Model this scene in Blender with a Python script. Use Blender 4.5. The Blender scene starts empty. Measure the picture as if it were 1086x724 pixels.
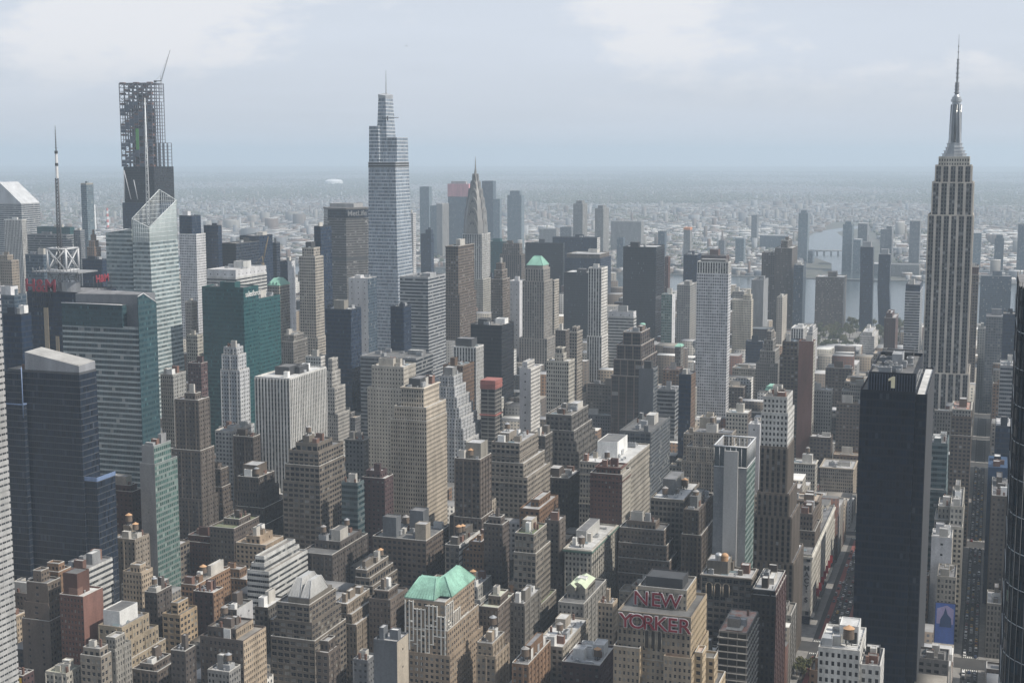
import bpy, math, random
import numpy as np
from mathutils import Vector
from mathutils.bvhtree import BVHTree

# ------------------------------------------------------------------ camera, sky, sun, exposure
SC = bpy.context.scene
COL = SC.collection
R = math.radians
CAMZ = 330.0
F, CX, CY = 1508.0, 543.0, 362.0            # focal length and centre of the photograph in its own pixels
YAW, PITCH = R(18.65), R(7.55)              # X runs east along the streets, Y north, Z up

cd = bpy.data.cameras.new('camera'); cam = bpy.data.objects.new('camera', cd); COL.objects.link(cam)
cd.sensor_fit = 'HORIZONTAL'; cd.sensor_width = 36.0; cd.lens = F/1086*36.0
cd.clip_start = 5.0; cd.clip_end = 200000.0
cam.location = (0, 0, CAMZ)
look = Vector((math.cos(YAW)*math.cos(PITCH), math.sin(YAW)*math.cos(PITCH), -math.sin(PITCH)))
cam.rotation_euler = look.to_track_quat('-Z', 'Y').to_euler()
SC.camera = cam

SUN_AZ, SUN_EL = R(95), R(47)               # azimuth measured from +X towards -Y (south)
sv = Vector((math.cos(SUN_AZ)*math.cos(SUN_EL), -math.sin(SUN_AZ)*math.cos(SUN_EL), math.sin(SUN_EL)))
sd = bpy.data.lights.new('sun', 'SUN'); so = bpy.data.objects.new('sun', sd); COL.objects.link(so)
sd.energy = 5.0; sd.angle = R(0.6); sd.color = (1.0, 0.93, 0.83)
so.location = (0, 0, 3000); so.rotation_euler = (-sv).to_track_quat('-Z', 'Y').to_euler()

w = bpy.data.worlds.new('World'); SC.world = w; w.use_nodes = True
nt = w.node_tree; N = nt.nodes; Lk = nt.links; N.clear()
out = N.new('ShaderNodeOutputWorld'); bg = N.new('ShaderNodeBackground'); bg.inputs['Strength'].default_value = 0.09
sky = N.new('ShaderNodeTexSky'); sky.sky_type = 'NISHITA'; sky.sun_disc = False
sky.sun_elevation = SUN_EL; sky.sun_rotation = R(90)+SUN_AZ
sky.air_density = 1.0; sky.dust_density = 2.0; sky.ozone_density = 1.0; sky.altitude = 300
tc = N.new('ShaderNodeTexCoord'); sep = N.new('ShaderNodeSeparateXYZ'); Lk.new(tc.outputs['Generated'], sep.inputs[0])
VEIL = (9.4, 10.15, 11.4)
CLOUDS = (9.2, 1.4, 3.8)
def M(op, a, b=None, c=None):
    n = N.new('ShaderNodeMath'); n.operation = op
    for i, x in enumerate((a, b, c)):
        if x is None: continue
        if isinstance(x, (int, float)): n.inputs[i].default_value = x
        else: Lk.new(x, n.inputs[i])
    return n.outputs[0]
zc = M('ADD', M('MAXIMUM', sep.outputs[2], 0.0), 0.07)
cmb = N.new('ShaderNodeCombineXYZ'); Lk.new(M('DIVIDE', sep.outputs[0], zc), cmb.inputs[0]); Lk.new(M('DIVIDE', sep.outputs[1], zc), cmb.inputs[1])
cmb.inputs[2].default_value = 3.7
def noise(sc, det, rough, vec=None):
    n = N.new('ShaderNodeTexNoise'); n.inputs['Scale'].default_value = sc; n.inputs['Detail'].default_value = det
    n.inputs['Roughness'].default_value = rough; Lk.new(vec or cmb.outputs[0], n.inputs['Vector']); return n.outputs[0]
def ramp(x, a, b):
    n = N.new('ShaderNodeMapRange'); n.interpolation_type = 'SMOOTHSTEP'; Lk.new(x, n.inputs[0])
    n.inputs[1].default_value = a; n.inputs[2].default_value = b; return n.outputs[0]
def mixc(f, a, b):
    n = N.new('ShaderNodeMix'); n.data_type = 'RGBA'
    if isinstance(f, (int, float)): n.inputs[0].default_value = f
    else: Lk.new(f, n.inputs[0])
    for i, x in ((6, a), (7, b)):
        if isinstance(x, tuple): n.inputs[i].default_value = (*x, 1)
        else: Lk.new(x, n.inputs[i])
    return n.outputs[2]
# the overcast thins to clear blue behind the camera and is brightest on the sunward, eastern side
dt = M('ADD', M('MULTIPLY', sep.outputs[0], math.cos(R(-12))), M('MULTIPLY', sep.outputs[1], math.sin(R(-12))))
veil = M('MULTIPLY', M('MULTIPLY_ADD', ramp(noise(0.30, 4, 0.55), 0.35, 0.72), 0.08, 0.88), ramp(dt, -1.3, 0.55))
c1 = mixc(veil, sky.outputs[0], VEIL)
mp_ = N.new('ShaderNodeMapping'); mp_.inputs['Scale'].default_value = (5.5, 5.5, 13.0); mp_.inputs['Location'].default_value = CLOUDS; mp_.inputs['Rotation'].default_value = (0, 0, R(4.6)); Lk.new(tc.outputs['Generated'], mp_.inputs[0])
puff = M('MULTIPLY', ramp(noise(1.0, 9, 0.56, mp_.outputs[0]), 0.51, 0.62), ramp(sep.outputs[2], 0.02, 0.07))
c2 = mixc(M('MULTIPLY', M('MULTIPLY', puff, ramp(dt, -0.5, 0.5)), 0.8), c1, (VEIL[0]*1.20, VEIL[1]*1.12, VEIL[2]*1.03))
dark = M('MULTIPLY', M('MULTIPLY', ramp(noise(0.8, 5, 0.6), 0.52, 0.75), ramp(dt, -0.2, 0.5)), 0.22)
c3 = mixc(dark, c2, tuple(x*.86 for x in VEIL))
hb_ = M('MULTIPLY_ADD', ramp(sep.outputs[2], 0.09, 0.0), -0.10, 1.0)       # a little duller low over the horizon
hv = N.new('ShaderNodeCombineXYZ')
for i_ in range(3): Lk.new(hb_, hv.inputs[i_])
mx_ = N.new('ShaderNodeMix'); mx_.data_type = 'RGBA'; mx_.blend_type = 'MULTIPLY'; mx_.inputs[0].default_value = 1.0; Lk.new(c3, mx_.inputs[6]); Lk.new(hv.outputs[0], mx_.inputs[7]); c3 = mx_.outputs[2]
Lk.new(c3, bg.inputs[0]); Lk.new(bg.outputs[0], out.inputs[0])

SC.view_settings.view_transform = 'Standard'; SC.view_settings.look = 'None'
SC.view_settings.gamma = 1.0; SC.view_settings.use_curve_mapping = False
SC.view_settings.exposure = -0.24
cy = SC.cycles
cy.use_denoising = True; cy.max_bounces = 5; cy.diffuse_bounces = 2; cy.glossy_bounces = 3
cy.transmission_bounces = 3; cy.volume_bounces = 3; cy.caustics_reflective = False; cy.caustics_refractive = False
HAZE = 8.4e-5

# ------------------------------------------------------------------ helpers: pixels of the photograph to metres on the city grid
cA, sA, cP, sP = math.cos(YAW), math.sin(YAW), math.cos(PITCH), math.sin(PITCH)
def proj(X, Y, Z):
    hf = X*cA + Y*sA; H = CAMZ - Z; d = hf*cP + H*sP
    return CX + F*(X*sA - Y*cA)/d, CY + F*(H*cP - hf*sP)/d, d
def ray(px, py):
    a = (px-CX)/F; b = (py-CY)/F; hf = cP - b*sP
    return np.array((hf*cA + a*sA, hf*sA - a*cA, -sP - b*cP))
def y_at(px, X, Z):
    k = (px-CX)/F; return (X*sA - k*(X*cA*cP + (CAMZ-Z)*sP))/(cA + k*sA*cP)
def x_at(px, Y, Z):
    k = (px-CX)/F; dn = sA - k*cA*cP
    return (Y*cA + k*(Y*sA*cP + (CAMZ-Z)*sP))/dn
def on_u(px, py, u):
    r = ray(px, py); t = u/r[0]; return u, r[1]*t, CAMZ + r[2]*t
def on_h(px, py, h):
    r = ray(px, py); t = (h-CAMZ)/r[2]; return r[0]*t, r[1]*t, h

# ------------------------------------------------------------------ helpers: meshes and objects
class MB:
    def __init__(s): s.c = []; s.n = 0
    def add(s, v, f, uv, m):
        """v Nx3, f MxK, uv MxKx2, m M"""
        v = np.asarray(v, float); f = np.asarray(f, int)
        m = np.broadcast_to(np.asarray(m, int), (len(f),))
        if uv is None: uv = np.zeros((len(f), f.shape[1], 2))
        s.c.append((v, f+s.n, np.asarray(uv, float), m)); s.n += len(v); return s
    def poly(s, pts, m=0, uv=None):
        return s.add(pts, [list(range(len(pts)))], None if uv is None else [uv], m)
    def face(s, p, q, z0, z1, m, st=None, zq0=None, zq1=None):
        """vertical wall from p to q (outward to the right of p->q), metric UVs snapped to whole bays"""
        L = math.dist(p, q); H = z1-z0
        if st: nb = max(1, round(L/st['bay'])); nf = max(1, round(H/st['fl'])); U = nb*st['bay']; V = nf*st['fl']
        else: U, V = L, H
        o = s.n % 97
        a, b = z0 if zq0 is None else zq0, z1 if zq1 is None else zq1
        uv = [(o*50, 0), (o*50+U, 0), (o*50+U, V), (o*50, V)]
        return s.add([(p[0], p[1], z0), (q[0], q[1], a), (q[0], q[1], b), (p[0], p[1], z1)], [[0, 1, 2, 3]], [uv], m)
    def box(s, x0, x1, y0, y1, z0, z1, m=0, mt=None, st=None, bottom=False):
        mt = m if mt is None else mt
        P = [(x0, y1), (x0, y0), (x1, y0), (x1, y1)]
        for i in range(4): s.face(P[i], P[(i+1) % 4], z0, z1, m, st)
        s.add([(x0, y0, z1), (x1, y0, z1), (x1, y1, z1), (x0, y1, z1)], [[0, 1, 2, 3]], [[(x0, y0), (x1, y0), (x1, y1), (x0, y1)]], mt)
        if bottom: s.add([(x0, y1, z0), (x1, y1, z0), (x1, y0, z0), (x0, y0, z0)], [[0, 1, 2, 3]], None, m)
        return s
    def prism(s, P, z0, z1, m=0, mt=None, st=None, P1=None, tops=None, cap=True):
        """polygon P (counter-clockwise seen from above) extruded, optionally tapering to P1 or with a top height per corner"""
        n = len(P); P1 = P1 or P; tops = tops or [z1]*n
        for i in range(n):
            j = (i+1) % n
            L = math.dist(P[i], P[j])
            U = max(1, round(L/st['bay']))*st['bay'] if st else L
            V = max(1, round((z1-z0)/st['fl']))*st['fl'] if st else z1-z0
            k = V/(z1-z0)
            s.add([(*P[i], z0), (*P[j], z0), (*P1[j], tops[j]), (*P1[i], tops[i])], [[0, 1, 2, 3]],
                  [[(i*60, 0), (i*60+U, 0), (i*60+U, k*(tops[j]-z0)), (i*60, k*(tops[i]-z0))]], m)
        if cap: s.add([(*P1[i], tops[i]) for i in range(n)], [list(range(n))], [[(a, b) for a, b in P1]], m if mt is None else mt)
        return s
    def bar(s, a, b, t, m=0):
        a = np.array(a, float); b = np.array(b, float); d = b-a; d /= np.linalg.norm(d)
        u = np.cross(d, (0, 0, 1)) if abs(d[2]) < .9 else np.cross(d, (1, 0, 0)); u /= np.linalg.norm(u); v = np.cross(d, u)
        o = [(u+v)*t/2, (v-u)*t/2, (-u-v)*t/2, (u-v)*t/2]
        V = [a+x for x in o]+[b+x for x in o]
        return s.add(V, [[0, 1, 5, 4], [1, 2, 6, 5], [2, 3, 7, 6], [3, 0, 4, 7], [3, 2, 1, 0], [4, 5, 6, 7]], None, m)
    def tube(s, x, y, z0, z1, r0, r1, n=12, m=0, cap=True, mt=None):
        P = [(x+r0*math.cos(2*math.pi*i/n), y+r0*math.sin(2*math.pi*i/n)) for i in range(n)]
        Q = [(x+r1*math.cos(2*math.pi*i/n), y+r1*math.sin(2*math.pi*i/n)) for i in range(n)]
        return s.prism(P, z0, z1, m, mt, None, Q, None, cap)
    def windows(s, p, q, z0, z1, st, mw, mg, depth=.35, rng=random, cells=None, hole=False):
        """wall from p to q with real recessed windows"""
        p = np.array(p, float); q = np.array(q, float); L = np.linalg.norm(q-p); d = (q-p)/L
        nrm = np.array((d[1], -d[0])); H = z1-z0
        nx = max(1, round(L/st['bay'])); ny = max(1, round(H/st['fl'])); bw = L/nx; bh = H/ny
        ww = bw*st['fw']; wh = bh*st['fh']
        def P(a, z, dd=0.0):
            a = np.asarray(a, float); z = np.asarray(z, float)
            b = p[None, :]+d[None, :]*a.reshape(-1, 1)-nrm[None, :]*dd
            return np.concatenate([b, z.reshape(-1, 1)], 1)
        def quads(a0, a1, b0, b1, m):
            a0, a1, b0, b1 = np.broadcast_arrays(a0, a1, b0, b1); n = a0.size
            a0, a1, b0, b1 = (x.ravel() for x in (a0, a1, b0, b1))
            V = np.stack([P(a0, b0), P(a1, b0), P(a1, b1), P(a0, b1)], 1).reshape(-1, 3)
            UV = np.stack([np.stack([a0, b0], 1), np.stack([a1, b0], 1), np.stack([a1, b1], 1), np.stack([a0, b1], 1)], 1)
            s.add(V, np.arange(4*n).reshape(-1, 4), UV, m)
        xs = (np.arange(nx)+.5)*bw; x0 = xs-ww/2; x1 = xs+ww/2
        zs = z0+(np.arange(ny)+.45)*bh; y0 = zs-wh/2; y1 = zs+wh/2
        e0 = np.concatenate([[0], x1]); e1 = np.concatenate([x0, [L]])
        quads(e0, e1, np.array(z0), np.array(z1), mw)
        f0 = np.concatenate([[z0], y1]); f1 = np.concatenate([y0, [z1]])
        A, B = np.meshgrid(np.arange(nx), np.arange(ny+1))
        quads(x0[A], x1[A], f0[B], f1[B], mw)
        A, B = np.meshgrid(np.arange(nx), np.arange(ny)); A = A.ravel(); B = B.ravel(); n = A.size
        a0, a1, b0, b1 = x0[A], x1[A], y0[B], y1[B]
        O = [P(a0, b0), P(a1, b0), P(a1, b1), P(a0, b1)]; I = [P(a0, b0, depth), P(a1, b0, depth), P(a1, b1, depth), P(a0, b1, depth)]
        V = np.stack(O+I, 1).reshape(-1, 3); base = (np.arange(n)*8)[:, None]
        for k in range(4):
            s_ = np.array([[k, (k+1) % 4, 4+(k+1) % 4, 4+k]])
            fq = (base+s_)[:, ::1]
            if k == 0: fr = fq
            else: fr = np.concatenate([fr, fq])
        s.add(V, fr, None, mw)
        if not hole:
            V = np.stack(I, 1).reshape(-1, 3); rr = np.stack([A*7.3+s.n % 991, B*3.1], 1)
            UV = np.repeat(rr[:, None, :], 4, 1)
            s.add(V, np.arange(4*n).reshape(-1, 4), UV, mg)
        if cells is not None:
            c = P((a0+a1)/2, (b0+b1)/2, depth-.02)
            for r in c: cells.append((tuple(r), math.atan2(d[1], d[0]), ww, wh))
        return s
    def build(s, name, mats, parent=None, smooth=False):
        me = bpy.data.meshes.new(name)
        if s.c:
            V = np.concatenate([c[0] for c in s.c]); tot = np.concatenate([np.full(len(c[1]), c[1].shape[1]) for c in s.c])
            li = np.concatenate([c[1].ravel() for c in s.c]); uv = np.concatenate([c[2].reshape(-1, 2) for c in s.c]); mi = np.concatenate([c[3] for c in s.c])
            off = np.array(parent['_o']) if parent is not None and '_o' in parent else np.zeros(3)
            V = V-off
            me.vertices.add(len(V)); me.vertices.foreach_set('co', V.astype(np.float32).ravel())
            me.loops.add(len(li)); me.loops.foreach_set('vertex_index', li.astype(np.int32))
            me.polygons.add(len(tot)); me.polygons.foreach_set('loop_start', np.concatenate([[0], np.cumsum(tot)[:-1]]).astype(np.int32))
            me.polygons.foreach_set('loop_total', tot.astype(np.int32)); me.polygons.foreach_set('material_index', mi.astype(np.int32))
            if smooth: me.polygons.foreach_set('use_smooth', np.ones(len(tot), bool))
            ul = me.uv_layers.new(name='UVMap'); ul.data.foreach_set('uv', uv.astype(np.float32).ravel())
            me.update(calc_edges=True); me.validate()
        for m in (mats if isinstance(mats, (list, tuple)) else [mats]): me.materials.append(m)
        o = bpy.data.objects.new(name, me); COL.objects.link(o)
        if parent is not None: o.parent = parent
        return o
def empty(name, loc, label, cat, group=None):
    o = bpy.data.objects.new(name, None); COL.objects.link(o); o.location = loc; o.empty_display_size = 5
    o['_o'] = [float(x) for x in loc]; tag(o, label, cat, group); return o
def tag(o, label=None, cat=None, group=None, kind=None):
    if label: o['label'] = label
    if cat: o['category'] = cat
    if group: o['group'] = group
    if kind: o['kind'] = kind
    return o
def place(name, mesh, loc, parent=None, rz=0, sc=None):
    o = bpy.data.objects.new(name, mesh); COL.objects.link(o)
    if parent is not None and '_o' in parent: loc = tuple(np.array(loc)-np.array(parent['_o']))
    o.location = loc; o.rotation_euler = (0, 0, rz)
    if sc: o.scale = sc
    if parent is not None: o.parent = parent
    return o

# ------------------------------------------------------------------ materials
MATS = {}
class NT:
    def __init__(s, name):
        s.m = bpy.data.materials.new(name); s.m.use_nodes = True; s.t = s.m.node_tree; s.t.nodes.clear()
        s.o = s.n('ShaderNodeOutputMaterial'); s.b = s.n('ShaderNodeBsdfPrincipled'); s.l(s.b.outputs[0], s.o.inputs[0])
    def n(s, k): return s.t.nodes.new(k)
    def l(s, a, b): s.t.links.new(a, b)
    def math(s, op, a, b=None):
        n = s.n('ShaderNodeMath'); n.operation = op
        for i, x in enumerate((a, b)):
            if x is None: continue
            if isinstance(x, (int, float)): n.inputs[i].default_value = x
            else: s.l(x, n.inputs[i])
        return n.outputs[0]
    def mix(s, f, a, b, mode='MIX'):
        n = s.n('ShaderNodeMix'); n.data_type = 'RGBA'; n.blend_type = mode
        if isinstance(f, (int, float)): n.inputs[0].default_value = f
        else: s.l(f, n.inputs[0])
        for i, x in ((6, a), (7, b)):
            if isinstance(x, tuple): n.inputs[i].default_value = (*x[:3], 1)
            else: s.l(x, n.inputs[i])
        return n.outputs[2]
    def noise(s, vec, sc, det=3, rough=.6):
        n = s.n('ShaderNodeTexNoise'); n.inputs['Scale'].default_value = sc; n.inputs['Detail'].default_value = det; n.inputs['Roughness'].default_value = rough
        if vec is not None: s.l(vec, n.inputs['Vector'])
        return n.outputs[0]
    def rng(s, x, a, b, c=0., d=1.):
        n = s.n('ShaderNodeMapRange'); s.l(x, n.inputs[0])
        for i, v in enumerate((a, b, c, d)): n.inputs[i+1].default_value = v
        return n.outputs[0]
    def wear(s, col, amt=.22, obj=True):
        """stains, streaks and mottling that belong to the surface"""
        tc = s.n('ShaderNodeNewGeometry'); mp = s.n('ShaderNodeMapping'); mp.inputs['Scale'].default_value = (1, 1, .22); s.l(tc.outputs['Position'], mp.inputs[0])
        a = s.noise(mp.outputs[0], .11, 5, .65); b = s.noise(tc.outputs['Position'], .9, 3, .6)
        f = s.math('ADD', s.rng(a, .3, .7, 1-amt, 1+amt), s.rng(b, .3, .7, -amt*.5, amt*.5))
        oi = s.n('ShaderNodeObjectInfo'); f = s.math('MULTIPLY', f, s.rng(oi.outputs['Random'], 0, 1, .9, 1.1))
        cb = s.n('ShaderNodeCombineXYZ')
        for i in range(3): s.l(f, cb.inputs[i])
        return s.mix(1.0, col, cb.outputs[0], 'MULTIPLY')
def plain(name, col, rough=.85, metal=0., amt=.22):
    k = ('plain', name)
    if k in MATS: return MATS[k]
    t = NT(name); t.l(t.wear(col, amt), t.b.inputs['Base Color']); t.b.inputs['Roughness'].default_value = rough; t.b.inputs['Metallic'].default_value = metal
    MATS[k] = t.m; return t.m
def glassmat(name, col, blind=(.24, .235, .22), frac=.15, rough=.12):
    k = ('glass', name)
    if k in MATS: return MATS[k]
    t = NT(name); uv = t.n('ShaderNodeUVMap'); uv.uv_map = 'UVMap'
    wn = t.n('ShaderNodeTexWhiteNoise'); wn.noise_dimensions = '2D'; t.l(uv.outputs[0], wn.inputs['Vector'])
    f = t.rng(wn.outputs['Value'], 1-frac, 1, 0, .9); c = t.mix(f, col, blind)
    v = t.rng(wn.outputs['Value'], 0, 1-frac, .5, 1.6); cb = t.n('ShaderNodeCombineXYZ')
    for i in range(3): t.l(v, cb.inputs[i])
    t.l(t.mix(1., c, cb.outputs[0], 'MULTIPLY'), t.b.inputs['Base Color']); t.b.inputs['Roughness'].default_value = rough
    MATS[k] = t.m; return t.m
def facade(key, st):
    k = ('fac', key)
    if k in MATS: return MATS[k]
    t = NT('facade_'+key); uv = t.n('ShaderNodeUVMap'); uv.uv_map = 'UVMap'; sp = t.n('ShaderNodeSeparateXYZ'); t.l(uv.outputs[0], sp.inputs[0])
    a = t.math('DIVIDE', sp.outputs[0], st['bay']); b = t.math('DIVIDE', sp.outputs[1], st['fl'])
    fa = t.math('FRACT', a); fb = t.math('FRACT', b)
    mu = t.math('LESS_THAN', t.math('ABSOLUTE', t.math('SUBTRACT', fa, .5)), st['fw']/2) if st['fw'] < 1 else 1.0
    mv = t.math('LESS_THAN', t.math('ABSOLUTE', t.math('SUBTRACT', fb, .48)), st['fh']/2) if st['fh'] < 1 else 1.0
    mask = t.math('MULTIPLY', mu, mv)
    cb = t.n('ShaderNodeCombineXYZ'); sub = st.get('sub', 1)
    t.l(t.math('FLOOR', t.math('MULTIPLY', a, sub)), cb.inputs[0]); t.l(t.math('FLOOR', b), cb.inputs[1])
    oi = t.n('ShaderNodeObjectInfo'); t.l(oi.outputs['Random'], cb.inputs[2])
    wn = t.n('ShaderNodeTexWhiteNoise'); wn.noise_dimensions = '3D'; t.l(cb.outputs[0], wn.inputs['Vector'])
    fr = st.get('blinds', .2)*.6
    g = t.mix(t.rng(wn.outputs['Value'], 1-fr, 1, 0, .8), st['glass'], st.get('blind', (.26, .26, .25)))
    v = t.rng(wn.outputs['Value'], 0, 1-fr, .6, 1.5); c3 = t.n('ShaderNodeCombineXYZ')
    for i in range(3): t.l(v, c3.inputs[i])
    g = t.mix(1., g, c3.outputs[0], 'MULTIPLY')
    # thin mullions inside a wide pane
    if st.get('mull'):
        fm = t.math('FRACT', t.math('MULTIPLY', a, st['mull'])); mm = t.math('LESS_THAN', fm, .1)
        g = t.mix(t.math('MULTIPLY', mm, .7), g, st['wall'])
    wall = t.wear(st['wall'], st.get('amt', .26))
    if 'span' in st: wall = t.mix(mu, wall, st['span'])
    if st.get('mech'):                                        # louvred plant floors
        fm = t.math('FRACT', t.math('DIVIDE', b, st['mech'])); mk = t.math('LESS_THAN', fm, 1.6/st['mech'])
        mask = t.math('MULTIPLY', mask, t.math('SUBTRACT', 1., mk)); wall = t.mix(mk, wall, (.05, .055, .06))
    t.l(t.mix(mask, wall, g), t.b.inputs['Base Color'])
    t.l(t.rng(mask, 0, 1, st.get('wr', .8), st.get('gr', .13)), t.b.inputs['Roughness'])
    t.b.inputs['Specular IOR Level'].default_value = st.get('spec', .5)
    if st.get('tilt', .032):
        vm = t.n('ShaderNodeVectorMath'); vm.operation = 'SUBTRACT'; t.l(wn.outputs['Color'], vm.inputs[0]); vm.inputs[1].default_value = (.5, .5, .5)
        v2 = t.n('ShaderNodeVectorMath'); v2.operation = 'SCALE'; t.l(vm.outputs[0], v2.inputs[0]); t.l(t.math('MULTIPLY', mask, st.get('tilt', .032)), v2.inputs['Scale'])
        ge = t.n('ShaderNodeNewGeometry'); v3 = t.n('ShaderNodeVectorMath'); v3.operation = 'ADD'; t.l(ge.outputs['Normal'], v3.inputs[0]); t.l(v2.outputs[0], v3.inputs[1])
        v4 = t.n('ShaderNodeVectorMath'); v4.operation = 'NORMALIZE'; t.l(v3.outputs[0], v4.inputs[0]); t.l(v4.outputs[0], t.b.inputs['Normal'])
    MATS[k] = t.m; return t.m
def roofmat(name, col, col2):
    k = ('roof', name)
    if k in MATS: return MATS[k]
    t = NT('roof_'+name); g = t.n('ShaderNodeNewGeometry'); oi = t.n('ShaderNodeObjectInfo')
    va = t.n('ShaderNodeVectorMath'); va.operation = 'ADD'; t.l(g.outputs['Position'], va.inputs[0]); t.l(oi.outputs['Random'], va.inputs[1])
    f = t.rng(t.noise(va.outputs[0], .12, 6, .7), .4, .62); c = t.mix(f, col, col2)
    vo = t.n('ShaderNodeTexVoronoi'); vo.inputs['Scale'].default_value = .09; t.l(va.outputs[0], vo.inputs['Vector'])
    c = t.mix(t.math('MULTIPLY', t.rng(vo.outputs['Color'], .2, .8), .35), c, col2)
    t.l(t.wear(c, .2), t.b.inputs['Base Color']); t.b.inputs['Roughness'].default_value = .8
    MATS[k] = t.m; return t.m
def ST(wall, glass, bay, fl, fw, fh, mode='p', **k):
    return dict(wall=wall, glass=glass, bay=bay, fl=fl, fw=fw, fh=fh, mode=mode, **k)
DG = (.022, .025, .032); BG = (.02, .03, .045)
S = {
 'tan':   ST((.40, .33, .25), DG, 2.4, 3.4, .48, .52),
 'sand':  ST((.44, .39, .32), DG, 2.2, 3.35, .46, .5),
 'warm':  ST((.50, .40, .27), DG, 3.0, 3.7, .55, .52),
 'stone': ST((.36, .335, .29), DG, 2.5, 3.5, .52, .54),
 'lime':  ST((.44, .42, .37), DG, 2.4, 3.5, .48, .55),
 'beige': ST((.52, .48, .40), DG, 2.6, 3.3, .42, .46),
 'brown': ST((.22, .18, .145), DG, 2.5, 3.5, .5, .52),
 'umber': ST((.17, .14, .118), DG, 2.7, 3.6, .52, .52),
 'loft':  ST((.26, .235, .20), DG, 3.0, 3.7, .66, .56),
 'grey':  ST((.29, .29, .285), DG, 2.6, 3.4, .5, .5),
 'brick': ST((.17, .085, .065), DG, 2.6, 3.2, .44, .48),
 'wine':  ST((.10, .06, .058), DG, 3.4, 3.4, .45, .45),
 'ochre': ST((.30, .19, .12), DG, 2.8, 3.5, .45, .5),
 'white': ST((.66, .65, .62), DG, 2.4, 3.5, .5, .54),
 'whiteb': ST((.62, .62, .60), (.03, .035, .042), 3.0, 3.7, 1., .46, 'b', mull=2),
 'greyb': ST((.40, .41, .42), BG, 3.0, 3.8, 1., .52, 'b', mull=2),
 'edge':  ST((.46, .46, .455), (.03, .035, .04), 3.0, 3.2, .86, .34, 'b', mull=2),
 'whitev': ST((.68, .67, .64), (.025, .028, .032), 2.9, 3.7, .56, .62, 'v', span=(.13, .13, .13)),
 'stonev': ST((.40, .37, .33), DG, 3.4, 3.7, .5, .6, 'v', span=(.14, .13, .12)),
 'brownv': ST((.25, .21, .175), DG, 3.4, 3.7, .5, .6, 'v', span=(.09, .08, .075)),
 'esb':   ST((.46, .425, .375), (.03, .033, .038), 6.9, 3.7, .66, .62, 'v', span=(.10, .10, .10), mull=2, sub=2),
 'black': ST((.022, .024, .028), (.014, .017, .024), 1.6, 3.8, .86, .66, 'c', blinds=.04, blind=(.08, .09, .1), amt=.1),
 'penn':  ST((.012, .019, .032), (.006, .013, .027), 1.5, 3.9, .84, .7, 'c', blinds=.03, blind=(.05, .06, .07), amt=.1, tilt=.02),
 'navy':  ST((.028, .040, .062), (.014, .028, .058), 1.6, 4.0, .9, .7, 'c', blinds=.06, blind=(.1, .12, .14)),
 'nband': ST((.13, .14, .155), (.012, .02, .036), 3.0, 4.0, 1., .86, 'b', blinds=.05, blind=(.05, .06, .08), mull=2, tilt=.035, sub=2),
 'teal':  ST((.016, .095, .10), (.010, .055, .066), 1.5, 3.9, .86, .56, 'c', blinds=.1, blind=(.04, .12, .12)),
 'aqua':  ST((.16, .21, .22), (.03, .06, .07), 3.0, 4.0, 1., .55, 'b', mull=2, blinds=.15),
 'tsq':   ST((.38, .42, .42), (.018, .042, .055), 3.0, 4.3, 1., .62, 'b', mull=2, blinds=.12),
 'tsqs':  ST((.035, .085, .10), (.02, .055, .07), 1.6, 4.3, .85, .5, 'c', blinds=.12, blind=(.07, .14, .15)),
 'boa':   ST((.44, .49, .49), (.12, .16, .17), 3.0, 4.2, 1., .56, 'b', mull=2, blinds=.15, blind=(.24, .28, .28)),
 'ov':    ST((.50, .53, .56), (.17, .205, .25), 1.6, 4.6, 1., .72, 'b', blinds=.1, blind=(.26, .3, .34)),
 'blueg': ST((.14, .18, .22), (.035, .06, .09), 1.6, 3.6, .85, .72, 'c', blinds=.15),
 'paleg': ST((.30, .36, .40), (.07, .11, .14), 1.6, 3.6, .85, .68, 'c', blinds=.15),
 'greeng': ST((.30, .36, .34), (.05, .11, .10), 2.4, 3.6, .78, .6, 'c', blinds=.25, blind=(.25, .30, .28)),
 'band':  ST((.36, .37, .38), (.022, .03, .04), 3.0, 3.9, 1., .56, 'b', mull=2),
 'dband': ST((.215, .205, .195), (.03, .032, .036), 3.0, 3.8, .94, .5, 'b', mull=3, mech=22),
 'grid':  ST((.60, .60, .61), (.09, .10, .115), 2.6, 3.4, .62, .58, 'p', blinds=.5, blind=(.3, .31, .33)),
 'balc':  ST((.20, .21, .215), (.03, .045, .065), 4.2, 3.1, .74, .66, 'b', mull=2),
 'pomo':  ST((.24, .185, .155), (.02, .024, .03), 7.5, 3.8, .8, .9, 'p', mull=3, blinds=.05),
 'blank': ST((.40, .41, .42), DG, 40., 40., .02, .02, 'x'),
 'slate': ST((.20, .215, .235), DG, 40., 40., .02, .02, 'x'),
 'wblank': ST((.62, .62, .63), DG, 9., 7., .12, .2, 'p'),
 'bblank': ST((.26, .20, .16), DG, 11., 3.8, .14, .4, 'p'),
 'conc':  ST((.36, .34, .31), (.03, .03, .03), 5.5, 3.6, .9, .72, 'v', blinds=.0, gr=.9, tilt=0),
 'far':   ST((.40, .39, .37), (.05, .055, .065), 3.2, 3.4, .5, .5),
 'fgrey': ST((.30, .31, .33), (.06, .075, .09), 3.0, 3.4, .7, .6),
}
DIRT = {'white': .8, 'whiteb': .8, 'edge': .95, 'whitev': .9, 'wblank': .85, 'grid': 1.0, 'boa': .9, 'ov': .95, 'tsq': .9, 'esb': 1.05, 'greyb': .8, 'tan': .78, 'sand': .82, 'warm': .8, 'lime': .82, 'beige': .82, 'stone': .7, 'stonev': .75}
for k_ in ('penn', 'navy', 'black', 'nband'): S[k_]['spec'] = .3
for k_ in ('nband', 'navy', 'tsq', 'tsqs', 'boa', 'teal', 'penn', 'greyb', 'blueg', 'paleg'): S[k_]['tilt'] = .075
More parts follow.
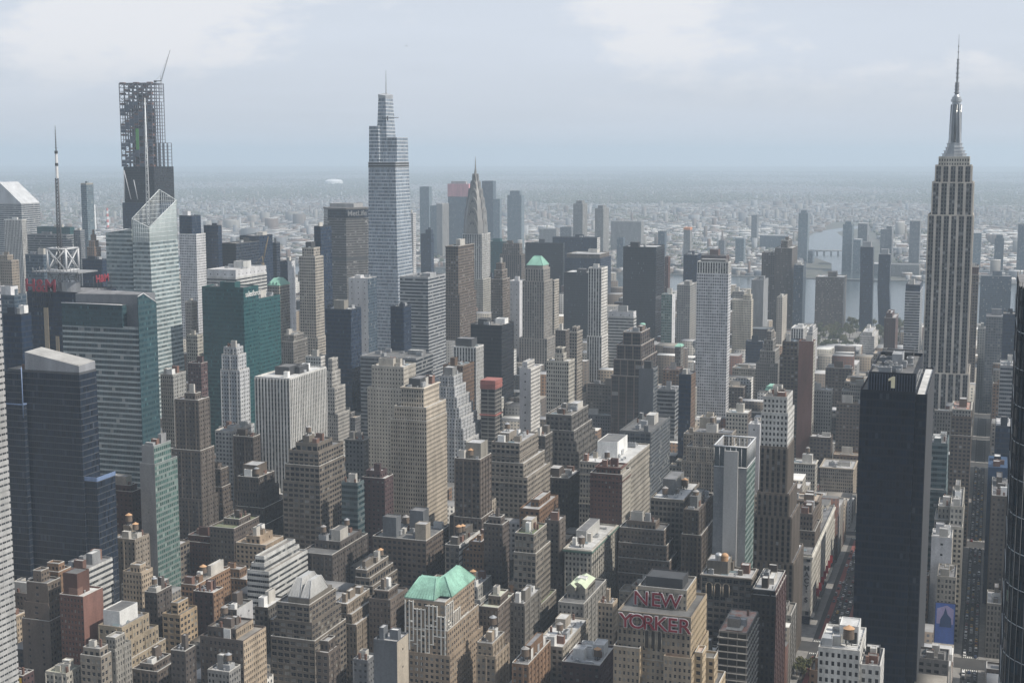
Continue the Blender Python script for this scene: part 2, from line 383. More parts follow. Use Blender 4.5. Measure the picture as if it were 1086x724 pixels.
for k, s_ in S.items():
    s_['key'] = k; f_ = DIRT.get(k, .62 if max(s_['wall']) > .12 else .8); s_['wall'] = tuple(c*f_ for c in s_['wall'])
ROOF = {'silver': ((.52, .52, .52), (.34, .34, .34)), 'tar': ((.10, .10, .105), (.17, .17, .165)), 'white': ((.66, .66, .65), (.46, .46, .45)),
        'gravel': ((.28, .26, .23), (.18, .17, .16)), 'greyr': ((.24, .24, .245), (.14, .14, .145)), 'green': ((.10, .14, .06), (.20, .20, .14)),
        'pale': ((.52, .54, .44), (.40, .42, .34)), 'red': ((.42, .13, .07), (.45, .42, .38)), 'tanr': ((.48, .40, .31), (.34, .29, .24))}
VAR = [(1, 0, 0, (1, 1, 1.04), 0), (.88, .06, .05, (1.22, 1.2, 1.18), 0), (1.15, -.05, -.05, (.82, .85, .91), 3), (1.32, .10, .02, (1.0, .95, .92), 0), (.95, -.03, .10, (.72, .72, .74), 4), (1.1, .05, .0, (1.14, 1.13, 1.13), 2)]
MASON = ('tan', 'sand', 'warm', 'stone', 'lime', 'beige', 'brown', 'umber', 'loft', 'grey', 'brick', 'wine', 'ochre', 'white')
def variant(k, seed):
    if k not in MASON: return S[k]
    v = seed*7 % len(VAR); kk = '%s_%d' % (k, v)
    if kk not in S:
        a, b, c, t_, pil = VAR[v]; s0 = S[k]; S[kk] = dict(s0, key=kk, bay=s0['bay']*a, fw=min(.8, s0['fw']+b), fh=s0['fh']+c, wall=tuple(x*y for x, y in zip(s0['wall'], t_)), pil=pil, blinds=(.2, .3, .12, .25, .18, .35)[v])
    return S[kk]
def blind(st):
    kk = st['key']+'_blind'
    if kk not in S: S[kk] = dict(st, key=kk, bay=9.0, fl=st['fl'], fw=.10, fh=.42, pil=0)
    return S[kk]
def roof(n): return roofmat(n, *ROOF[n])
def wallm(st): return plain('wall_'+st['key'], st['wall'], .85, amt=.30)
def glassm(st): return glassmat('pane_'+st['key'], st['glass'])
COPPER = lambda: plain('green_copper', (.27, .50, .40), .6, amt=.12)
METAL = lambda: plain('galvanised_metal', (.50, .51, .52), .45, .6)
STEEL = lambda: plain('painted_steel', (.60, .61, .62), .55)
DARK = lambda: plain('dark_plant', (.055, .058, .062), .7)
WHITE = lambda: plain('white_paint', (.74, .74, .72), .7)
WOOD = lambda: plain('tank_wood', (.17, .13, .10), .9)
TIMBER = lambda: plain('new_cedar', (.52, .32, .18), .9)
# ------------------------------------------------------------------ roof furniture shared by many buildings
PROTO = {}
def protos():
    o = []
    m = MB()
    for a in range(4):
        x, y = 1.5*math.cos(a*math.pi/2+.785), 1.5*math.sin(a*math.pi/2+.785); m.bar((x, y, 0), (x, y, 2.6), .28)
    for a in range(4):
        p = [(1.5*math.cos(a*math.pi/2+.785+i*math.pi/2), 1.5*math.sin(a*math.pi/2+.785+i*math.pi/2)) for i in (0, 1)]
        m.bar((*p[0], 2.5), (*p[1], 2.5), .3); m.bar((*p[0], .1), (*p[1], 2.4), .14)
    m.tube(0, 0, 2.6, 2.75, 2.3, 2.3, 14); o.append(m.build('tank_stand', DARK()))
    m = MB(); m.tube(0, 0, 2.75, 6.9, 2.25, 2.1, 16)
    for z in (3.4, 4.2, 5.0, 5.8, 6.5): m.tube(0, 0, z, z+.12, 2.30-(z-2.75)*.036, 2.30-(z-2.75)*.036, 16)
    o.append(m.build('water_tank', WOOD()))
    for nm, mat in (('tank_roof', plain('grey_tank_roof', (.30, .29, .28), .8)), ('tank_roof', TIMBER()), ('tank_roof', METAL())):
        m = MB(); m.tube(0, 0, 6.88, 8.3, 2.4, .12, 16); o.append(m.build(nm, mat))
    PROTO['stand'] = o[0].data; PROTO['tank'] = o[1].data; PROTO['troof'] = [o[2].data, o[3].data, o[4].data]
    p = []
    m = MB(); m.box(-2, 2, -1.2, 1.2, .3, 2.0)
    for x in (-1, 1): m.tube(x, 0, 2.0, 2.25, .75, .75, 12, mt=1)
    for x in (-1.6, 1.6): m.box(x-.15, x+.15, -1, 1, 0, .3)
    p.append(m.build('air_conditioner', [METAL(), DARK()]))
    m = MB(); m.box(-1.5, 1.5, -3, 3, .5, 3.4); m.box(-1.7, 1.7, -3.2, 3.2, 3.4, 3.6)
    for y in (-2, 0, 2): m.tube(0, y, 3.6, 4.1, .9, 1.0, 12, mt=1)
    p.append(m.build('cooling_tower', [plain('plant_grey', (.34, .35, .36), .6), DARK()]))
    m = MB(); m.box(-.4, .4, -4, 4, .4, 1.2); m.box(-.9, .9, 3.2, 4.8, 0, 1.8); m.box(-.8, .8, -4.6, -3.2, 0, 1.4)
    p.append(m.build('duct', METAL()))
    m = MB(); m.box(-1.6, 1.6, -2.2, 2.2, 0, .5); m.poly([(-1.6, -2.2, .5), (1.6, -2.2, .5), (0, -2.2, 1.5)]); m.poly([(1.6, 2.2, .5), (-1.6, 2.2, .5), (0, 2.2, 1.5)])
    m.poly([(1.6, -2.2, .5), (1.6, 2.2, .5), (0, 2.2, 1.5), (0, -2.2, 1.5)], 1); m.poly([(-1.6, 2.2, .5), (-1.6, -2.2, .5), (0, -2.2, 1.5), (0, 2.2, 1.5)], 1)
    p.append(m.build('skylight', [METAL(), glassmat('skylight_glass', (.10, .13, .14))]))
    m = MB(); m.tube(0, 0, 0, 1.3, .35, .35, 10); m.tube(0, 0, 1.3, 1.7, .6, .6, 10); p.append(m.build('vent', METAL()))
    PROTO['kit'] = [(x.name.split('.')[0], x.data) for x in p]
    for x in o+p: bpy.data.objects.remove(x)
protos()
def add_tank(root, x, y, z, k, sc=1.0):
    t = place('water_tank', PROTO['tank'], (x, y, z), root, random.random()*3, (sc,)*3)
    for nm, me in (('tank_stand', PROTO['stand']), ('tank_roof', PROTO['troof'][k])):
        c = bpy.data.objects.new(nm, me); COL.objects.link(c); c.parent = t
def boxpart(root, name, x0, x1, y0, y1, z0, z1, mat, par=.5, rm=None, slots=None):
    m = MB(); par = min(par, (x1-x0)*.3, (y1-y0)*.3)
    m.box(x0, x1, y0, y1, z0, z1-.001, 0, 1)
    if par:
        t = .25
        for a in ((x0, x0+t, y0, y1), (x1-t, x1, y0, y1), (x0+t, x1-t, y0, y0+t), (x0+t, x1-t, y1-t, y1)): m.box(*a, z1+.002, z1+par)
    return m.build(name, [mat, rm or mat], root)
def clutter(root, x0, x1, y0, y1, z, rng, n=5, tanks=0, pent=True, st=None, near=True, tk=None):
    W, L = y1-y0, x1-x0
    if W < 6 or L < 6: return
    used = []
    def spot(a, b):
        for _ in range(12):
            x = rng.uniform(x0+a+1, max(x0+a+1.1, x1-a-1)); y = rng.uniform(y0+b+1, max(y0+b+1.1, y1-b-1))
            if x-a < x0 or x+a > x1 or y-b < y0 or y+b > y1: return None
            if all(abs(x-u[0]) > a+u[2] or abs(y-u[1]) > b+u[3] for u in used): used.append((x, y, a+.3, b+.3)); return x, y
        return None
    if pent:
        a, b, h = rng.uniform(.10, .20)*L, rng.uniform(.12, .24)*W, rng.uniform(3.2, 7.5)
        s = spot(min(a, 9), min(b, 8))
        if s:
            a = min(a, 9); b = min(b, 8)
            boxpart(root, 'penthouse', s[0]-a, s[0]+a, s[1]-b, s[1]+b, z, z+h, wallm(st) if st and rng.random() < .7 else plain('stucco_pale', (.5, .48, .44)), .5, roof(rng.choice(['silver', 'tar', 'greyr', 'white'])))
            if tanks and rng.random() < .6 and min(a, b) > 2.4:
                add_tank(root, s[0], s[1], z+h, tk if tk is not None else rng.choice([0, 0, 1, 2]), rng.uniform(.8, 1.0)); tanks -= 1
    if x0 < 1100:                                # stair heads, lift motor rooms, sheds and chimneys
        for _ in range(rng.choice([2, 3, 3, 4]) if W*L > 110 else 1):
            a, b = rng.uniform(1.2, 2.8), rng.uniform(1.2, 3.2); s = spot(a, b); h_ = rng.uniform(2.4, 6.2)
            if not s: continue
            boxpart(root, 'bulkhead', s[0]-a, s[0]+a, s[1]-b, s[1]+b, z, z+h_, rng.choice([wallm(st) if st else DARK(), wallm(st) if st else DARK(), WHITE(), plain('stucco_pale', (.5, .48, .44)), plain('old_brick', (.19, .11, .085)), plain('plant_grey', (.34, .35, .36), .6)]), .3, roof(rng.choice(['silver', 'tar', 'white', 'greyr'])))
            if tanks and h_ < 4.5 and min(a, b) > 1.7 and rng.random() < .6: add_tank(root, s[0], s[1], z+h_, tk if tk is not None else rng.choice([0, 0, 1, 2]), rng.uniform(.75, .95)); tanks -= 1
        for _ in range(rng.choice([0, 1, 2])):
            s = spot(.5, .5)
            if s: boxpart(root, 'chimney', s[0]-.5, s[0]+.5, s[1]-.6, s[1]+.6, z, z+rng.uniform(2, 4.5), plain('old_brick', (.19, .11, .085)), 0)
    for _ in range(tanks):
        s = spot(2.1, 2.1)
        if s: add_tank(root, s[0], s[1], z, tk if tk is not None else rng.choice([0, 0, 1, 1, 2]), rng.uniform(.8, 1.05))
    for _ in range(n):
        nm, me = rng.choice(PROTO['kit']); k = rng.random() < .5; a, b = ((2.2, 3.4) if k else (3.4, 2.2)) if nm != 'vent' else (.7, .7)
        s = spot(a, b)
        if s: place(nm, me, (s[0], s[1], z), root, 0 if k else math.pi/2)

WIN = {}
def winmesh(st, ww, wh):
    k = (st['key'], round(ww, 2), round(wh, 2))
    if k in WIN: return WIN[k]
    m = MB(); f = .09
    m.box(-ww/2, ww/2, 0, .10, -wh/2, -wh/2+f, 1); m.box(-ww/2, ww/2, 0, .10, wh/2-f, wh/2, 1)
    m.box(-ww/2, -ww/2+f, 0, .10, -wh/2+f, wh/2-f, 1); m.box(ww/2-f, ww/2, 0, .10, -wh/2+f, wh/2-f, 1)
    m.box(-ww/2+f, ww/2-f, .01, .08, -.06, .06, 1)
    if ww > 2.2: m.box(-.06, .06, .02, .085, -wh/2+f, -.07, 1); m.box(-.06, .06, .02, .085, .07, wh/2-f, 1)
    m.add([(-ww/2+f, .05, -wh/2+f), (ww/2-f, .05, -wh/2+f), (ww/2-f, .05, wh/2-f), (-ww/2+f, .05, wh/2-f)], [[0, 1, 2, 3]], None, 0)
    t = 'winpane'
    if t not in MATS:
        q = NT('window_pane'); oi = q.n('ShaderNodeObjectInfo')
        q.l(q.mix(q.rng(oi.outputs['Random'], .74, .8), DG, (.30, .29, .26)), q.b.inputs['Base Color']); q.b.inputs['Roughness'].default_value = .12; MATS[t] = q.m
    o = m.build('window', [MATS[t], plain('window_frame', (.20, .19, .18), .7)]); WIN[k] = o.data; bpy.data.objects.remove(o); return WIN[k]

def tier(root, name, x0, x1, y0, y1, z0, z1, st, rm='silver', ph=1.2, geo=False, sst=None, wparts=False, vis='WS', bands=()):
    """one block of a building: four walls with windows, parapet and roof deck"""
    m = MB(); ws = st; ss = sst or st
    mats = [facade(st['key'], st), wallm(st), glassm(st), roof(rm), facade(ss['key'], ss), wallm(ss), glassm(ss), plain('coping_stone', (.50, .485, .45)) if st['mode'] == 'p' and (int(x0*7+y0*3) % 3) else wallm(st)]
    zt = z1-ph; cells = []
    P = {'W': ((x0, y1), (x0, y0)), 'S': ((x0, y0), (x1, y0)), 'E': ((x1, y0), (x1, y1)), 'N': ((x1, y1), (x0, y1))}
    for k, (p, q) in P.items():
        s = ws if k in 'WE' else ss; o = 0 if s is ws else 4
        L = math.dist(p, q)
        if k in vis and geo and s['mode'] == 'p' and L > 3:
            cl = [] if wparts else None
            m.windows(p, q, z0, zt, s, o+1, o+2, .32, cells=cl, hole=False)
            if s.get('pil') and L > 9:               # brick pilasters between groups of windows
                nb = max(1, round(L/s['bay'])); bw = L/nb; hw = bw*(1-s['fw'])*.36; d = np.array(((q[0]-p[0])/L, (q[1]-p[1])/L)); nn = np.array((d[1], -d[0]))
                for i in range(0, nb+1, s['pil']):
                    a0, a1 = max(0, i*bw-hw), min(L, i*bw+hw); pb = np.array(p)+d*a0; pc = np.array(p)+d*a1; e = .38
                    m.prism([tuple(pb+nn*e), tuple(pc+nn*e), tuple(pc-nn*.05), tuple(pb-nn*.05)], z0, zt-.05, o+1)
            if wparts: cells += cl
        else:
            m.face(p, q, z0, zt, o, s)
            if k in vis and geo and L > 3:
                d = np.array(((q[0]-p[0])/L, (q[1]-p[1])/L)); nn = np.array((d[1], -d[0]))
                if s['mode'] == 'v':
                    nb = max(1, round(L/s['bay'])); bw = L/nb; hw = bw*(1-s['fw'])/2
                    for i in range(nb+1):
                        a0, a1 = max(0, i*bw-hw), min(L, i*bw+hw); b = np.array(p)+d*a0; c = np.array(p)+d*a1; e = .45
                        m.prism([tuple(b+nn*e), tuple(c+nn*e), tuple(c-nn*.05), tuple(b-nn*.05)], z0, zt-.05, o+1)
                elif s['mode'] == 'b' and s['fh'] < .75:
                    nf = max(1, round((zt-z0)/s['fl'])); fh = (zt-z0)/nf; hb = fh*(1-s['fh'])
                    for i in range(nf+1):
                        zb = z0+fh*(i-.02)-hb/2-fh*.0; a, b = max(z0, zb), min(zt-.03, zb+hb)
                        if b-a < .1: continue
                        e = .22; p2 = np.array(p); q2 = np.array(q)
                        m.prism([tuple(p2+nn*e), tuple(q2+nn*e), tuple(q2-nn*.05), tuple(p2-nn*.05)], a, b, o+1)
        m.face(p, q, zt, z1-.35, o+1); m.face(p, q, z1-.35, z1, 7)
    t = .4; a = (x0+t, x1-t, y0+t, y1-t)
    ri = [(x0, y0), (x1, y0), (x1, y1), (x0, y1)]; ii = [(a[0], a[2]), (a[1], a[2]), (a[1], a[3]), (a[0], a[3])]
    for i in range(4):
        j = (i+1) % 4
        m.poly([(*ri[i], z1), (*ri[j], z1), (*ii[j], z1), (*ii[i], z1)], 7)
        m.poly([(*ii[j], zt), (*ii[i], zt), (*ii[i], z1), (*ii[j], z1)], 1)
    m.add([(*c, zt) for c in ii], [[0, 1, 2, 3]], None, 3)
    e = .35
    for zb in bands:
        for k in vis:
            p, q = P[k]
            if k == 'W': m.box(x0-e, x0+.02, y0-e, y1+e, zb, zb+.8, 1)
            if k == 'S': m.box(x0+.02, x1+e, y0-e, y0+.02, zb+.003, zb+.803, 1)
            if k == 'N': m.box(x0+.02, x1+e, y1-.02, y1+e, zb+.003, zb+.803, 1)
    o = m.build(name, mats, root)
    if cells:
        cells.sort(key=lambda c: (c[0][0]**2+c[0][1]**2+(c[0][2]-330)**2))
        off = np.array(root['_o'])
        for c, an, ww, wh in cells[:wparts]:
            wo = bpy.data.objects.new('window', winmesh(st, ww, wh)); COL.objects.link(wo); wo.parent = root
            nn = np.array((math.sin(an), -math.cos(an), 0)); wo.location = tuple(np.array(c)-off+nn*.12-nn*0); wo.rotation_euler = (0, 0, an)
    return o
def cornice(root, x0, x1, y0, y1, z, st, e=.9, h=1.3):
    m = MB()
    for k, (ee, a, b) in enumerate(((e*.5, z-h, z-h*.55), (e, z-h*.55, z-h*.1))):
        m.box(x0-ee, x0-.01, y0-ee, y1+ee, a, b, bottom=True); m.box(x0-.01, x1+ee, y0-ee, y0-.01, a, b, bottom=True)
        m.box(x1+.01, x1+ee, y0-.01, y1+ee, a, b, bottom=True); m.box(x0-.01, x1+.01, y1+.01, y1+ee, a, b, bottom=True)
    return m.build('cornice', plain('cornice_'+st['key'], tuple(min(.7, c*1.15) for c in st['wall'])), root)

def make_building(b):
    x0, x1, y0, y1, h = b['x0'], b['x1'], b['y0'], b['y1'], b['h']; o = b['o']; st = variant(b['st'], b['seed'])
    W, L = y1-y0, x1-x0; rng = random.Random(b['seed'])
    root = empty(b['name'], ((x0+x1)/2, (y0+y1)/2, 0), b['label'], b['cat'], b.get('group'))
    b['root'] = root
    geo = o.get('geo', x0 < 1150); vis = 'WS' if (y0+y1) > 0 else 'WN'
    rm = o.get('roof') or rng.choice(['silver', 'tar', 'greyr', 'gravel', 'silver', 'white'])
    sst = variant(o['sst'], b['seed']+1) if 'sst' in o else None
    if o.get('blind'): sst = blind(st)
    wp = o.get('wp', 0)
    dn = o.get('dn', [])
    z = 0; stack = []
    E = .13
    for drop, ow, on, os_, oe in reversed(dn):
        ow, on, os_, oe = (max(E*(1+.01*drop), q) for q in (ow, on, os_, oe))
        stack.append(('base' if not stack else 'setback', x0-ow, x1+oe, y0-os_, y1+on, z, h-drop)); z = h-drop
    stack.append(('tower', x0, x1, y0, y1, z, h)); z = h
    a = [x0, x1, y0, y1]
    ups = list(o.get('up', []))
    if not ups and b['x0'] < 980 and b['st'] in MASON and W > 11 and L > 11 and o.get('pt', 1) and 'pent' not in o and not o.get('arches') and rng.random() < .75:
        ups = [(rng.uniform(.1, .3), rng.uniform(.1, .35), rng.uniform(.05, .3), rng.uniform(.1, .35), rng.uniform(3.2, 5.5))]
    for fw, fn, fs, fe, dz in ups:
        a = [a[0]+max(E, fw*L), a[1]-max(E, fe*L), a[2]+max(E, fs*W), a[3]-max(E, fn*W)]; stack.append(('setback', *a, z, z+dz)); z += dz
    topst = S[o['topst']] if 'topst' in o else st
    ntop = len(o.get('up', []))
    for i, (nm, *bx) in enumerate(stack):
        last = i == len(stack)-1; ph = o.get('ph', 1.2)
        z0_ = bx[4] - (0 if i == 0 else ph+.01) if i else bx[4]
        s_ = topst if (ntop and i >= len(stack)-o.get('ntop', 1)) and 'topst' in o else st
        bands = []
        if o.get('bands') and bx[5]-bx[4] > 12: bands = [bx[5]-ph-4.2, bx[4]+8 if i == 0 else bx[5]-ph-9]
        tier(root, nm, bx[0], bx[1], bx[2], bx[3], z0_, bx[5], s_, rm if last else o.get('rm2', rm), ph, geo, sst if s_ is st else None, wp if (bx[5]-bx[4] > 6) else 0, vis, bands)
        if o.get('corn') and (last or bx[5]-bx[4] > 15) and s_ is st and o['corn'] != 'top' or (o.get('corn') == 'top' and last): cornice(root, bx[0], bx[1], bx[2], bx[3], bx[5]-.2, s_)
    t = stack[-1]; d = .5
    b['top'] = t[1:5]; b['ztop'] = t[6]
    if 'pent' in o:
        for f0, f1, g0, g1, ph_, ms in o['pent']:
            lx, ly = t[2]-t[1], t[4]-t[3]
            boxpart(root, 'penthouse', t[1]+f0*lx, t[1]+f1*lx, t[3]+g0*ly, t[3]+g1*ly, t[6]-o.get('ph', 1.2), t[6]+ph_, wallm(S[ms]) if ms in S else ms(), .5, roof(rng.choice(['greyr', 'silver', 'tar'])))
    near = x0 < 1500
    if not o.get('pt', 1) and o.get('n') == 0: return root
    n = o.get('n', (18 if x0 < 900 else 12 if x0 < 1100 else 6) if near else 1)
    clutter(root, t[1]+d, t[2]-d, t[3]+d, t[4]-d, t[6]-o.get('ph', 1.2), rng, n, o.get('tanks', rng.choice([0, 1, 1, 2]) if (x0 < 950 and st['key'].split('_')[0] in MASON and o.get('pt', 1)) else 0), 'pent' not in o and o.get('pt', 1), st, near, o.get('tk'))
    for s_ in stack[:-1]:
        if o.get('setclut') and near: pass
    return root
# ------------------------------------------------------------------ the buildings one can tell apart: position, edges in the photograph (1086 px wide), lowest visible row, look
B = []
def H(pos, xl, xc, xr, yt, yb, st, label, name='office_tower', cat='tower', L=None, group=None, **o):
    k, v = pos[0], float(pos[1:])
    X, Y, Z = on_u(xc, yt, v) if k == 'u' else on_h(xc, yt, v)
    Yl = y_at(xl, X, Z)
    if L is None:
        Xe = x_at(xr, Y if Y > 0 else Yl, Z); L = Xe-X
        if not (9 < L < 95): L = min(max(L, 12), 70) if L > 0 else 45
    b = dict(a=(xl, xc, xr, yt), x0=X, x1=X+L, y0=min(Y, Yl), y1=max(Y, Yl), h=Z, st=st, label=label, name=name, cat=cat, group=group, o=o, px=(xl, max(xc, xr), yt, yb), seed=len(B)*7+3)
    B.append(b); return b
AP = dict(name='apartment_tower', cat='tower'); LF = dict(name='loft_building', cat='building'); SK = dict(name='skyscraper', cat='skyscraper')
# --- across the river
for u, a, c, e, y, st, lb, kw in [
 (4300, 445, 455, 458, 198, 'paleg', 'slim pale glass tower across the river with a flat crown', {}),
 (4250, 456, 463, 466, 218, 'paleg', 'shorter pale glass block hugging the slim pale tower across the river', {}),
 (4150, 463, 469, 476, 216, 'far', 'white apartment slab across the river behind the dark angular tower', {}),
 (4200, 475, 497, 499, 208, 'blueg', 'blue unfinished tower across the river wrapped in pink netting at the top', dict(net=1)),
 (4300, 511, 523, 526, 192, 'blueg', 'tall plain blue tower across the river just beyond the needle spire', {}),
 (4200, 523, 530, 532, 211, 'paleg', 'pale glass tower across the river beside the tall plain blue one', {}),
 (4500, 538, 553, 556, 207, 'paleg', 'blue green glass tower across the river with a stepped crown', dict(up=[(.15, .15, .15, .15, 14)])),
 (3750, 608, 618, 623, 216, 'far', 'western twin of two white towers across the river, the taller', dict(pent=[(.2, .8, .2, .8, 7, 'grey')])),
 (3800, 631, 640, 646, 221, 'far', 'eastern twin of two white towers across the river, the shorter', dict(pent=[(.2, .8, .2, .8, 7, 'grey')])),
 (4600, 648, 680, 683, 235, 'far', 'long white factory building across the river beside the two white towers', {}),
 (4300, 572, 590, 593, 243, 'far', 'low bright white depot across the river behind the black slab', {}),
 (4000, 594, 606, 608, 241, 'fgrey', 'grey block at the foot of the taller white twin tower', {}),
 (3900, 654, 661, 663, 252, 'blueg', 'small blue grey tower in front of the long white factory', {}),
 (3900, 698, 705, 707, 245, 'blueg', 'narrow blue grey tower across the river behind the black office slab', {}),
 (4000, 725, 732, 734, 244, 'far', 'unfinished far tower with an orange top floor', dict(roof='red', orange=1)),
 (4100, 762, 768, 770, 255, 'fgrey', 'small grey tower far beyond the brown brick apartment block', {}),
 (4200, 780, 789, 791, 253, 'paleg', 'pale grey tower across the river between the ribbed stone tower and the brown towers', {}),
 (5200, 797, 803, 805, 228, 'fgrey', 'lonely grey slab tower far inland on the plain', {}),
 (4900, 806, 833, 836, 250, 'blueg', 'long low blue grey warehouse beyond the brown towers', {}),
 (4400, 847, 857, 859, 226, 'paleg', 'tall pale blue riverside tower beside the creek mouth', dict(up=[(.2, .2, .2, .2, 8)])),
 (4350, 857, 862, 864, 266, 'blueg', 'lower blue wing at the foot of the tall riverside tower', {}),
 (4100, 894, 904, 906, 238, 'paleg', 'pale blue riverside tower with a rounded plant top beside the creek', dict(up=[(.2, .2, .2, .2, 8)])),
 (4050, 905, 913, 915, 254, 'paleg', 'shorter pale tower behind the straight copper dark tower', {}),
 (4300, 910, 920, 922, 237, 'fgrey', 'grey riverside tower behind the two leaning dark towers', {}),
 (4200, 934, 946, 948, 243, 'fgrey', 'wide grey twin topped tower across the river beside the leaning dark tower', dict(up=[(.1, .5, .05, .1, 9)])),
 (4150, 965, 976, 979, 234, 'fgrey', 'tall brown grey riverside tower next to the limestone giant', {}),
 (4100, 1032, 1041, 1042, 247, 'paleg', 'pale teal tower showing just past the limestone giant', {}),
 (4100, 1055, 1065, 1066, 253, 'blueg', 'slim dark blue tower with a narrow cap near the right shore', dict(up=[(.15, .15, .15, .15, 9)])),
 (4000, 1080, 1092, 1093, 238, 'blueg', 'dark blue riverside tower at the far edge of the shore', {}),
 (4000, 921, 940, 944, 280, 'fgrey', 'low grey housing block on the far bank between the leaning towers', {}),
 (3950, 944, 975, 978, 281, 'far', 'long low pale building on the far river bank', {}),
]:
    H('u%d' % u, a, c, e, y, y+45, st, lb, group='towers across the river', n=0, pt=0, geo=False, **AP, **kw)
# --- east side of the island
E2 = dict(geo=False, n=1)
H('u2600', 633, 633.3, 637, 252, 272, 'white', 'wide dark glass slab with a bright white end wall far behind the black block', L=None, **SK, west='navy', xw=586, **E2)
H('u2600', 446, 457, 460, 248, 290, 'navy', 'dark angular tower standing alone beside the tapering glass skyscraper', up=[(.1, .45, .05, .1, 8)], **E2)
H('u2350', 433, 438, 441, 226, 256, 'white', 'thin white slab showing just behind the tapering glass skyscraper', **E2)
H('u2550', 515, 540, 545, 256, 290, 'teal', 'dark teal office block with a pale roof edge behind the gothic brown tower', roof='white', **E2)
H('u2450', 557, 597, 599, 258, 290, 'black', 'massive black slab with a few lit panels near its top', roof='white', pent=[(.3, .5, .5, .65, 6, DARK)], **E2)
H('u2350', 599, 637, 655, 274, 300, 'navy', 'dark block with a brown roof storey behind the white needle tower', topst='brown', up=[(.04, .04, .04, .04, 7)], **E2)
H('u2150', 598, 625, 626, 289, 360, 'black', 'black ribbed office slab tucked between the pyramid roof and white needle towers', roof='white', L=50, **E2)
H('u2150', 661, 696, 705, 262, 345, 'black', 'tall plain black office slab standing alone in the middle distance', **SK, **E2)
H('u2300', 705, 709, 711, 272, 300, 'brick', 'red brick sliver tower beside the plain black slab', **E2)
H('u1850', 701.5, 713, 716.5, 312, 362, 'greeng', 'narrow green glass tower with a white flank below the black slab', sst='wblank', **AP, **E2)
H('u2000', 718, 732, 739, 302, 350, 'far', 'pale grey twin ribbed tower between the green glass and white grid towers', **AP, **E2)
H('u2350', 725, 739, 740, 270, 300, 'navy', 'dark navy slab joined to the brown brick apartment block', L=40, **E2)
H('u2360', 740, 770, 771, 271, 290, 'brick', 'wide brown brick apartment block with a raised plant room behind the white grid tower', L=30, pent=[(.2, .8, .3, .6, 9, 'brick')], **AP, **E2)
H('u1600', 739, 772.5, 775.5, 290, 440, 'grid', 'tall white grid tower with a corrugated crown', **SK, up=[(.01, .01, .01, .01, 13)], topst='whitev', pent=[(.1, .9, .1, .9, 2, 'grey')], geo=False, n=0)
H('u2100', 777, 789, 792, 309, 330, 'lime', 'pale slab just behind the beige ribbed tower', **AP, **E2)
H('u2000', 777, 797, 799, 318, 360, 'beige', 'beige ribbed apartment tower beside the white grid tower', **AP, sub=1, up=[(.1, .55, .05, .1, 7)], **E2)
H('u2250', 797, 810, 815, 297, 345, 'blank', 'blank grey slab tower with no windows left of the brown stepped towers', **AP, **E2)
H('u2450', 808, 822, 824, 268, 340, 'umber', 'dark brown northern tower of the stepped trio near the river', **AP, **E2)
H('u2440', 822, 840, 846, 263, 350, 'brickb' if 0 else 'brown', 'tallest brown tower of the stepped trio, with a narrow plant top', **AP, up=[(.1, .3, .3, .1, 12)], **E2)
H('u2430', 842, 852, 855, 281, 350, 'blueg', 'blue grey southern tower of the stepped trio near the river', **AP, **E2)
H('u2050', 824, 830, 835, 315, 362, 'beige', 'thin beige slab in front of the brown stepped trio', **AP, **E2)
H('u2700', 865, 895, 898, 294, 345, 'umber', 'wide brown office block alone at the water edge', name='office_block', cat='building', pent=[(.3, .7, .3, .6, 8, 'brown')], **E2)
H('u2050', 960, 976, 979, 309, 360, 'greyb', 'dark tower with a white curved grid front beside the limestone giant', **AP, **E2, topst='navy', up=[(.02, .02, .02, .02, 9)])
H('u1800', 1026, 1038, 1039.5, 291, 400, 'brickv' if 0 else 'brown', 'red brown tower with a banded dark base close behind the limestone giant', L=35, topst='brick', up=[(.02, .02, .02, .02, 9)], **E2)
H('u2600', 1040, 1073, 1074, 293, 350, 'blueg', 'wide blue glass block by the river right of the limestone giant', L=40, **E2)
H('u1900', 1046, 1070, 1071, 336, 362, 'fgrey', 'grey banded block below the wide blue riverside block', L=40, **E2)
H('u1750', 1064, 1078, 1079, 333, 385, 'navy', 'dark glass slab with pale vertical fins near the right edge', L=30, **E2)
H('u1350', 1061, 1080, 1081, 388, 450, 'greyb', 'grey office block with ribbon windows along the busy street', L=40, geo=False)
H('u2000', 1037, 1047, 1048, 348, 390, 'lime', 'small pale stone tower at the end of the busy street', L=25, **E2)
H('u1900', 791, 809, 811, 362, 385, 'navy', 'dark twin glazed block between the beige ribbed tower and the thin slab', **E2)
H('u1650', 806, 822, 827, 372, 412, 'stone', 'old stone setback tower left of the dark block with a brick wing', up=[(.15, .2, .2, .15, 12), (.1, .15, .15, .1, 10)], dn=[(14, 2, 4, 4, 2)], **E2)
H('u1850', 839, 852, 856, 348, 362, 'whitev', 'white ribbed crown block behind the dark block with a brick wing', **E2)
H('u1900', 856, 862, 867, 352, 375, 'white', 'small ornate white tower with an arched cap near the river', up=[(.2, .2, .2, .2, 6)], **E2)
H('u2350', 915, 925, 929, 352, 375, 'white', 'white stepped apartment block beside the trees near the river', dn=[(6, 3, 4, 4, 3)], **AP, **E2)
H('u2150', 938, 950, 953, 337, 365, 'brick', 'dark red brick tower rising above the black slab with the numeral', up=[(.1, .1, .35, .1, 6)], **AP, **E2)
H('u1420', 827, 847, 848, 377, 432, 'umber', 'dark brown office block joined to a taller red brick wing', L=40, up=[(.15, .08, .1, .2, 13)], geo=False)
H('u1400', 847.3, 863, 866, 362, 440, 'brick', 'blind red brick wing standing in front of the dark brown block', sst='lime', L=16, geo=False, n=1, west='rblank')
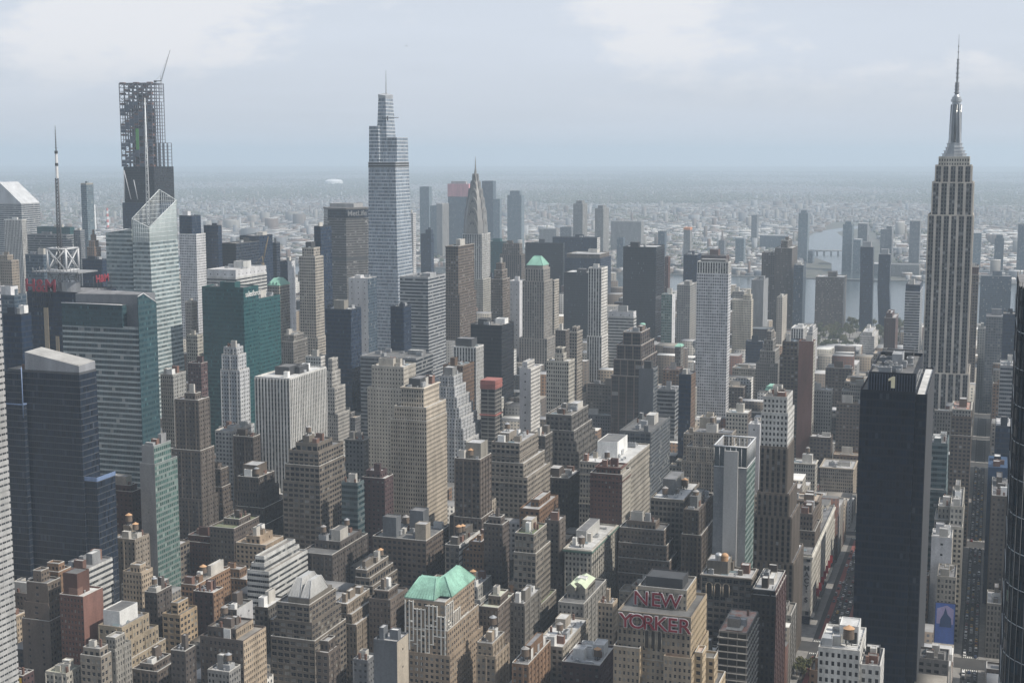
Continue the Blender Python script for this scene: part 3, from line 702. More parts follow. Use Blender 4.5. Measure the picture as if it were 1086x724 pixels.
# --- midtown, far rows
H('u2150', -6, 22.5, 42, 216, 272, 'greyb', 'pale banded skyscraper with a sloping wedge roof', **SK, wedge=1, n=0, pt=0, geo=False)
H('u1900', 4, 23, 25, 233, 275, 'whitev', 'white tower with dark vertical stripes in front of the wedge roofed skyscraper', **E2)
H('u1950', 24, 70, 78, 249, 272, 'band', 'long low grey banded block behind the antenna mast', **E2)
H('u2050', 39, 74, 79, 241, 250, 'teal', 'teal flat roofed block peeping over the long grey banded one', **E2)
H('u1980', 78, 85, 88, 244, 270, 'fgrey', 'grey blue slab right behind the slender gridded tower', **E2)
H('u2200', 85.5, 91.5, 99, 196, 275, 'paleg', 'slender dark glass tower with a white grid and stone cap', **AP, topst='lime', up=[(.01, .01, .01, .01, 3)], **E2)
H('u1900', 92, 100, 107, 262, 276, 'ochre', 'brown old tower with a pointed stepped crown at the foot of the slender gridded tower', up=[(.15, .15, .15, .15, 10), (.15, .15, .15, .15, 9), (.12, .12, .12, .12, 8)], **E2)
H('u1450', 87, 108, 113, 275, 300, 'navy', 'dark low slab between the antenna frame and the faceted glass tower', **E2)
H('u1350', 27, 46, 50, 270, 300, 'blueg', 'dark blue glass block behind the rooftop antenna frame', **E2)
H('u1420', -8, 12, 20, 276, 305, 'tan', 'beige masonry block under the striped white tower', up=[(.1, .1, .25, .1, 6)], **E2)
H('u1080', -9, 15, 28, 313, 330, 'blueg', 'low white roofed block under the beige masonry block', roof='white', pent=[(.1, .7, .2, .8, 7, 'wblank')], geo=False)
H('u860', 3, 22, 28, 333, 400, 'navy', 'dark navy slab with white roof corners behind the pale crowned glass tower', **SK, roof='white', pent=[(.5, .9, .1, .4, 5, WHITE)], geo=False, n=2)
H('u1650', 190, 208, 218, 248, 350, 'grid', 'grey stone grid tower with a dark glazed top right of the faceted glass tower', **SK, topst='navy', up=[(.02, .02, .25, .02, 24)], **E2)
H('u1680', 216, 231, 235, 239, 300, 'navy', 'dark blue office slab beside the grey stone grid tower', **SK, **E2)
H('u1700', 235, 250, 275, 258, 292, 'black', 'black block with thin white lines on its sunlit side above the white rooftop block', sst='nband', **E2)
H('u1850', 254, 275, 289, 250, 290, 'navy', 'taller dark slab behind the black block with white lines', **E2)
H('u1900', 288, 293, 297, 257, 280, 'nband', 'small dark banded tower right of the yellow crane', **E2)
H('u1380', 219, 250, 283, 294, 306, 'whiteb', 'white banded block with a blank white top floor behind the teal glass tower', topst='wblank', up=[(.01, .01, .01, .01, 8)], geo=False)
H('u1215', 214, 258, 276, 305, 480, 'teal', 'tall teal glass tower with dark window bands', **SK, sign='salesforce', L=30, geo=False, n=6)
H('u1260', 258.5, 273, 292, 317, 440, 'teal', 'lower stepped wing of the teal glass tower on its south side', L=48, geo=False)
H('u1500', 284, 296, 307, 303, 345, 'stone', 'stone hotel with a green copper mansard roof behind the teal tower', name='hotel', cat='building', mansard=1, n=0, pt=0, **E2 if 0 else dict(geo=False))
H('u1800', 297, 305, 313, 277, 302, 'navy', 'small tower with a dark front and a blank white side near the green mansard', sst='wblank', **E2)
H('u1500', 317, 334, 343, 272, 345, 'lime', 'slim limestone setback tower with vertical ribs left of the wide octagonal slab', **SK, up=[(.12, .14, .14, .12, 10)], pent=[(.2, .8, .3, .8, 6, DARK)], dn=[(95, 3, 5, 3, 2), (125, 6, 9, 4, 10), (150, 9, 14, 6, 16)], st2='stonev', geo=False)
H('u1550', 333, 340, 344, 240, 262, 'navy', 'dark slab edge showing beside the wide octagonal slab', L=30, **E2)
H('u1560', 369.5, 390, 399.5, 295, 360, 'wblank', 'blank white slab with a dark glass side in front of the octagonal slab', sst='blueg', **E2)
H('u1300', 345, 372, 383, 328, 410, 'navy', 'dark blue glass tower with a rooftop box below the octagonal slab', **SK, pent=[(.1, .5, .3, .7, 8, 'stone')], geo=False)
H('u1480', 424, 454, 472.5, 294, 378, 'greyb', 'grey banded office tower right in front of the tapering glass skyscraper', **SK, geo=False)
H('u1330', 414, 428, 436, 325, 375, 'navy', 'small dark glazed tower overlapping the grey banded office tower', geo=False)
H('u1660', 472.5, 486, 503, 261, 345, 'brown', 'broad brown masonry tower partly hiding the needle spired skyscraper', **SK, corn='top', dn=[(60, 1, 3, 2, 2)], geo=False)
H('u2250', 530, 553, 557, 270, 300, 'brownv', 'brown gothic tower with a buttressed crown behind the green pyramid roof', **SK, up=[(.1, .1, .1, .1, 12), (.02, .02, .02, .02, 6)], **E2)
H('u1800', 521, 533, 541, 296, 340, 'brown', 'narrow brown tower with a stepped crown in front of the gothic brown one', up=[(.15, .15, .15, .15, 12), (.1, .1, .1, .1, 9)], dn=[(70, 2, 4, 2, 2)], **E2)
H('u2100', 515, 522, 526, 293, 330, 'navy', 'dark sliver slab left of the narrow brown stepped tower', **E2)
H('u1850', 539, 551, 557, 298, 340, 'wblank', 'white plain slab with blue window columns beside the pyramid roof tower', **E2)
H('u1760', 554, 577, 586, 298, 385, 'stonev', 'grand stone tower with a green pyramid roof', **SK, up=[(.08, .10, .06, .14, 16)], pyr=1, n=0, pt=0, dn=[(75, 2, 4, 5, 6)], geo=False)
H('u1800', 586, 588, 593, 297, 350, 'lime', 'pale stone wing standing against the green pyramid roof tower', **E2)
H('u1370', 499, 532, 545, 345, 420, 'black', 'broad black cube shaped office block', roof='gravel', pent=[(.1, .4, .5, .8, 5, DARK), (.5, .8, .1, .4, 4, WHITE)], geo=False)
H('u1700', 490.5, 497, 502, 352, 368, 'stone', 'small stone tower with a green peaked roof behind the white ribbed block', mansard=1, n=0, pt=0, geo=False)
H('u1560', 624, 638, 644.5, 284, 345, 'whitev', 'white needle apartment tower with balconies down one side', **AP, sst='pomo2' if 0 else 'white', dn=[(78, .5, 1, 1, .6), (135, 1, 2, 2, 1.2)], geo=False, n=0)
H('u1640', 645, 672, 675, 336, 372, 'whiteb', 'low white banded block beside the white needle tower', topst='wblank', up=[(.01, .01, .01, .01, 6)], geo=False)
H('u1500', 589, 600, 604, 350, 372, 'brown', 'dark brown block with a white roof tank behind the gridded beige tower', geo=False)
H('u1450', 604, 612, 618, 352, 400, 'stone', 'plain stone tower with a small rounded cap beside the white needle', up=[(.2, .2, .2, .2, 5)], geo=False)
H('u1320', 654, 680, 694, 366, 420, 'pomo', 'brown granite and dark glass tower with stepped corners', **SK, up=[(.06, .22, .05, .25, 12)], dn=[(14, 0, 3, 1, 9), (30, 0, 5, 1, 14)], geo=False)
H('u1420', 677, 683, 686, 349, 358, 'umber', 'small round capped tower with a green dome behind the granite tower', dome=1, n=0, pt=0, geo=False)
H('u1090', 677.5, 693, 697.5, 391, 455, 'slate', 'thin blind grey slab with balconies on its edge', **AP, sst='balc', pent=[(.2, .6, .2, .7, 5, DARK)], n=1)
H('u1260', 720, 733, 738, 397, 440, 'navy', 'dark teal block with an orange brick flank near the white grid tower', sst='ochre', geo=False)
H('u1300', 697, 716, 720, 413, 432, 'band', 'low pale banded block behind the thin blind slab', geo=False)
H('u1600', 703, 720, 725, 392, 405, 'ochre', 'low building with a red roof under the narrow green glass tower', roof='red', geo=False, **LF)
H('u1620', 716, 722, 725, 368, 378, 'stone', 'low block with a pale green roof near the white grid tower', copper_roof=1, geo=False, **LF)
# --- middle rows
H('u1260', 198, 209, 215, 355, 385, 'lime', 'small pale stone block between the faceted and the teal glass towers', geo=False)
H('u1400', 196, 203, 209, 320, 355, 'sand', 'beige masonry tower behind the small pale stone block', geo=False)
H('u1150', 199, 213, 217, 385, 420, 'wine', 'dark maroon block at the foot of the teal glass tower', geo=False)
H('u1050', 235, 252, 261, 376, 455, 'white', 'bright white old setback tower in front of the teal glass tower', **SK, up=[(.06, .1, .12, .1, 6)], dn=[(13, .6, 1.2, 1.5, 2), (62, 3, 3, 3, 6)], tanks=0)
H('u985', 270, 307, 346, 401, 520, 'whitev', 'white office block with close vertical fins and a flat pale roof', **SK, roof='white', pent=[(.3, .6, .35, .75, 5, DARK), (.45, .7, .2, .32, 4, DARK)], n=4)
H('u1420', 294, 311, 326, 362, 388, 'stone', 'stepped stone block between the teal tower and the slim limestone tower', up=[(.1, .35, .05, .2, 7)], geo=False)
H('u1290', 324, 340, 347, 378, 400, 'white', 'pale ribbed block behind the white finned office block', geo=False)
H('u1200', 346, 352, 361, 394, 470, 'lime', 'limestone stepped tower right of the white finned office block', up=[(.1, .2, .1, .2, 12)], dn=[(15, 1, 1, 3, 4), (40, 1, 2, 6, 6)])
H('u1080', 170, 183, 197, 397, 425, 'stone', 'old stone tower with one white side in front of the faceted glass tower', sst='lime')
H('u920', 185, 210, 222, 424, 560, 'brown', 'tall brown setback tower with blue grey roof tanks beside the blind grey slab', dn=[(38, 2, 3, 2, 2), (75, 4, 6, 3, 4)], tanks=2, **SK)
H('u1010', 228, 246, 266, 457, 505, 'white', 'white windowed base block below the bright white setback tower', group=None)
H('u960', 247, 268, 272, 463, 500, 'umber', 'dark stone block with a columned top left of the white finned block', **LF)
H('u1290', 382, 441, 459, 380, 400, 'band', 'wide grey banded block with a busy plant roof behind the pale beige slab', n=8)
H('u1060', 394, 428, 441, 389, 470, 'beige', 'pale beige slab with few small windows left of the tall tan tower', **AP, roof='white', dn=[(18, 0, 4, .5, .3)])
H('u965', 418, 452, 473, 432, 555, 'sand', 'tall tan masonry tower with a notched crown rising from the dark roofs', **SK, up=[(.10, .16, .14, .12, 14)], dn=[(10, .3, 3, .3, 1)], corn='top', pent=[(.2, .8, .3, .8, 5, DARK)], tanks=1)
H('u1130', 464, 482, 494, 410, 490, 'white', 'white terraced tower stepping down like a ziggurat', **SK, up=[(.06, .06, .1, .15, 9)], dn=[(9, .2, .3, 2, 4), (18, .3, .4, 4, 8), (27, .4, .5, 6, 12), (36, .5, .6, 8, 16), (46, .6, .7, 11, 20)], pent=[(.2, .7, .2, .8, 6, 'grey')])
H('u1310', 481, 505, 513, 368, 460, 'whitev', 'white finned block with a dark plant box in front of the black cube', pent=[(.15, .85, .25, .95, 7, DARK)], geo=False)
H('u1190', 470, 491, 503, 388, 410, 'ochre', 'low orange brown block behind the white terraced tower', geo=False)
H('u1160', 510, 525, 532, 404, 455, 'conc', 'half built concrete tower wrapped in red safety netting on top', net2=1, n=0, pt=0, ph=.2)
H('u1210', 551, 563, 573, 391, 455, 'wblank', 'pinkish white blind slab with a stepped top below the pyramid roof tower', sst='white', up=[(.05, .2, .35, .2, 6)])
H('u1170', 579.5, 603, 609.5, 383, 445, 'lime', 'beige gridded tower with a tiered rooftop lantern', **AP, sub=1, up=[(.25, .3, .3, .25, 6), (.05, .08, .08, .05, 5)], corn='top', n=0)
H('u1180', 725, 737, 741, 460, 475, 'tan', 'beige stone base block below the white grid tower', **LF)
H('u1140', 742, 757, 760, 443, 470, 'sand', 'blind beige tower block rising from the wide beige stepped block', west='sblank', n=2)
H('u1120', 735, 776, 781, 460, 520, 'sand', 'wide beige masonry block with many small windows and stepped shoulders', dn=[(12, .4, 5, .5, .5), (24, .8, 9, 1, 1)], sub=1, tanks=1)
H('u1230', 770, 793, 797, 438, 470, 'lime', 'white fronted loft with a brown flank behind the wide beige block', sst='brown', **LF, tanks=1)
H('u1180', 793.5, 806, 809, 450, 490, 'wblank', 'white blind party wall building beside the white capped brown tower', **LF)
H('u1350', 812, 821, 824, 414, 420, 'stone', 'old block with a green copper pyramid behind the white capped tower', mansard=1, n=0, pt=0, geo=False, **LF)
H('u900', 806, 835, 842, 474, 610, 'brownv', 'tall brown ribbed tower with a white terracotta cap', **SK, topst='white', ntop=2, up=[(.01, .01, .01, .01, 22), (.05, .06, .06, .05, 10)], dn=[(30, 1, 1, 2, 5), (45, 1.2, 3, 4, 8), (75, 1.4, 4, 6, 16)], rm2='white')
H('u835', 757, 792, 801, 497, 605, 'blank', 'grey blank modern slab with a glazed screen around its roof', **AP, sst='greeng', frame=1, n=4)
H('u880', 725, 741, 756, 541, 590, 'brown', 'brown setback loft with a roof box left of the grey blank modern slab', **LF, dn=[(16, .5, 1, 2, 2)], pent=[(.2, .7, .3, .8, 6, 'grey')], tanks=1)
H('u1050', 657, 690, 722, 458, 520, 'balc', 'dark apartment slab lined with balconies', **AP, n=3)
H('u900', 626, 660, 669, 503, 555, 'brick', 'red brick loft with white stone corners and a sunlit white side', **LF, sst='lime', bands=1, tanks=1, corn='top')
H('u960', 615, 663, 689, 492, 520, 'stone', 'big stone loft block behind the red brick loft', **LF, pent=[(.3, .7, .35, .8, 10, WHITE)], bands=1, dn=[(26, .3, .3, .5, .5)], tanks=1)
H('u1010', 579, 606, 624, 440, 500, 'loft', 'brown grey terraced tower left of the balconied slab', dn=[(12, .2, .3, 2, 4), (20, .3, .4, 4, 7), (28, .4, .5, 6, 10)])
H('u930', 521, 551, 571, 470, 520, 'stone', 'broad stone loft with a flat pale roof and sloping terraces', **LF, dn=[(14, .3, .5, 3, 6), (24, .5, .7, 6, 10)], roof='silver', bands=1)
H('u1000', 566, 578, 586, 462, 500, 'loft', 'narrower stone loft behind the broad terraced stone loft', **LF, roof='silver')
H('u870', 482, 509, 521, 487, 560, 'umber', 'dark brown loft tower beside the tall tan tower', **LF, dn=[(40, .4, .6, 1, 1)], pent=[(.3, .9, .1, .7, 9, 'stone')])
H('u900', 384, 408, 417, 507, 575, 'wine', 'dark wine brick building just left of the tall tan tower', **LF, tanks=0)
H('u870', 362, 379, 386, 512, 570, 'aqua', 'green glass ribbon windowed building beside the dark wine brick one', **LF)
H('u980', 366, 385, 391, 466, 500, 'stone', 'stone block with pale cornices behind the green ribbon windowed building', **LF, bands=1, corn='top')
H('u830', 306, 338, 364, 479, 580, 'loft', 'tall brown grey masonry tower with a blind tan flank', **SK, dn=[(10, .3, 3, .4, 1), (22, .5, 5, .8, 2)], up=[(.1, .15, .12, .3, 5)], tanks=1, wide=1)
H('u880', 252, 274, 291, 506, 560, 'umber', 'brown loft with a blind upper wall and a sloping terraced side', **LF, dn=[(10, .2, 1, 2, 3), (22, .3, 2, 4, 6), (34, .4, 3, 5, 8)], pent=[(.2, .8, .2, .9, 7, 'brown')])
H('u930', 211, 234, 242, 497, 560, 'umber', 'dark setback loft block behind the roof garden building', **LF, dn=[(14, .4, 2, 1, 1), (28, .6, 4, 2, 2)])
# --- theatre district front row, left
H('u575', -14, -13, 9, 250, 700, 'edge', 'near white tower with close horizontal slits at the left border of the view', **SK, Lx=1, geo=True)
H('u720', 8, 84, 102, 395, 530, 'nband', 'dark blue glass tower with a pale sloping roof screen', **SK, crown11=1, n=4, pt=0, geo=False)
H('u960', 66, 147, 166, 347, 520, 'tsq', 'dark teal tower with white bands and a slanted glass crown', **SK, crown7=1, n=2, pt=0, geo=False, sst='tsq')
H('h100', 40, 67, 90, 543, 610, 'tan', 'old tan masonry block with recessed window bays left of the striped condominium', **LF, up=[(.15, .0, .3, .1, 12)], wp=100, tanks=1)
H('h112', 74, 82, 103, 514, 580, 'sand', 'tan condominium with white and brick stripes down its sunlit side', **AP, sst='stripe', up=[(.1, .1, .1, .4, 8)], tanks=0)
H('h88', 14, 34, 40, 545, 600, 'grey', 'dull grey block behind the near white tower', **LF)
H('h103', 112, 140, 149, 521, 575, 'wine', 'dark purple brown tower left of the blind grey slab with green glass', **AP, pent=[(.1, .9, .2, .9, 5, 'lime')], up=[(.1, .1, .1, .1, 4)], tanks=1)
H('h125', 148, 164, 188, 492, 575, 'slate', 'slab hotel with a blind grey front and pale green glass side', name='hotel', cat='tower', sst='greeng', up=[(.05, .1, .1, .2, 12)], n=4, west='gblank')
H('h80', 118, 143, 158, 572, 610, 'tan', 'small tan block with two wooden tanks before the blind grey slab', **LF, tanks=2, tk=1)
H('h62', 163, 181, 201, 582, 610, 'loft', 'low flat loft at the foot of the blind grey slab', **LF, tanks=1)
H('h88', 28, 50, 64, 618, 705, 'brown', 'tall brown stepped wall building beside the near white tower', **LF, west='bblank', dn=[(12, .3, 2, .4, .4), (22, .5, 4, .8, .8)], up=[(.2, .2, .4, .2, 6)])
H('h92', 42, 62, 71, 606, 640, 'ochre', 'yellowish rear block behind the brown stepped wall building', **LF)
H('h82', 65, 91, 119, 603, 630, 'blank', 'grey modern block with long window strips on its white side', **LF, sst='whiteb', n=6)
H('h84', 63, 88, 109, 632, 705, 'brick', 'deep red brick building with a blue grey tank enclosure', **LF, sst='rblank', pent=[(.15, .75, .35, .95, 11, 'brick')], tanks=1, tk=1, wp=100)
H('h76', 104, 129, 158, 665, 720, 'warm', 'sunlit yellow tan loft with a white penthouse and rounded terraces', **LF, pent=[(.15, .8, .25, .95, 7, WHITE)], dn=[(9, .4, .5, 2, 6), (18, .6, .8, 4, 10)], wp=100, n=3)
H('h62', 85, 107, 118, 696, 720, 'stone', 'grey stone block in front of the yellow tan loft', **LF, up=[(.1, .1, .1, .1, 4)], wp=60)
H('h66', 108, 122, 139, 688, 722, 'lime', 'pale stepped stone block with a white parapet beside the yellow tan loft', **LF, up=[(.1, .2, .1, .3, 6)], wp=60)
H('h52', 48, 70, 86, 714, 724, 'lime', 'low pale house with a green tinted roof before the grey stone block', **LF, roof='pale')
H('h46', 4, 24, 36, 716, 724, 'wine', 'small dark building with a yellow panel by the near white tower', **LF, yellow=1)
H('h75', 130, 150, 162, 607, 625, 'tan', 'tan block with a row of dark tanks behind the grey modern block', **LF, tanks=3, tk=0)
H('h70', 153, 166, 182, 628, 690, 'umber', 'dark flank building between the yellow tan loft and the sunlit corner loft', **LF, tanks=1)
H('h60', 172, 191, 209, 652, 690, 'warm', 'small sunlit corner loft with wide windows facing the sun', **LF, up=[(.2, .3, .3, .2, 6)], wp=80)
H('h66', 205, 226, 234, 628, 660, 'wine', 'square dark building with a pink flank among low roofs', **LF, tanks=1, sst='ochre')
H('h72', 234, 251, 268, 646, 690, 'umber', 'narrow dark building with a blind white painted side', **LF, sst='wblank')
H('h72', 212, 258, 282, 679, 722, 'umber', 'dark corner building with a red and white painted wall sign', **LF, redsign=1, sst='tan', wp=80)
H('h58', 220, 243, 252, 712, 724, 'grey', 'grey stucco bulkhead building in front of the dark corner building', **LF)
H('h72', 181, 196, 207, 690, 724, 'umber', 'dark front building with red trim left of the dark corner building', **LF)
H('h76', 293, 328, 356, 641, 724, 'loft', 'dark stepped apartment building with a twin hipped silver metal roof', name='apartment_building', cat='building', hip='METAL', n=0, pt=0, terr=1, dn=[(10, 1, 1.5, 2, 3), (20, 2, 3, 4, 5)], wp=100)
H('h62', 270, 284, 303, 644, 690, 'loft', 'low loft with two flat white roofs left of the silver hipped roof', **LF, roof='white', n=2)
H('h70', 262, 285, 326, 606, 630, 'whiteb', 'long low building with white stepped roof bands', **LF, up=[(.05, .1, .3, .05, 4), (.05, .1, .1, .05, 4)], geo=True)
H('h72', 222, 248, 276, 560, 600, 'umber', 'dark building with a planted roof terrace and white skylights', **LF, roof='green', n=9)
H('h60', 192, 208, 244, 620, 640, 'ochre', 'long loft with pinkish stone roof bands among low roofs', **LF, bands=1, n=8)
H('h70', 318, 352, 390, 588, 600, 'umber', 'dark flat roofed block below the tall brown grey masonry tower', **LF, roof='tar', tanks=2)
H('h78', 377, 389, 412, 604, 640, 'loft', 'loft with white stepped terraces left of the green roofed tower', **LF, dn=[(5, .2, .3, 2, 3), (10, .4, .5, 4, 5)], tanks=2, tk=1)
H('h62', 352, 368, 392, 640, 690, 'tan', 'tan terraced loft just right of the silver hipped roof', **LF, dn=[(6, .2, .3, 3, 4), (12, .4, .5, 6, 8)], tanks=2, tk=1, wp=60)
H('h60', 335, 348, 361, 692, 724, 'umber', 'low brown house with a pale roof hatch below the silver hipped roof', **LF, up=[(.3, .05, .3, .1, 5)], wp=40)
H('h62', 391, 414, 432, 636, 690, 'brown', 'low old brown block with a gabled parapet left of the green roofed tower', **LF, corn='top', wp=60)
H('h86', 396, 421, 433, 680, 724, 'slate', 'plain slate grey tower slab with an orange coned roof tank', **AP, tanks=1, tk=1, n=2, sst='sblank')
H('h55', 374, 390, 396, 700, 724, 'grey', 'dull grey low house beside the plain slate tower slab', **LF)
H('h88', 430, 472, 503, 638, 724, 'tan', 'stepped brown and white tower under a mint green copper roof', name='apartment_building', cat='building', hip='GREEN', zig=1, n=0, pt=0, wp=100, dn=[(16, .4, .6, 1.5, 3), (30, .8, 1.2, 3, 6)])
H('h64', 488, 500, 512, 664, 710, 'brown', 'round old brown tower top with a white toothed parapet', drum=1, **LF, n=0, pt=0)
H('h64', 506, 522, 535, 682, 724, 'tan', 'tan stepped flats right of the round tower top', **LF, dn=[(7, .3, .4, 2, 3)], wp=60)
H('h56', 478, 505, 533, 700, 724, 'umber', 'dark blind gable building with one arched window', **LF, west='bblank')
H('h70', 508, 528, 545, 644, 690, 'umber', 'brown block with a domed roof tank and green tinted terrace', **LF, tanks=1, tk=2, roof='pale', wp=60)
H('h74', 490, 506, 521, 622, 650, 'lime', 'pale grey stepped loft right behind the mint green roof', **LF, dn=[(8, .2, .3, 2, 3)])
H('h78', 395, 452, 476, 573, 615, 'umber', 'dark wide low block with a yellow rooftop plant room before the tall tan tower', **LF, roof='tar', pent=[(.1, .3, .6, .85, 12, 'slate'), (.45, .7, .25, .5, 14, 'slate'), (.1, .3, .05, .25, 9, 'sand')], n=8)
H('h80', 472, 487, 509, 578, 620, 'loft', 'low loft with white banded windows on its sunlit side', **LF, sst='whiteb', roof='tar')
H('h90', 483, 514, 526, 536, 575, 'sand', 'yellowish topped loft block right of the tall tan tower', **LF, pent=[(.2, .6, .3, .8, 7, 'lime')], n=8, tanks=1)
H('h98', 513, 533, 540, 556, 650, 'umber', 'narrow dark brown slab building with a glazed roof plant', **LF, n=7)
H('h102', 546, 566, 580, 566, 700, 'loft', 'stone loft tower with a green turf roof', **LF, roof='green', dn=[(12, .5, .6, 1.5, 3), (45, .8, 1.2, 4, 8)], wp=100, pent=[(.4, .8, .4, .9, 5, 'sand')])
H('h104', 578, 593, 600, 552, 690, 'brown', 'brown loft tower close behind the turf roofed tower', **LF, dn=[(35, .4, 1, 2, 5), (60, .8, 2, 3, 9)])
H('h92', 551, 572, 592, 540, 570, 'ochre', 'ochre walled loft with a busy plant roof above the turf roofed tower', **LF, n=9, tanks=1)
H('h90', 577, 603, 616, 507, 560, 'umber', 'dark sided loft with a white cluttered roof', **LF, roof='white', n=9)
H('h86', 599, 627, 655, 583, 650, 'lime', 'pale stone block with a green cornice and white roof decks', **LF, corn='top', roof='white', n=9, pent=[(.3, .8, .5, .9, 6, 'whiteb')], green_corn=1)
H('h90', 657, 704, 735, 562, 620, 'brown', 'big brown loft with terraces stepping toward the sun', **LF, dn=[(10, .3, .5, 2, 3), (20, .5, .7, 4, 6), (30, .7, .9, 6, 9)], tanks=3, tk=0, n=9)
H('h104', 690, 725, 742, 530, 570, 'loft', 'grey stone loft with a flat roofed pavilion behind the big brown loft', **LF, pent=[(.3, .8, .4, .8, 9, 'grey')], n=7)
H('h70', 592, 619, 643, 640, 690, 'stone', 'long loft with pale green roof gables on its front', **LF, gables=1, roof='tar', n=8)
H('h58', 566, 597, 624, 686, 705, 'lime', 'low building with a broad cream white roof', **LF, roof='white', n=5)
H('h66', 541, 556, 574, 640, 690, 'stone', 'stone loft with a regular window grid left of the cream white roof', **LF, wp=100)
H('h60', 543, 560, 584, 704, 724, 'ochre', 'orange terracotta building at the bottom of the view', **LF, pent=[(.25, .8, .2, .6, 6, 'ochre')], wp=60)
H('h56', 596, 636, 652, 705, 724, 'wine', 'dark brown low block with white roof hatches before the red lettered hotel', **LF, pent=[(.2, .4, .5, .8, 5, WHITE), (.5, .8, .1, .4, 5, WHITE)], tanks=1)
H('h72', 634, 650, 655, 640, 680, 'tan', 'slim tan block with wooden tanks beside the red lettered hotel', **LF, tanks=2, tk=1)
H('u655', 656, 731, 746, 677, 724, 'tan', 'stepped tan hotel with two red rooftop words', name='hotel', cat='hotel', hotel=1, n=3, pt=0, wp=100, L=42)
H('u815', 744, 797, 803, 613, 660, 'loft', 'brown loft with three dark arches under its roof line', **LF, arches=1, tanks=0, domes=1, wp=60, corn='top')
H('u800', 798, 822, 833, 626, 720, 'umber', 'dark brown slab with white dotted windows beside the half built concrete frame', **LF, dn=[(3, .3, .4, .5, .6)], sst='wine', geo=True)
H('u705', 762.5, 792, 804, 671, 724, 'conc', 'half built concrete frame building with an orange top deck', name='building_under_construction', cat='building', roof='red', open=1, n=2, pt=0, ph=.4)
# --- along the avenue on the right
H('u1010', 845, 862, 866, 545, 570, 'brown', 'old brown department store tower with terraces behind the pale store front', **LF, dn=[(12, 1, 2, 2, 4), (25, 2, 3, 3, 8)], L=30, n=5)
H('u1340', 870, 905, 906, 497, 520, 'sand', 'beige stone block facing the avenue end with rows of square windows', L=40, corn='top', **LF)
H('u1020', 985, 1005, 1006.5, 470, 600, 'aqua', 'pale teal and white banded building right of the black slab tower', L=40, dn=[(32, 8, .3, .4, .5)], sub=1)
H('u1230', 1008, 1030, 1031, 462, 535, 'brown', 'brown hotel block with a white crown and red roof edge on the busy street', name='hotel', cat='hotel', L=45, topst='lime', up=[(.01, .01, .01, .01, 16), (.04, .05, .05, .04, 6)], roof='red', corn='top')
H('u1000', 995, 1011, 1012, 537, 570, 'beige', 'small cream building stepping down beside the pale teal banded one', L=25, **LF, dn=[(8, 6, 2, 2, 1)])
H('u985', 1008, 1021, 1022, 537, 610, 'lime', 'pale narrow building along the busy street with roof sheds', L=60, **LF, dn=[(12, 8, .4, .5, .6)], n=9)
H('u945', 988, 1010, 1011, 570, 620, 'beige', 'blank cream walled building above the billboard', L=25, **LF, west='wblank')
H('u925', 994, 1014, 1015, 612, 680, 'stone', 'corner building with square windows above a blue billboard', L=30, **LF, billboard=1, wp=40)
H('u1015', 1052, 1072, 1073, 526, 600, 'brown', 'low brown building with white roof boxes beside the curved glass tower', L=60, **LF, roof='greyr', n=9)
H('u1075', 1049, 1068, 1069, 497, 525, 'navy', 'low building wrapped in blue scaffold netting on the busy street', L=40, **LF, bluenet=1)
H('u955', 1047, 1062, 1063, 640, 700, 'stone', 'low buildings with a white sign at the corner of the busy street', L=30, **LF, n=6)
H('u1120', 1056, 1074, 1075, 452, 500, 'navy', 'dark glazed slab above the blue netted building', L=40, geo=False)
# styles used by only one or two walls
S['rblank'] = ST((.19, .10, .08), DG, 60., 60., .02, .02, 'x'); S['sblank'] = ST((.42, .37, .30), DG, 14., 9., .1, .15, 'p')
S['gblank'] = ST((.27, .275, .28), DG, 60., 60., .02, .02, 'x')
S['stripe'] = ST((.30, .17, .12), (.34, .38, .40), 4.2, 3.1, .62, .6, 'p', blinds=.6, blind=(.6, .6, .58))
for k in ('rblank', 'sblank', 'gblank', 'stripe'): S[k]['key'] = k
# ------------------------------------------------------------------ adjust the footprints so that no two buildings share ground
for b in B:
    o = b['o']
    if 'xw' in o:                                # slab whose broad dark side is its west front
        b['y1'] = y_at(o['xw'], b['x0'], b['h']); b['st'] = o['west']; o['sst'] = 'white'; b['x1'] = b['x0']+22
    elif 'west' in o: o['sst'] = o.get('sst', b['st']); b['st'] = o['west']
    if 'Lx' in o: b['x1'] = x_at(5, b['y0'], 215); b['y1'] = b['y0']+38; b['x0'] -= 12
def foot(b, m=0):
    dn = b['o'].get('dn', []); g = [max([0]+[d[i] for d in dn]) for i in (1, 2, 3, 4)]
    return b['x0']-g[0]-m, b['x1']+g[3]+m, b['y0']-g[2]-m, b['y1']+g[1]+m
def ov(p, q): return min(p[1], q[1])-max(p[0], q[0]), min(p[3], q[3])-max(p[2], q[2])
SPECIAL = []                                    # footprints of the buildings made one by one further down
def special(x0, x1, y0, y1, px): SPECIAL.append(dict(x0=x0, x1=x1, y0=y0, y1=y1, px=px, o={}, h=100))
def rect(u, xl, xc, y, L): X, Y, Z = on_u(xc, y, u); a = y_at(xl, X, Z); return [X, X+L, min(Y, a), max(Y, a), Z]
R_OV = rect(1760, 390.5, 419, 148, 46); R_MET = rect(1960, 334, 380, 221, 70); R_CHR = rect(2080, 490.5, 511, 248, 32)
R_ESB = rect(1420, 984, 1032, 228, 60); R_BOA = rect(1190, 140, 158, 241, 50); R_BOB = rect(1196, 112, 139.8, 244, 40)
R_JPM = rect(1900, 130.7, 163, 177, 60); R_CDN = rect(1010, 28, 86, 300, 50); R_CUA = rect(2700, 911.5, 925.5, 264, 24); R_CUB = rect(2700, 930.5, 943.5, 270, 24)
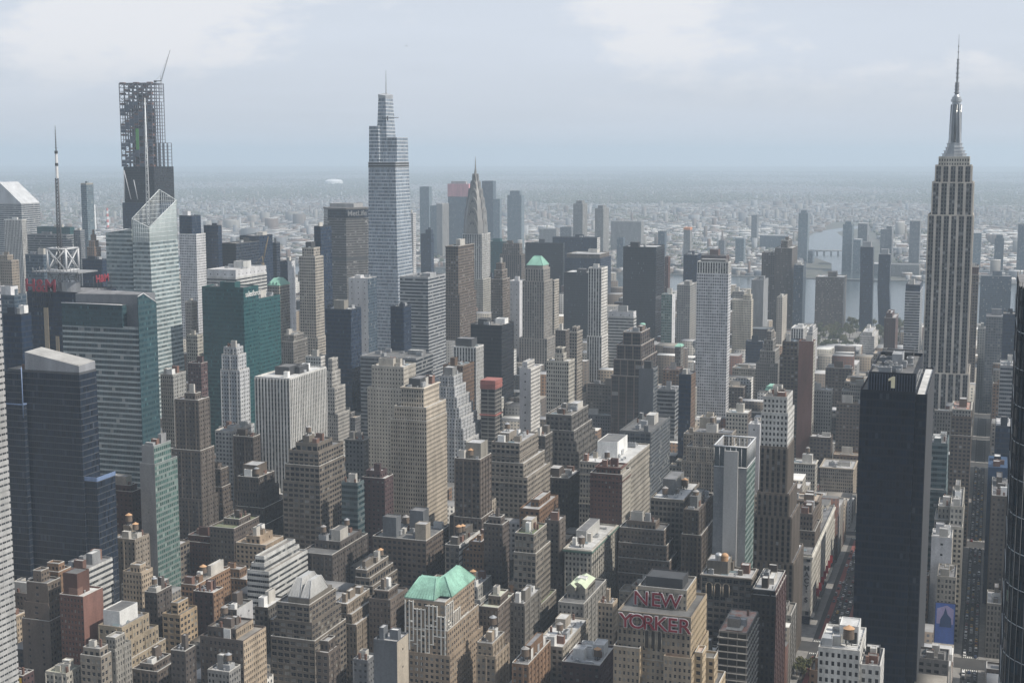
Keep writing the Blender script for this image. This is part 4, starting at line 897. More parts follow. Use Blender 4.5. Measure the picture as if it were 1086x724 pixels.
R_ONE = rect(700, 912.5, 980, 416, 60); R_CRV = [330, 385, -77, -6.4, 300]; R_MAC = rect(985, 855.5, 863, 588, 150); R_NEAR = rect(560, 868, 912, 690, 30)
R_JPM[1] = x_at(184, R_JPM[2], R_JPM[4])
for r, px in ((R_OV, (390, 440, 136, 375)), (R_MET, (338, 390, 221, 330)), (R_CHR, (490, 515, 175, 310)), (R_ESB, (975, 1036, 165, 420)), (R_BOA, (140, 200, 200, 395)), (R_BOB, (112, 140, 240, 380)),
              (R_JPM, (127, 188, 88, 240)), (R_CDN, (28, 105, 262, 350)), (R_CUA, (911, 926, 262, 345)), (R_CUB, (930, 945, 270, 345)), (R_ONE, (905, 988, 395, 700)), (R_CRV, (1061, 1086, 300, 724)),
              (R_MAC, (855, 905, 520, 668)), (R_NEAR, (868, 950, 690, 724))): special(*r[:4], px)
ALLB = B+SPECIAL
def replace_at(b, u):                            # the same building a little further back, still meeting the same edges
    xl, xc, xr, yt = b['a']; X, Y, Z = on_u(xc, yt, u); Yl = y_at(xl, X, Z); L = x_at(xr, Y if Y > 0 else Yl, Z)-X; L0 = b['x1']-b['x0']
    L = L if 9 < L < 95 and L0 < 60 else L0
    b.update(x0=X, x1=X+L, y0=min(Y, Yl), y1=max(Y, Yl), h=Z)
for _ in range(4):
    for b in sorted(ALLB, key=lambda q: q['x0']):
        for c in B:
            if c['x0'] <= b['x0'] or any(k in c['o'] for k in ('xw', 'Lx', 'hotel')): continue
            fb, fc = foot(b), foot(c); ox, oy = ov(fb, fc)
            if ox > 0 and oy > .2:
                need = fb[1]+1.2-fc[0]; cap = c.get('room', 55 if c['x0'] < 1300 else 90)
                if need < cap: c['room'] = cap-need; replace_at(c, c['x0']+need)
for b in B:                                     # trim the east end, then slide what is still in the way further back
    for c in ALLB:
        if c is b or c['x0'] <= b['x0']: continue
        fb, fc = foot(b), foot(c); ox, oy = ov(fb, fc)
        if ox > 0 and oy > .2:
            room = fc[0]-1-b['x0']-max([0]+[d[4] for d in b['o'].get('dn', [])])
            if room >= 9: b['x1'] = b['x0']+room
CONF = []
for i, b in enumerate(ALLB):
    for c in ALLB[i+1:]:
        ox, oy = ov(foot(b), foot(c))
        if ox > .3 and oy > .3: CONF.append((b.get('label', 'special %s' % (b['px'],)), c.get('label', 'special %s' % (c['px'],)), round(ox), round(oy), round(b['x0']), round(c['x0'])))
# ------------------------------------------------------------------ ground, streets, river, far plain
AVE = [(640, 30), (940, 30), (1240, 30), (1570, 30), (1720, 24), (1870, 34), (2010, 24), (2190, 30), (2390, 30), (2590, 30)]
STR = [(2.5, 19), (93, 32)]+[(178+80.5*k, 18) for k in range(0, 28)]+[(-82-80.5*k, 18) for k in range(0, 7)]
STR.sort()
RX0, RX1 = 2790.0, 3830.0
def sheet(name, P, z, mat, kind='structure', thick=0):
    m = MB(); m.add([(x, y, z) for x, y in P], [list(range(len(P)))], [P], 0); return tag(m.build(name, mat), kind=kind)
t = NT('asphalt'); g = t.n('ShaderNodeNewGeometry'); c = t.mix(t.rng(t.noise(g.outputs['Position'], .05, 6, .7), .35, .65), (.045, .045, .047), (.075, .074, .072))
t.l(c, t.b.inputs['Base Color']); t.b.inputs['Roughness'].default_value = .9; ASPH = t.m
sheet('road', [(-800, -2500), (RX0, -2500), (RX0, 5000), (-800, 5000)], 0, ASPH)
t = NT('plain_ground'); g = t.n('ShaderNodeNewGeometry')
a = t.rng(t.noise(g.outputs['Position'], .0022, 6, .7), .4, .6); b_ = t.rng(t.noise(g.outputs['Position'], .02, 4, .7), .42, .58)
c = t.mix(a, (.055, .065, .04), (.10, .098, .09)); c = t.mix(t.math('MULTIPLY', b_, .5), c, (.15, .145, .135))
t.l(c, t.b.inputs['Base Color']); t.b.inputs['Roughness'].default_value = 1
sheet('far_plain', [(RX1, -12000), (44000, -24000), (26000, 40000), (12000, 36000), (RX1, 16000)], 0, t.m)
t = NT('river_water'); g = t.n('ShaderNodeNewGeometry'); bp = t.n('ShaderNodeBump'); bp.inputs['Strength'].default_value = .25; bp.inputs['Distance'].default_value = 1
t.l(t.noise(g.outputs['Position'], .12, 5, .6), bp.inputs['Height']); t.l(bp.outputs[0], t.b.inputs['Normal'])
t.b.inputs['Base Color'].default_value = (.035, .05, .055, 1); t.b.inputs['Roughness'].default_value = .22; WATER = t.m
sheet('river', [(RX0-5, -6000), (RX1+5, -6000), (RX1+5, 9000), (RX0-5, 9000)], -2.2, WATER)
sheet('creek', [(3800, 395), (3800, 250), (4300, 330), (4800, 455), (5500, 520), (6100, 620), (6900, 480), (6950, 520), (6150, 700), (5450, 690), (4800, 600), (4350, 455)], .35, WATER)
m = MB(); m.box(RX0-6, RX0, -2500, 5000, -2.3, .9); tag(m.build('sea_wall', plain('quay_stone', (.25, .24, .22))), 'long grey sea wall along the near bank of the river', 'wall')
m = MB(); m.box(RX1, RX1+6, -2500, 6000, -2.3, .9); tag(m.build('sea_wall', plain('quay_stone', (.25, .24, .22))), 'pale sea wall along the far bank of the river', 'wall')
xs = [-100]+[a for a, _ in AVE]+[2800]; m = MB(); BLOCKS = []
for i in range(len(xs)-1):
    x0 = xs[i]+(AVE[i-1][1]/2-5 if i else 0); x1 = xs[i+1]-(AVE[i][1]/2-5 if i < len(AVE) else 40)
    for (ya, wa), (yb, wb) in zip(STR, STR[1:]):
        y0, y1 = ya+wa/2-4.2, yb-wb/2+4.2
        m.box(x0, x1, y0, y1, 0, .15); BLOCKS.append((x0+5, x1-5, y0+4.3, y1-4.3))
t = NT('pavement'); g = t.n('ShaderNodeNewGeometry'); t.l(t.mix(t.rng(t.noise(g.outputs['Position'], .2, 5, .7), .35, .65), (.19, .185, .175), (.29, .28, .265)), t.b.inputs['Base Color']); t.b.inputs['Roughness'].default_value = .9
tag(m.build('pavement', t.m), kind='structure')
m = MB()
for yc, wd, xa, xb in ((2.5, 19, 660, 2500), (93, 32, 660, 1560)):
    hw = wd/2-4.2
    for k, (ax, aw) in enumerate(AVE):
        for xe in (ax-aw/2+1, ax+aw/2-4):
            for j in range(int(hw*2/1.2)):
                y = yc-hw+.5+j*1.2; m.poly([(xe, y, .012), (xe+3, y, .012), (xe+3, y+.6, .012), (xe, y+.6, .012)])
    for j in range(int((xb-xa)/9)):
        x = xa+j*9
        if any(abs(x-a) < 20 for a, _ in AVE): continue
        for dy in ((-3.4, 3.4) if wd < 25 else (-3.7, 3.7)):
            m.poly([(x, yc+dy-.08, .012), (x+3, yc+dy-.08, .012), (x+3, yc+dy+.08, .012), (x, yc+dy+.08, .012)])
tag(m.build('road_markings', plain('road_paint', (.62, .62, .58))), kind='structure')
m = MB()
for a, b_ in ((660, 922), (958, 1222), (1258, 1552)):
    for y0, y1 in ((93-10.4, 93-7.0), (93+5.2, 93+8.6)): m.poly([(a, y0, .008), (b_, y0, .008), (b_, y1, .008), (a, y1, .008)])
tag(m.build('bus_lane', plain('red_lane_paint', (.22, .07, .06))), kind='structure')
# motorways on the plain
def ribbon(name, pts, wd, z, mat):
    m = MB(); L = []
    for i, p in enumerate(pts):
        a = np.array(pts[max(0, i-1)]); b_ = np.array(pts[min(len(pts)-1, i+1)]); d = (b_-a)/np.linalg.norm(b_-a); n = np.array((-d[1], d[0]))
        L.append((np.array(p)+n*wd/2, np.array(p)-n*wd/2))
    for (a, b_), (c, d) in zip(L, L[1:]): m.poly([(*b_, z), (*d, z), (*c, z), (*a, z)])
    return tag(m.build(name, mat), kind='structure')
def curve(pxs, n=10):
    G = [np.array(on_h(x, y, 0)[:2]) for x, y in pxs]; out = []
    for i in range(len(G)-1):
        p0, p1, p2, p3 = G[max(0, i-1)], G[i], G[i+1], G[min(len(G)-1, i+2)]
        for k in range(n):
            t_ = k/n; out.append(.5*(2*p1+(p2-p0)*t_+(2*p0-5*p1+4*p2-p3)*t_**2+(3*p1-p0-3*p2+p3)*t_**3))
    return out+[G[-1]]
CONCR = plain('motorway_concrete', (.34, .33, .31))
ribbon('motorway', curve([(752, 262), (757, 252), (772, 243), (778, 236), (764, 227), (770, 224), (790, 221), (812, 217)]), 36, .5, CONCR)
ribbon('motorway', curve([(756, 227), (752, 221), (748, 218)]), 30, .5, CONCR)
ribbon('motorway', curve([(571, 238), (563, 224), (560, 218)]), 40, .5, CONCR)

# ------------------------------------------------------------------ buildings that only fill the blocks between those listed above
rng = random.Random(11)
MASK = [dict(px=b['px'], x0=b['x0']) for b in ALLB]+[dict(px=(853, 1078, 290, 344), x0=RX1), dict(px=(868, 955, 290, 366), x0=2760)]
def allowed(x0, x1, y0, y1, h):
    P = [proj(x, y, h) for x in (x0, x1) for y in (y0, y1)]
    pa, pb = min(p[0] for p in P), max(p[0] for p in P); top = min(p[1] for p in P); Q = proj(x0, y0, 0); bot = Q[1]
    if pb < -170 or pa > 1260 or top > 760: return None
    if top < 262: return False
    for k in MASK:
        a, c, t0, t1 = k['px']
        if min(pb, c)-max(pa, a) > 1.2 and k['x0'] > x0 and top < t1-2: return False
    return True
FP = [foot(b, .6) for b in ALLB]
FILL = []
for x0, x1, y0, y1 in BLOCKS:
    if y1 < -420 or x0 < 520: continue
    ym = (y0+y1)/2
    for ra, rb in ((y0, ym-1.2), (ym+1.2, y1)):
        x = x0
        while x < x1-9:
            wl = rng.choice([9, 12, 15, 18, 22, 26]) if x < 1600 else rng.choice([12, 18, 24, 32]); xe = min(x+wl, x1)
            if x1-xe < 9: xe = x1
            a, b_ = (ra, rb) if rng.random() < .6 else ((ra, rb-rng.uniform(2, 8)) if ra == y0 else (ra+rng.uniform(2, 8), rb))
            q = (x, xe, a, b_); x = xe+.05
            cut = False
            for f in FP:                         # cut the lot back from a listed building
                ox, oy = ov(q, f)
                if ox > 0 and oy > 0:
                    if oy < (q[3]-q[2])*.6: q = (q[0], q[1], f[3], q[3]) if f[3]-q[2] < q[3]-f[2] else (q[0], q[1], q[2], f[2])
                    elif ox < (q[1]-q[0])*.6: q = (f[1], q[1], q[2], q[3]) if f[1]-q[0] < q[1]-f[0] else (q[0], f[0], q[2], q[3])
                    else: cut = True; break
            if cut or q[1]-q[0] < 6 or q[3]-q[2] < 6 or any(ov(q, f)[0] > .05 and ov(q, f)[1] > .05 for f in FP): continue
            base = rng.choice([22, 30, 38, 46, 55, 62, 70]) if q[0] < 1300 else rng.choice([20, 30, 40, 50, 60, 75, 90])
            for h in (base*rng.uniform(.95, 1.1), base*.75, base*.55, base*.4, 20, 14, 9):
                r = allowed(*q, h)
                if r is None: break
                if r: FILL.append(dict(x0=q[0], x1=q[1], y0=q[2], y1=q[3], h=h)); break
# which of them the photograph could show: rays against plain boxes
vs, fs, own = [], [], []
def addbox(x0, x1, y0, y1, z1, k):
    n = len(vs); vs.extend([(x, y, z) for x in (x0, x1) for y in (y0, y1) for z in (0, z1)])
    for f in ((0, 1, 3, 2), (4, 6, 7, 5), (0, 4, 5, 1), (2, 3, 7, 6), (1, 5, 7, 3)): fs.append([n+i for i in f]); own.append(k)
for i, f in enumerate(FILL): addbox(f['x0'], f['x1'], f['y0'], f['y1'], f['h'], i)
for b in ALLB: addbox(b['x0'], b['x1'], b['y0'], b['y1'], b['h'], -1)
bv = BVHTree.FromPolygons(vs, fs); seen = np.zeros(len(FILL), int)
for j in range(0, 240):
    for i in range(0, 360):
        px, py = (i+.5)*1086/360, 250+(j+.5)*474/240; r = bv.ray_cast(Vector((0, 0, CAMZ)), Vector(ray(px, py)), 30000)
        if r[2] is not None and own[r[2]] >= 0: seen[own[r[2]]] += 1
order = [int(i) for i in np.argsort(-seen)]
NIND = max(0, 298-len(B)-14)
IND = [i for i in order if seen[i] >= 4][:NIND]; REST = [i for i in range(len(FILL)) if i not in set(IND)]
print('fill', len(FILL), 'individual', len(IND), 'rest', len(REST), 'seen cut', seen[IND[-1]] if IND else None, 'rest seen', int(sum(seen[i] for i in REST)))
FST = [('tan', 'tan'), ('stone', 'grey stone'), ('brown', 'brown'), ('loft', 'taupe'), ('umber', 'dark brown'), ('brick', 'dark red brick'), ('ochre', 'ochre'), ('grey', 'grey'), ('lime', 'pale stone'), ('beige', 'cream')]
NOUN = lambda b: b['label'].split(' with ')[0].split(' and ')[0]
used = set(b['label'] for b in B)
centres = [(sum(b['px'][:2])/2, b['px'][2], b) for b in B]
SHORT = {}
for i in IND:
    f = FILL[i]; st, cn = rng.choice(FST)
    px, py, _ = proj(f['x0'], (f['y0']+f['y1'])/2, f['h'])
    near = sorted(centres, key=lambda c: (c[0]-px)**2+(c[1]-py)**2*1.4)
    wd = 'low' if f['h'] < 28 else 'mid height' if f['h'] < 55 else 'tall'
    tk = rng.choice([0, 0, 1, 2]) if f['x0'] < 1300 else 0; rf = rng.choice(['silver', 'tar', 'greyr', 'gravel', 'white', 'tanr'])
    rfw = {'silver': 'silver', 'tar': 'black', 'greyr': 'grey', 'gravel': 'brown gravel', 'white': 'white', 'tanr': 'sandy'}[rf]
    kind = rng.choice(['loft', 'block', 'walk-up', 'building'])
    lb = None
    for _, _, nb in near:
        nn = ' '.join(NOUN(nb).split()[:9])
        rel = 'before' if f['x0'] < nb['x0']-5 else 'behind'
        lb = '%s %s %s, %s roof, %s the %s' % (wd, cn, kind, rfw, rel, nn)
        if lb not in used and len(lb.split()) <= 16: break
    used.add(lb)
    B2 = dict(x0=f['x0'], x1=f['x1'], y0=f['y0'], y1=f['y1'], h=f['h'], st=st, label=lb, name='city_building', cat='building', group='lesser buildings filling the blocks', seed=i+1000,
              px=(px, px, py, py), o=dict(roof=rf, tanks=tk, n=(5 if f['x0'] < 1100 else 2), geo=f['x0'] < 1100, corn='top' if rng.random() < .4 and f['x0'] < 1300 else None, blind=rng.random() < .25,
                    up=[(rng.uniform(.05, .2), rng.uniform(.05, .3), rng.uniform(.05, .3), rng.uniform(.1, .3), rng.uniform(3.4, 8))] if rng.random() < .35 and f['h'] > 24 and f['x1']-f['x0'] > 11 else []))
    FILL[i]['b'] = B2
# the remaining roofs, far too many to tell apart
def mass_mat(name, cols, win=True):
    t = NT(name); at = t.n('ShaderNodeVertexColor'); at.layer_name = 'Col'; c = at.outputs[0]
    if win:
        uv = t.n('ShaderNodeUVMap'); uv.uv_map = 'UVMap'; sp = t.n('ShaderNodeSeparateXYZ'); t.l(uv.outputs[0], sp.inputs[0])
        mu = t.math('LESS_THAN', t.math('ABSOLUTE', t.math('SUBTRACT', t.math('FRACT', t.math('DIVIDE', sp.outputs[0], 3.4)), .5)), .24)
        mv = t.math('LESS_THAN', t.math('ABSOLUTE', t.math('SUBTRACT', t.math('FRACT', t.math('DIVIDE', sp.outputs[1], 3.6)), .5)), .26)
        c = t.mix(t.math('MULTIPLY', mu, mv), c, (.035, .04, .048))
    t.l(t.wear(c, .15), t.b.inputs['Base Color']); t.b.inputs['Roughness'].default_value = .85; return t.m
def mass(name, boxes, colf, win, kind='stuff'):
    """many boxes in one mesh: boxes Nx5 (x0,x1,y0,y1,h), colours for wall and roof"""
    A = np.asarray(boxes, float); n = len(A); x0, x1, y0, y1, h = A.T; z = np.zeros(n)
    V = np.stack([np.stack(p, 1) for p in ((x0, y1, z), (x0, y0, z), (x1, y0, z), (x1, y1, z), (x0, y1, h), (x0, y0, h), (x1, y0, h), (x1, y1, h))], 1).reshape(-1, 3)
    Fq = np.array([[0, 1, 5, 4], [1, 2, 6, 5], [2, 3, 7, 6], [3, 0, 4, 7], [5, 6, 7, 4]]); Fa = (Fq[None]+8*np.arange(n)[:, None, None]).reshape(-1, 4)
    W, L = y1-y0, x1-x0
    def q(a, b): o = np.zeros(n); return np.stack([np.stack([o, o], 1), np.stack([a, o], 1), np.stack([a, b], 1), np.stack([o, b], 1)], 1)
    U = np.stack([q(W, h), q(L, h), q(W, h), q(L, h), q(np.zeros(n), np.zeros(n))], 1).reshape(-1, 4, 2)
    m = MB(); m.add(V, Fa, U, 0); o = m.build(name, mass_mat(name+'_mat', None, win))
    wc, rc = colf(n); C = np.concatenate([np.repeat(wc[:, None], 4, 1), rc[:, None]], 1).reshape(-1, 3)
    ca = o.data.color_attributes.new('Col', 'FLOAT_COLOR', 'CORNER'); C4 = np.concatenate([np.repeat(C, 4, 0), np.ones((len(C)*4, 1))], 1); ca.data.foreach_set('color', C4.astype(np.float32).ravel())
    return tag(o, kind=kind)
nr = np.random.default_rng(5)
WC = np.array([S[k]['wall'] for k in ('tan', 'stone', 'brown', 'loft', 'umber', 'brick', 'grey', 'lime', 'ochre', 'white')])
RC = np.array([(.4, .4, .4), (.12, .12, .12), (.24, .24, .24), (.6, .6, .58), (.25, .23, .2)])
if REST:
    o = mass('city_blocks', [(FILL[i]['x0'], FILL[i]['x1'], FILL[i]['y0'], FILL[i]['y1'], FILL[i]['h']) for i in REST], lambda n: (WC[nr.integers(0, len(WC), n)]*nr.uniform(.8, 1.1, (n, 1)), RC[nr.integers(0, 5, n)]), True)
    tag(o, 'dense mass of lesser city roofs seen in gaps between the towers', 'city blocks')
# ------------------------------------------------------------------ the low city across the river
bx, wl, rl = [], [], []
n = 150000
def place_far(n):
    d = 3860*np.exp(nr.uniform(0, 1, n)**.8*math.log(26000/3860)); ang = nr.uniform(-R(3.5), R(41.5), n); return d*np.cos(ang), d*np.sin(ang), d
X, Y, D = place_far(n)
ind = (np.sin(X*.0021+1.3)+np.sin(Y*.0017+X*.0006))*.5+nr.normal(0, .45, n)                 # warehouse land against rows of houses
big = ((ind > .25) & (D < 9500)) | (nr.random(n) < .05)
s = np.where(big, nr.uniform(15, 46, n), nr.uniform(8, 16, n))*(1+np.clip((D-7000)/20000, 0, .8)); asp = nr.uniform(.5, 1.8, n)
h = np.where(big, nr.uniform(6, 16, n), nr.uniform(6, 13, n))+(nr.random(n) < .012)*nr.uniform(8, 45, n)
h = h*np.clip(6500/D, .35, 1); s = s*np.where(D > 6500, .8, 1)
keep = ~((Y > 215) & (Y < 720) & (X < 7000) & (np.abs(Y-(330+(X-3800)*.12)) < 150)) & (X-s/2 > RX1+12)
PARKS = [(850, 1000, 246, 252), (560, 760, 213, 217), (200, 420, 226, 230), (620, 720, 231, 234)]; PK = []
for pa, pb_, ya, yb in PARKS:
    P4 = [on_h(pa, yb, 0)[:2], on_h(pb_, yb, 0)[:2], on_h(pb_, ya, 0)[:2], on_h(pa, ya, 0)[:2]]; PK.append(P4)
def inpark(X, Y):
    hf = X*cA+Y*sA; d_ = hf*cP+CAMZ*sP; u = CX+F*(X*sA-Y*cA)/d_; v = CY+F*(CAMZ*cP-hf*sP)/d_; k = np.zeros(len(X), bool)
    for pa, pb_, ya, yb in PARKS: k |= (u > pa+6*np.sin(v)) & (u < pb_) & (v > ya) & (v < yb)
    return k
keep &= ~(inpark(X, Y) & (nr.random(len(X)) < .93))
for b in B:
    if b['x0'] > RX1: keep &= ~((X+s > b['x0']-4) & (X-s < b['x1']+4) & (Y+s > b['y0']-4) & (Y-s < b['y1']+4))
X, Y, s, asp, h, big, D = (a[keep] for a in (X, Y, s, asp, h, big, D)); n = len(X)
def farcol(n):
    w = np.array([(.26, .25, .23), (.19, .16, .14), (.15, .11, .09), (.33, .34, .35), (.20, .21, .225)])[nr.integers(0, 5, n)]*nr.uniform(.8, 1.15, (n, 1))
    p = nr.random(n); r = np.where((p < np.where(D > 6300, .14, np.where(big, .6, .2)))[:, None], np.array([(.70, .69, .66)]), np.where((p < .8)[:, None], np.array([(.15, .15, .15)]), np.array([(.22, .15, .12)])))*nr.uniform(.85, 1.1, (n, 1))
    return w, r
o = mass('distant_city', np.stack([X-s/2, X+s/2, Y-s*asp/2, Y+s*asp/2, h], 1), farcol, False); tag(o, 'endless low roofs of the city spread beyond the river', 'distant city')
# trees between those houses
n = 140000; X, Y, D = place_far(n); g = np.sin(X*.0013+.4)+np.sin(Y*.0021-X*.0004); k = (g+nr.normal(0, .7, n) > .15) & (X > RX1+30) & ~((X < 7000) & (np.abs(Y-(330+(X-3800)*.12)) < 140))
X, Y, D = X[k], Y[k], D[k]; n = len(X)
a = nr.uniform(5, 11, n)*(1+np.clip((D-6000)/12000, 0, 1.2)); hh = nr.uniform(8, 16, n)
th = nr.uniform(0, 6.28, n)
ring = [np.stack([X+a*np.cos(th+i*1.2566)*nr.uniform(.75, 1.2, n), Y+a*np.sin(th+i*1.2566)*nr.uniform(.75, 1.2, n), hh*.45*nr.uniform(.7, 1.2, n)], 1) for i in range(5)]
V = np.stack(ring+[np.stack([X, Y, hh], 1), np.stack([X, Y, hh*.0], 1)], 1).reshape(-1, 3)
Ft = np.array([[i, (i+1) % 5, 5] for i in range(5)]+[[(i+1) % 5, i, 6] for i in range(5)]); Fa = (Ft[None]+7*np.arange(n)[:, None, None]).reshape(-1, 3)
t = NT('distant_foliage'); g = t.n('ShaderNodeNewGeometry'); t.l(t.mix(t.rng(t.noise(g.outputs['Position'], .006, 4), .4, .6), (.05, .062, .034), (.10, .10, .055)), t.b.inputs['Base Color']); t.b.inputs['Roughness'].default_value = 1
m = MB(); m.add(V, Fa, None, 0); tag(m.build('distant_trees', t.m), 'far off belt of trees among the low roofs beyond the river', 'trees', kind='stuff')
# ------------------------------------------------------------------ build the listed buildings, with what is special about each
def text(root, name, s, loc, h, mat, rz=-math.pi/2, ext=.25, bold=.02, align='CENTER', sx=1.0, space=1.0):
    """raised letters on a wall; rz = -90 degrees faces west"""
    c = bpy.data.curves.new(name, 'FONT'); c.body = s; c.size = h/.73; c.extrude = ext; c.offset = bold*h; c.align_x = align; c.align_y = 'BOTTOM_BASELINE'; c.space_character = space
    t_ = bpy.data.objects.new(name, c); COL.objects.link(t_)
    me = bpy.data.meshes.new_from_object(t_.evaluated_get(bpy.context.evaluated_depsgraph_get())); bpy.data.objects.remove(t_)
    o = bpy.data.objects.new(name, me); COL.objects.link(o); me.materials.clear(); me.materials.append(mat)
    for p_ in me.polygons: p_.material_index = 0
    if root is not None and '_o' in root: loc = tuple(np.array(loc)-np.array(root['_o']))
    o.location = loc; o.rotation_euler = (math.pi/2, 0, rz); o.scale = (sx, 1, 1)
    if root is not None: o.parent = root
    return o
def hip(root, x0, x1, y0, y1, z, h, fx, fy, mat, name='roof', eave=.6, extra=None):
    """hipped or mansard roof: base rectangle, ridge rectangle inset by fx, fy (fractions of length and width)"""
    m = MB(); e = eave; P = [(x0-e, y0-e), (x1+e, y0-e), (x1+e, y1+e), (x0-e, y1+e)]; a, b = (x1-x0)*fx, (y1-y0)*fy
    Q = [(x0+a, y0+b), (x1-a, y0+b), (x1-a, y1-b), (x0+a, y1-b)]
    m.prism(P, z, z+.5, 0); m.prism(P, z+.51, z+h, 0, 0, None, Q)
    for i in range(4):                           # standing seams and hip rolls
        j = (i+1) % 4; m.bar((*P[i], z+.55), (*Q[i], z+h+.05), .5)
        n = max(2, int(math.dist(P[i], P[j])/1.6))
        for k in range(1, n):
            t_ = k/n; p = [P[i][q]+(P[j][q]-P[i][q])*t_ for q in (0, 1)]; r = [Q[i][q]+(Q[j][q]-Q[i][q])*t_ for q in (0, 1)]; m.bar((*p, z+.55), (*r, z+h), .12)
    return m.build(name, mat, root)
SLOPE = {}
for b in B:
    o = b['o']
    if o.get('hotel'): continue
    if 'st2' in o: pass
    root = make_building(b); x0, x1, y0, y1 = b['top']; z = b['ztop']; W, L = y1-y0, x1-x0; ph = o.get('ph', 1.2)
    if o.get('net'):
        m = MB(); m.box(x0-.8, x1+.8, y0-.8, y1+.8, z-2, z+38, 0); m.build('safety_netting', plain('pink_netting', (.62, .30, .32), .9), root)
        m = MB(); m.box(x0+3, x1-3, y0+10, y1-10, z+38, z+46); m.build('core', plain('core_grey', (.35, .34, .34)), root)
    if o.get('net2'):
        m = MB(); m.box(x0-.5, x1+.5, y0-.5, y1+.5, z-7.5, z+.3, 0)
        for zz in (z-6, z-3): m.box(x0-.9, x1+.9, y0-.9, y1+.9, zz, zz+.25)
        m.build('safety_netting', plain('red_netting', (.34, .13, .11), .9), root)
        m = MB(); m.box(x0-1.2, x1+1.2, y0-1.2, y1+1.2, z-31, z-30); m.build('safety_netting', plain('red_netting', (.34, .13, .11), .9), root)
    if o.get('orange'): m = MB(); m.box(x0-.5, x1+.5, y0-.5, y1+.5, z+.1, z+7); m.build('safety_netting', plain('orange_netting', (.62, .25, .10), .9), root)
    if o.get('wedge'):
        yb = y0+W*.0; H_ = 38; m = MB(); yt0, yt1 = y0+W*.78, y1
        Pw = [(y0, z+.1), (y1, z+.1), (y1, z+H_), (yt0, z+H_)]
        for xx, rv in ((x0, 1), (x1, 0)):
            pts = [(xx, y, q) for y, q in Pw]; m.poly(pts[::-1] if rv else pts)
        m.poly([(x0, y0, z+.1), (x1, y0, z+.1), (x1, yt0, z+H_), (x0, yt0, z+H_)], 1); m.poly([(x0, yt0, z+H_), (x1, yt0, z+H_), (x1, y1, z+H_), (x0, y1, z+H_)], 1)
        m.poly([(x0, y1, z+.1), (x0, y1, z+H_), (x1, y1, z+H_), (x1, y1, z+.1)])
        m.build('roof', [plain('wedge_wall', (.42, .44, .46), .5), plain('wedge_panel', (.46, .47, .48), .5)], root)
    if o.get('sign'): text(root, 'sign', o['sign'], (x0+.62*L, y0-.2, z-9.5), 5.5, WHITE(), 0, .2, .01)
    if o.get('mansard'):
        m_ = COPPER(); hip(root, x0, x1, y0, y1, z, min(15, W*.55), .3, .3, m_)
        mm = MB()
        for k in range(3):
            y = y0+W*(.2+.3*k); mm.box(x0-.3, x0+2.2, y-1, y+1, z+.6, z+4.2)
        mm.build('dormer', m_, root)
    if o.get('pyr'):
        xs0, xs1, ys0, ys1 = x0+L*.06, x1-L*.06, y0+W*.06, y1-W*.06; m = MB(); m.box(xs0, xs1, ys0, ys1, z-1, z+3.5); m.build('attic', wallm(S['stonev']), root)
        hip(root, xs0, xs1, ys0, ys1, z+3.5, 11, .36, .28, COPPER(), eave=.4); m = MB(); m.box((xs0+xs1)/2-2, (xs0+xs1)/2+2, (ys0+ys1)/2-5, (ys0+ys1)/2+5, z+14.4, z+15.4); m.build('roof_cresting', COPPER(), root)
    if o.get('copper_roof'): hip(root, x0, x1, y0, y1, z, 3, .3, .3, COPPER())
    if o.get('dome'):
        m = MB(); cx_, cy_ = (x0+x1)/2, (y0+y1)/2; r = W*.5; m.tube(cx_, cy_, z, z+4, r, r, 16)
        pr = r*1.08
        for k in range(1, 6): q = r*1.08*math.cos(k*math.pi/10.5); m.tube(cx_, cy_, z+4+r*.6*math.sin((k-1)*math.pi/10.5), z+4+r*.6*math.sin(k*math.pi/10.5), pr, q, 16, 1); pr = q
        m.build('dome', [plain('drum_grey', (.3, .3, .3)), COPPER()], root)
    if o.get('frame'):                           # glazed screen standing round the roof, with a concrete core
        m = MB(); hh = 13; e = .0
        for a, b_ in (((x0, y1), (x0, y0)), ((x0, y0), (x1, y0)), ((x1, y0), (x1, y1)), ((x1, y1), (x0, y1))):
            n = max(2, int(math.dist(a, b_)/3))
            for k in range(n+1): p = [a[q]+(b_[q]-a[q])*k/n for q in (0, 1)]; m.bar((*p, z), (*p, z+hh), .35)
            m.bar((*a, z+hh), (*b_, z+hh), .8); m.bar((*a, z+.4), (*b_, z+.4), .6)
        m.build('roof_screen_frame', STEEL(), root)
        m = MB(); m.face((x0+.3, y1-.3), (x0+.3, y0+.3), z+.5, z+hh-.4, 0); m.face((x0+.3, y0+.3), (x1-.3, y0+.3), z+.5, z+hh-.4, 0); m.build('roof_screen_glass', glassmat('screen_glass', (.05, .075, .09)), root)
        yc = y0+W*.47; m = MB(); m.box(x0-1.6, x0+7, yc-4.2, yc+4.2, 0, z+10.5); m.build('core', plain('light_concrete', (.48, .48, .47), amt=.16), root)
    if o.get('crown11'):                         # pale plant screen with a roof sloping down to the south
        m = MB(); xa, xb = x0+.4, x1-.4; ya, yb = y0+.3, y1-13
        T = [(xa, ya), (xb, ya), (xb, yb), (xa, yb)]; m.prism(T, z-ph, z+9, 0, 1, None, None, [z+4, z+5, z+12, z+11])
        T2 = [(xa+1, ya+1), (xb-1, ya+1), (xb-1, yb-1), (xa+1, yb-1)]; m.prism(T2, z+3, z+3, 1, 1, None, None, [z+4.5, z+5.4, z+11.6, z+10.7])
        m.build('roof_screen', [plain('silver_louvre', (.27, .28, .30), .5), plain('pale_gravel', (.36, .355, .34))], root)
        m = MB(); ya = y1-13; m.box(x0-3.5, x0-.02, ya, y1+2, 0, z-22); m.box(x0-3.5, x0-3.1, ya, y1+2, z-22, z-1); m.build('wing', facade('nband', S['nband']), root)
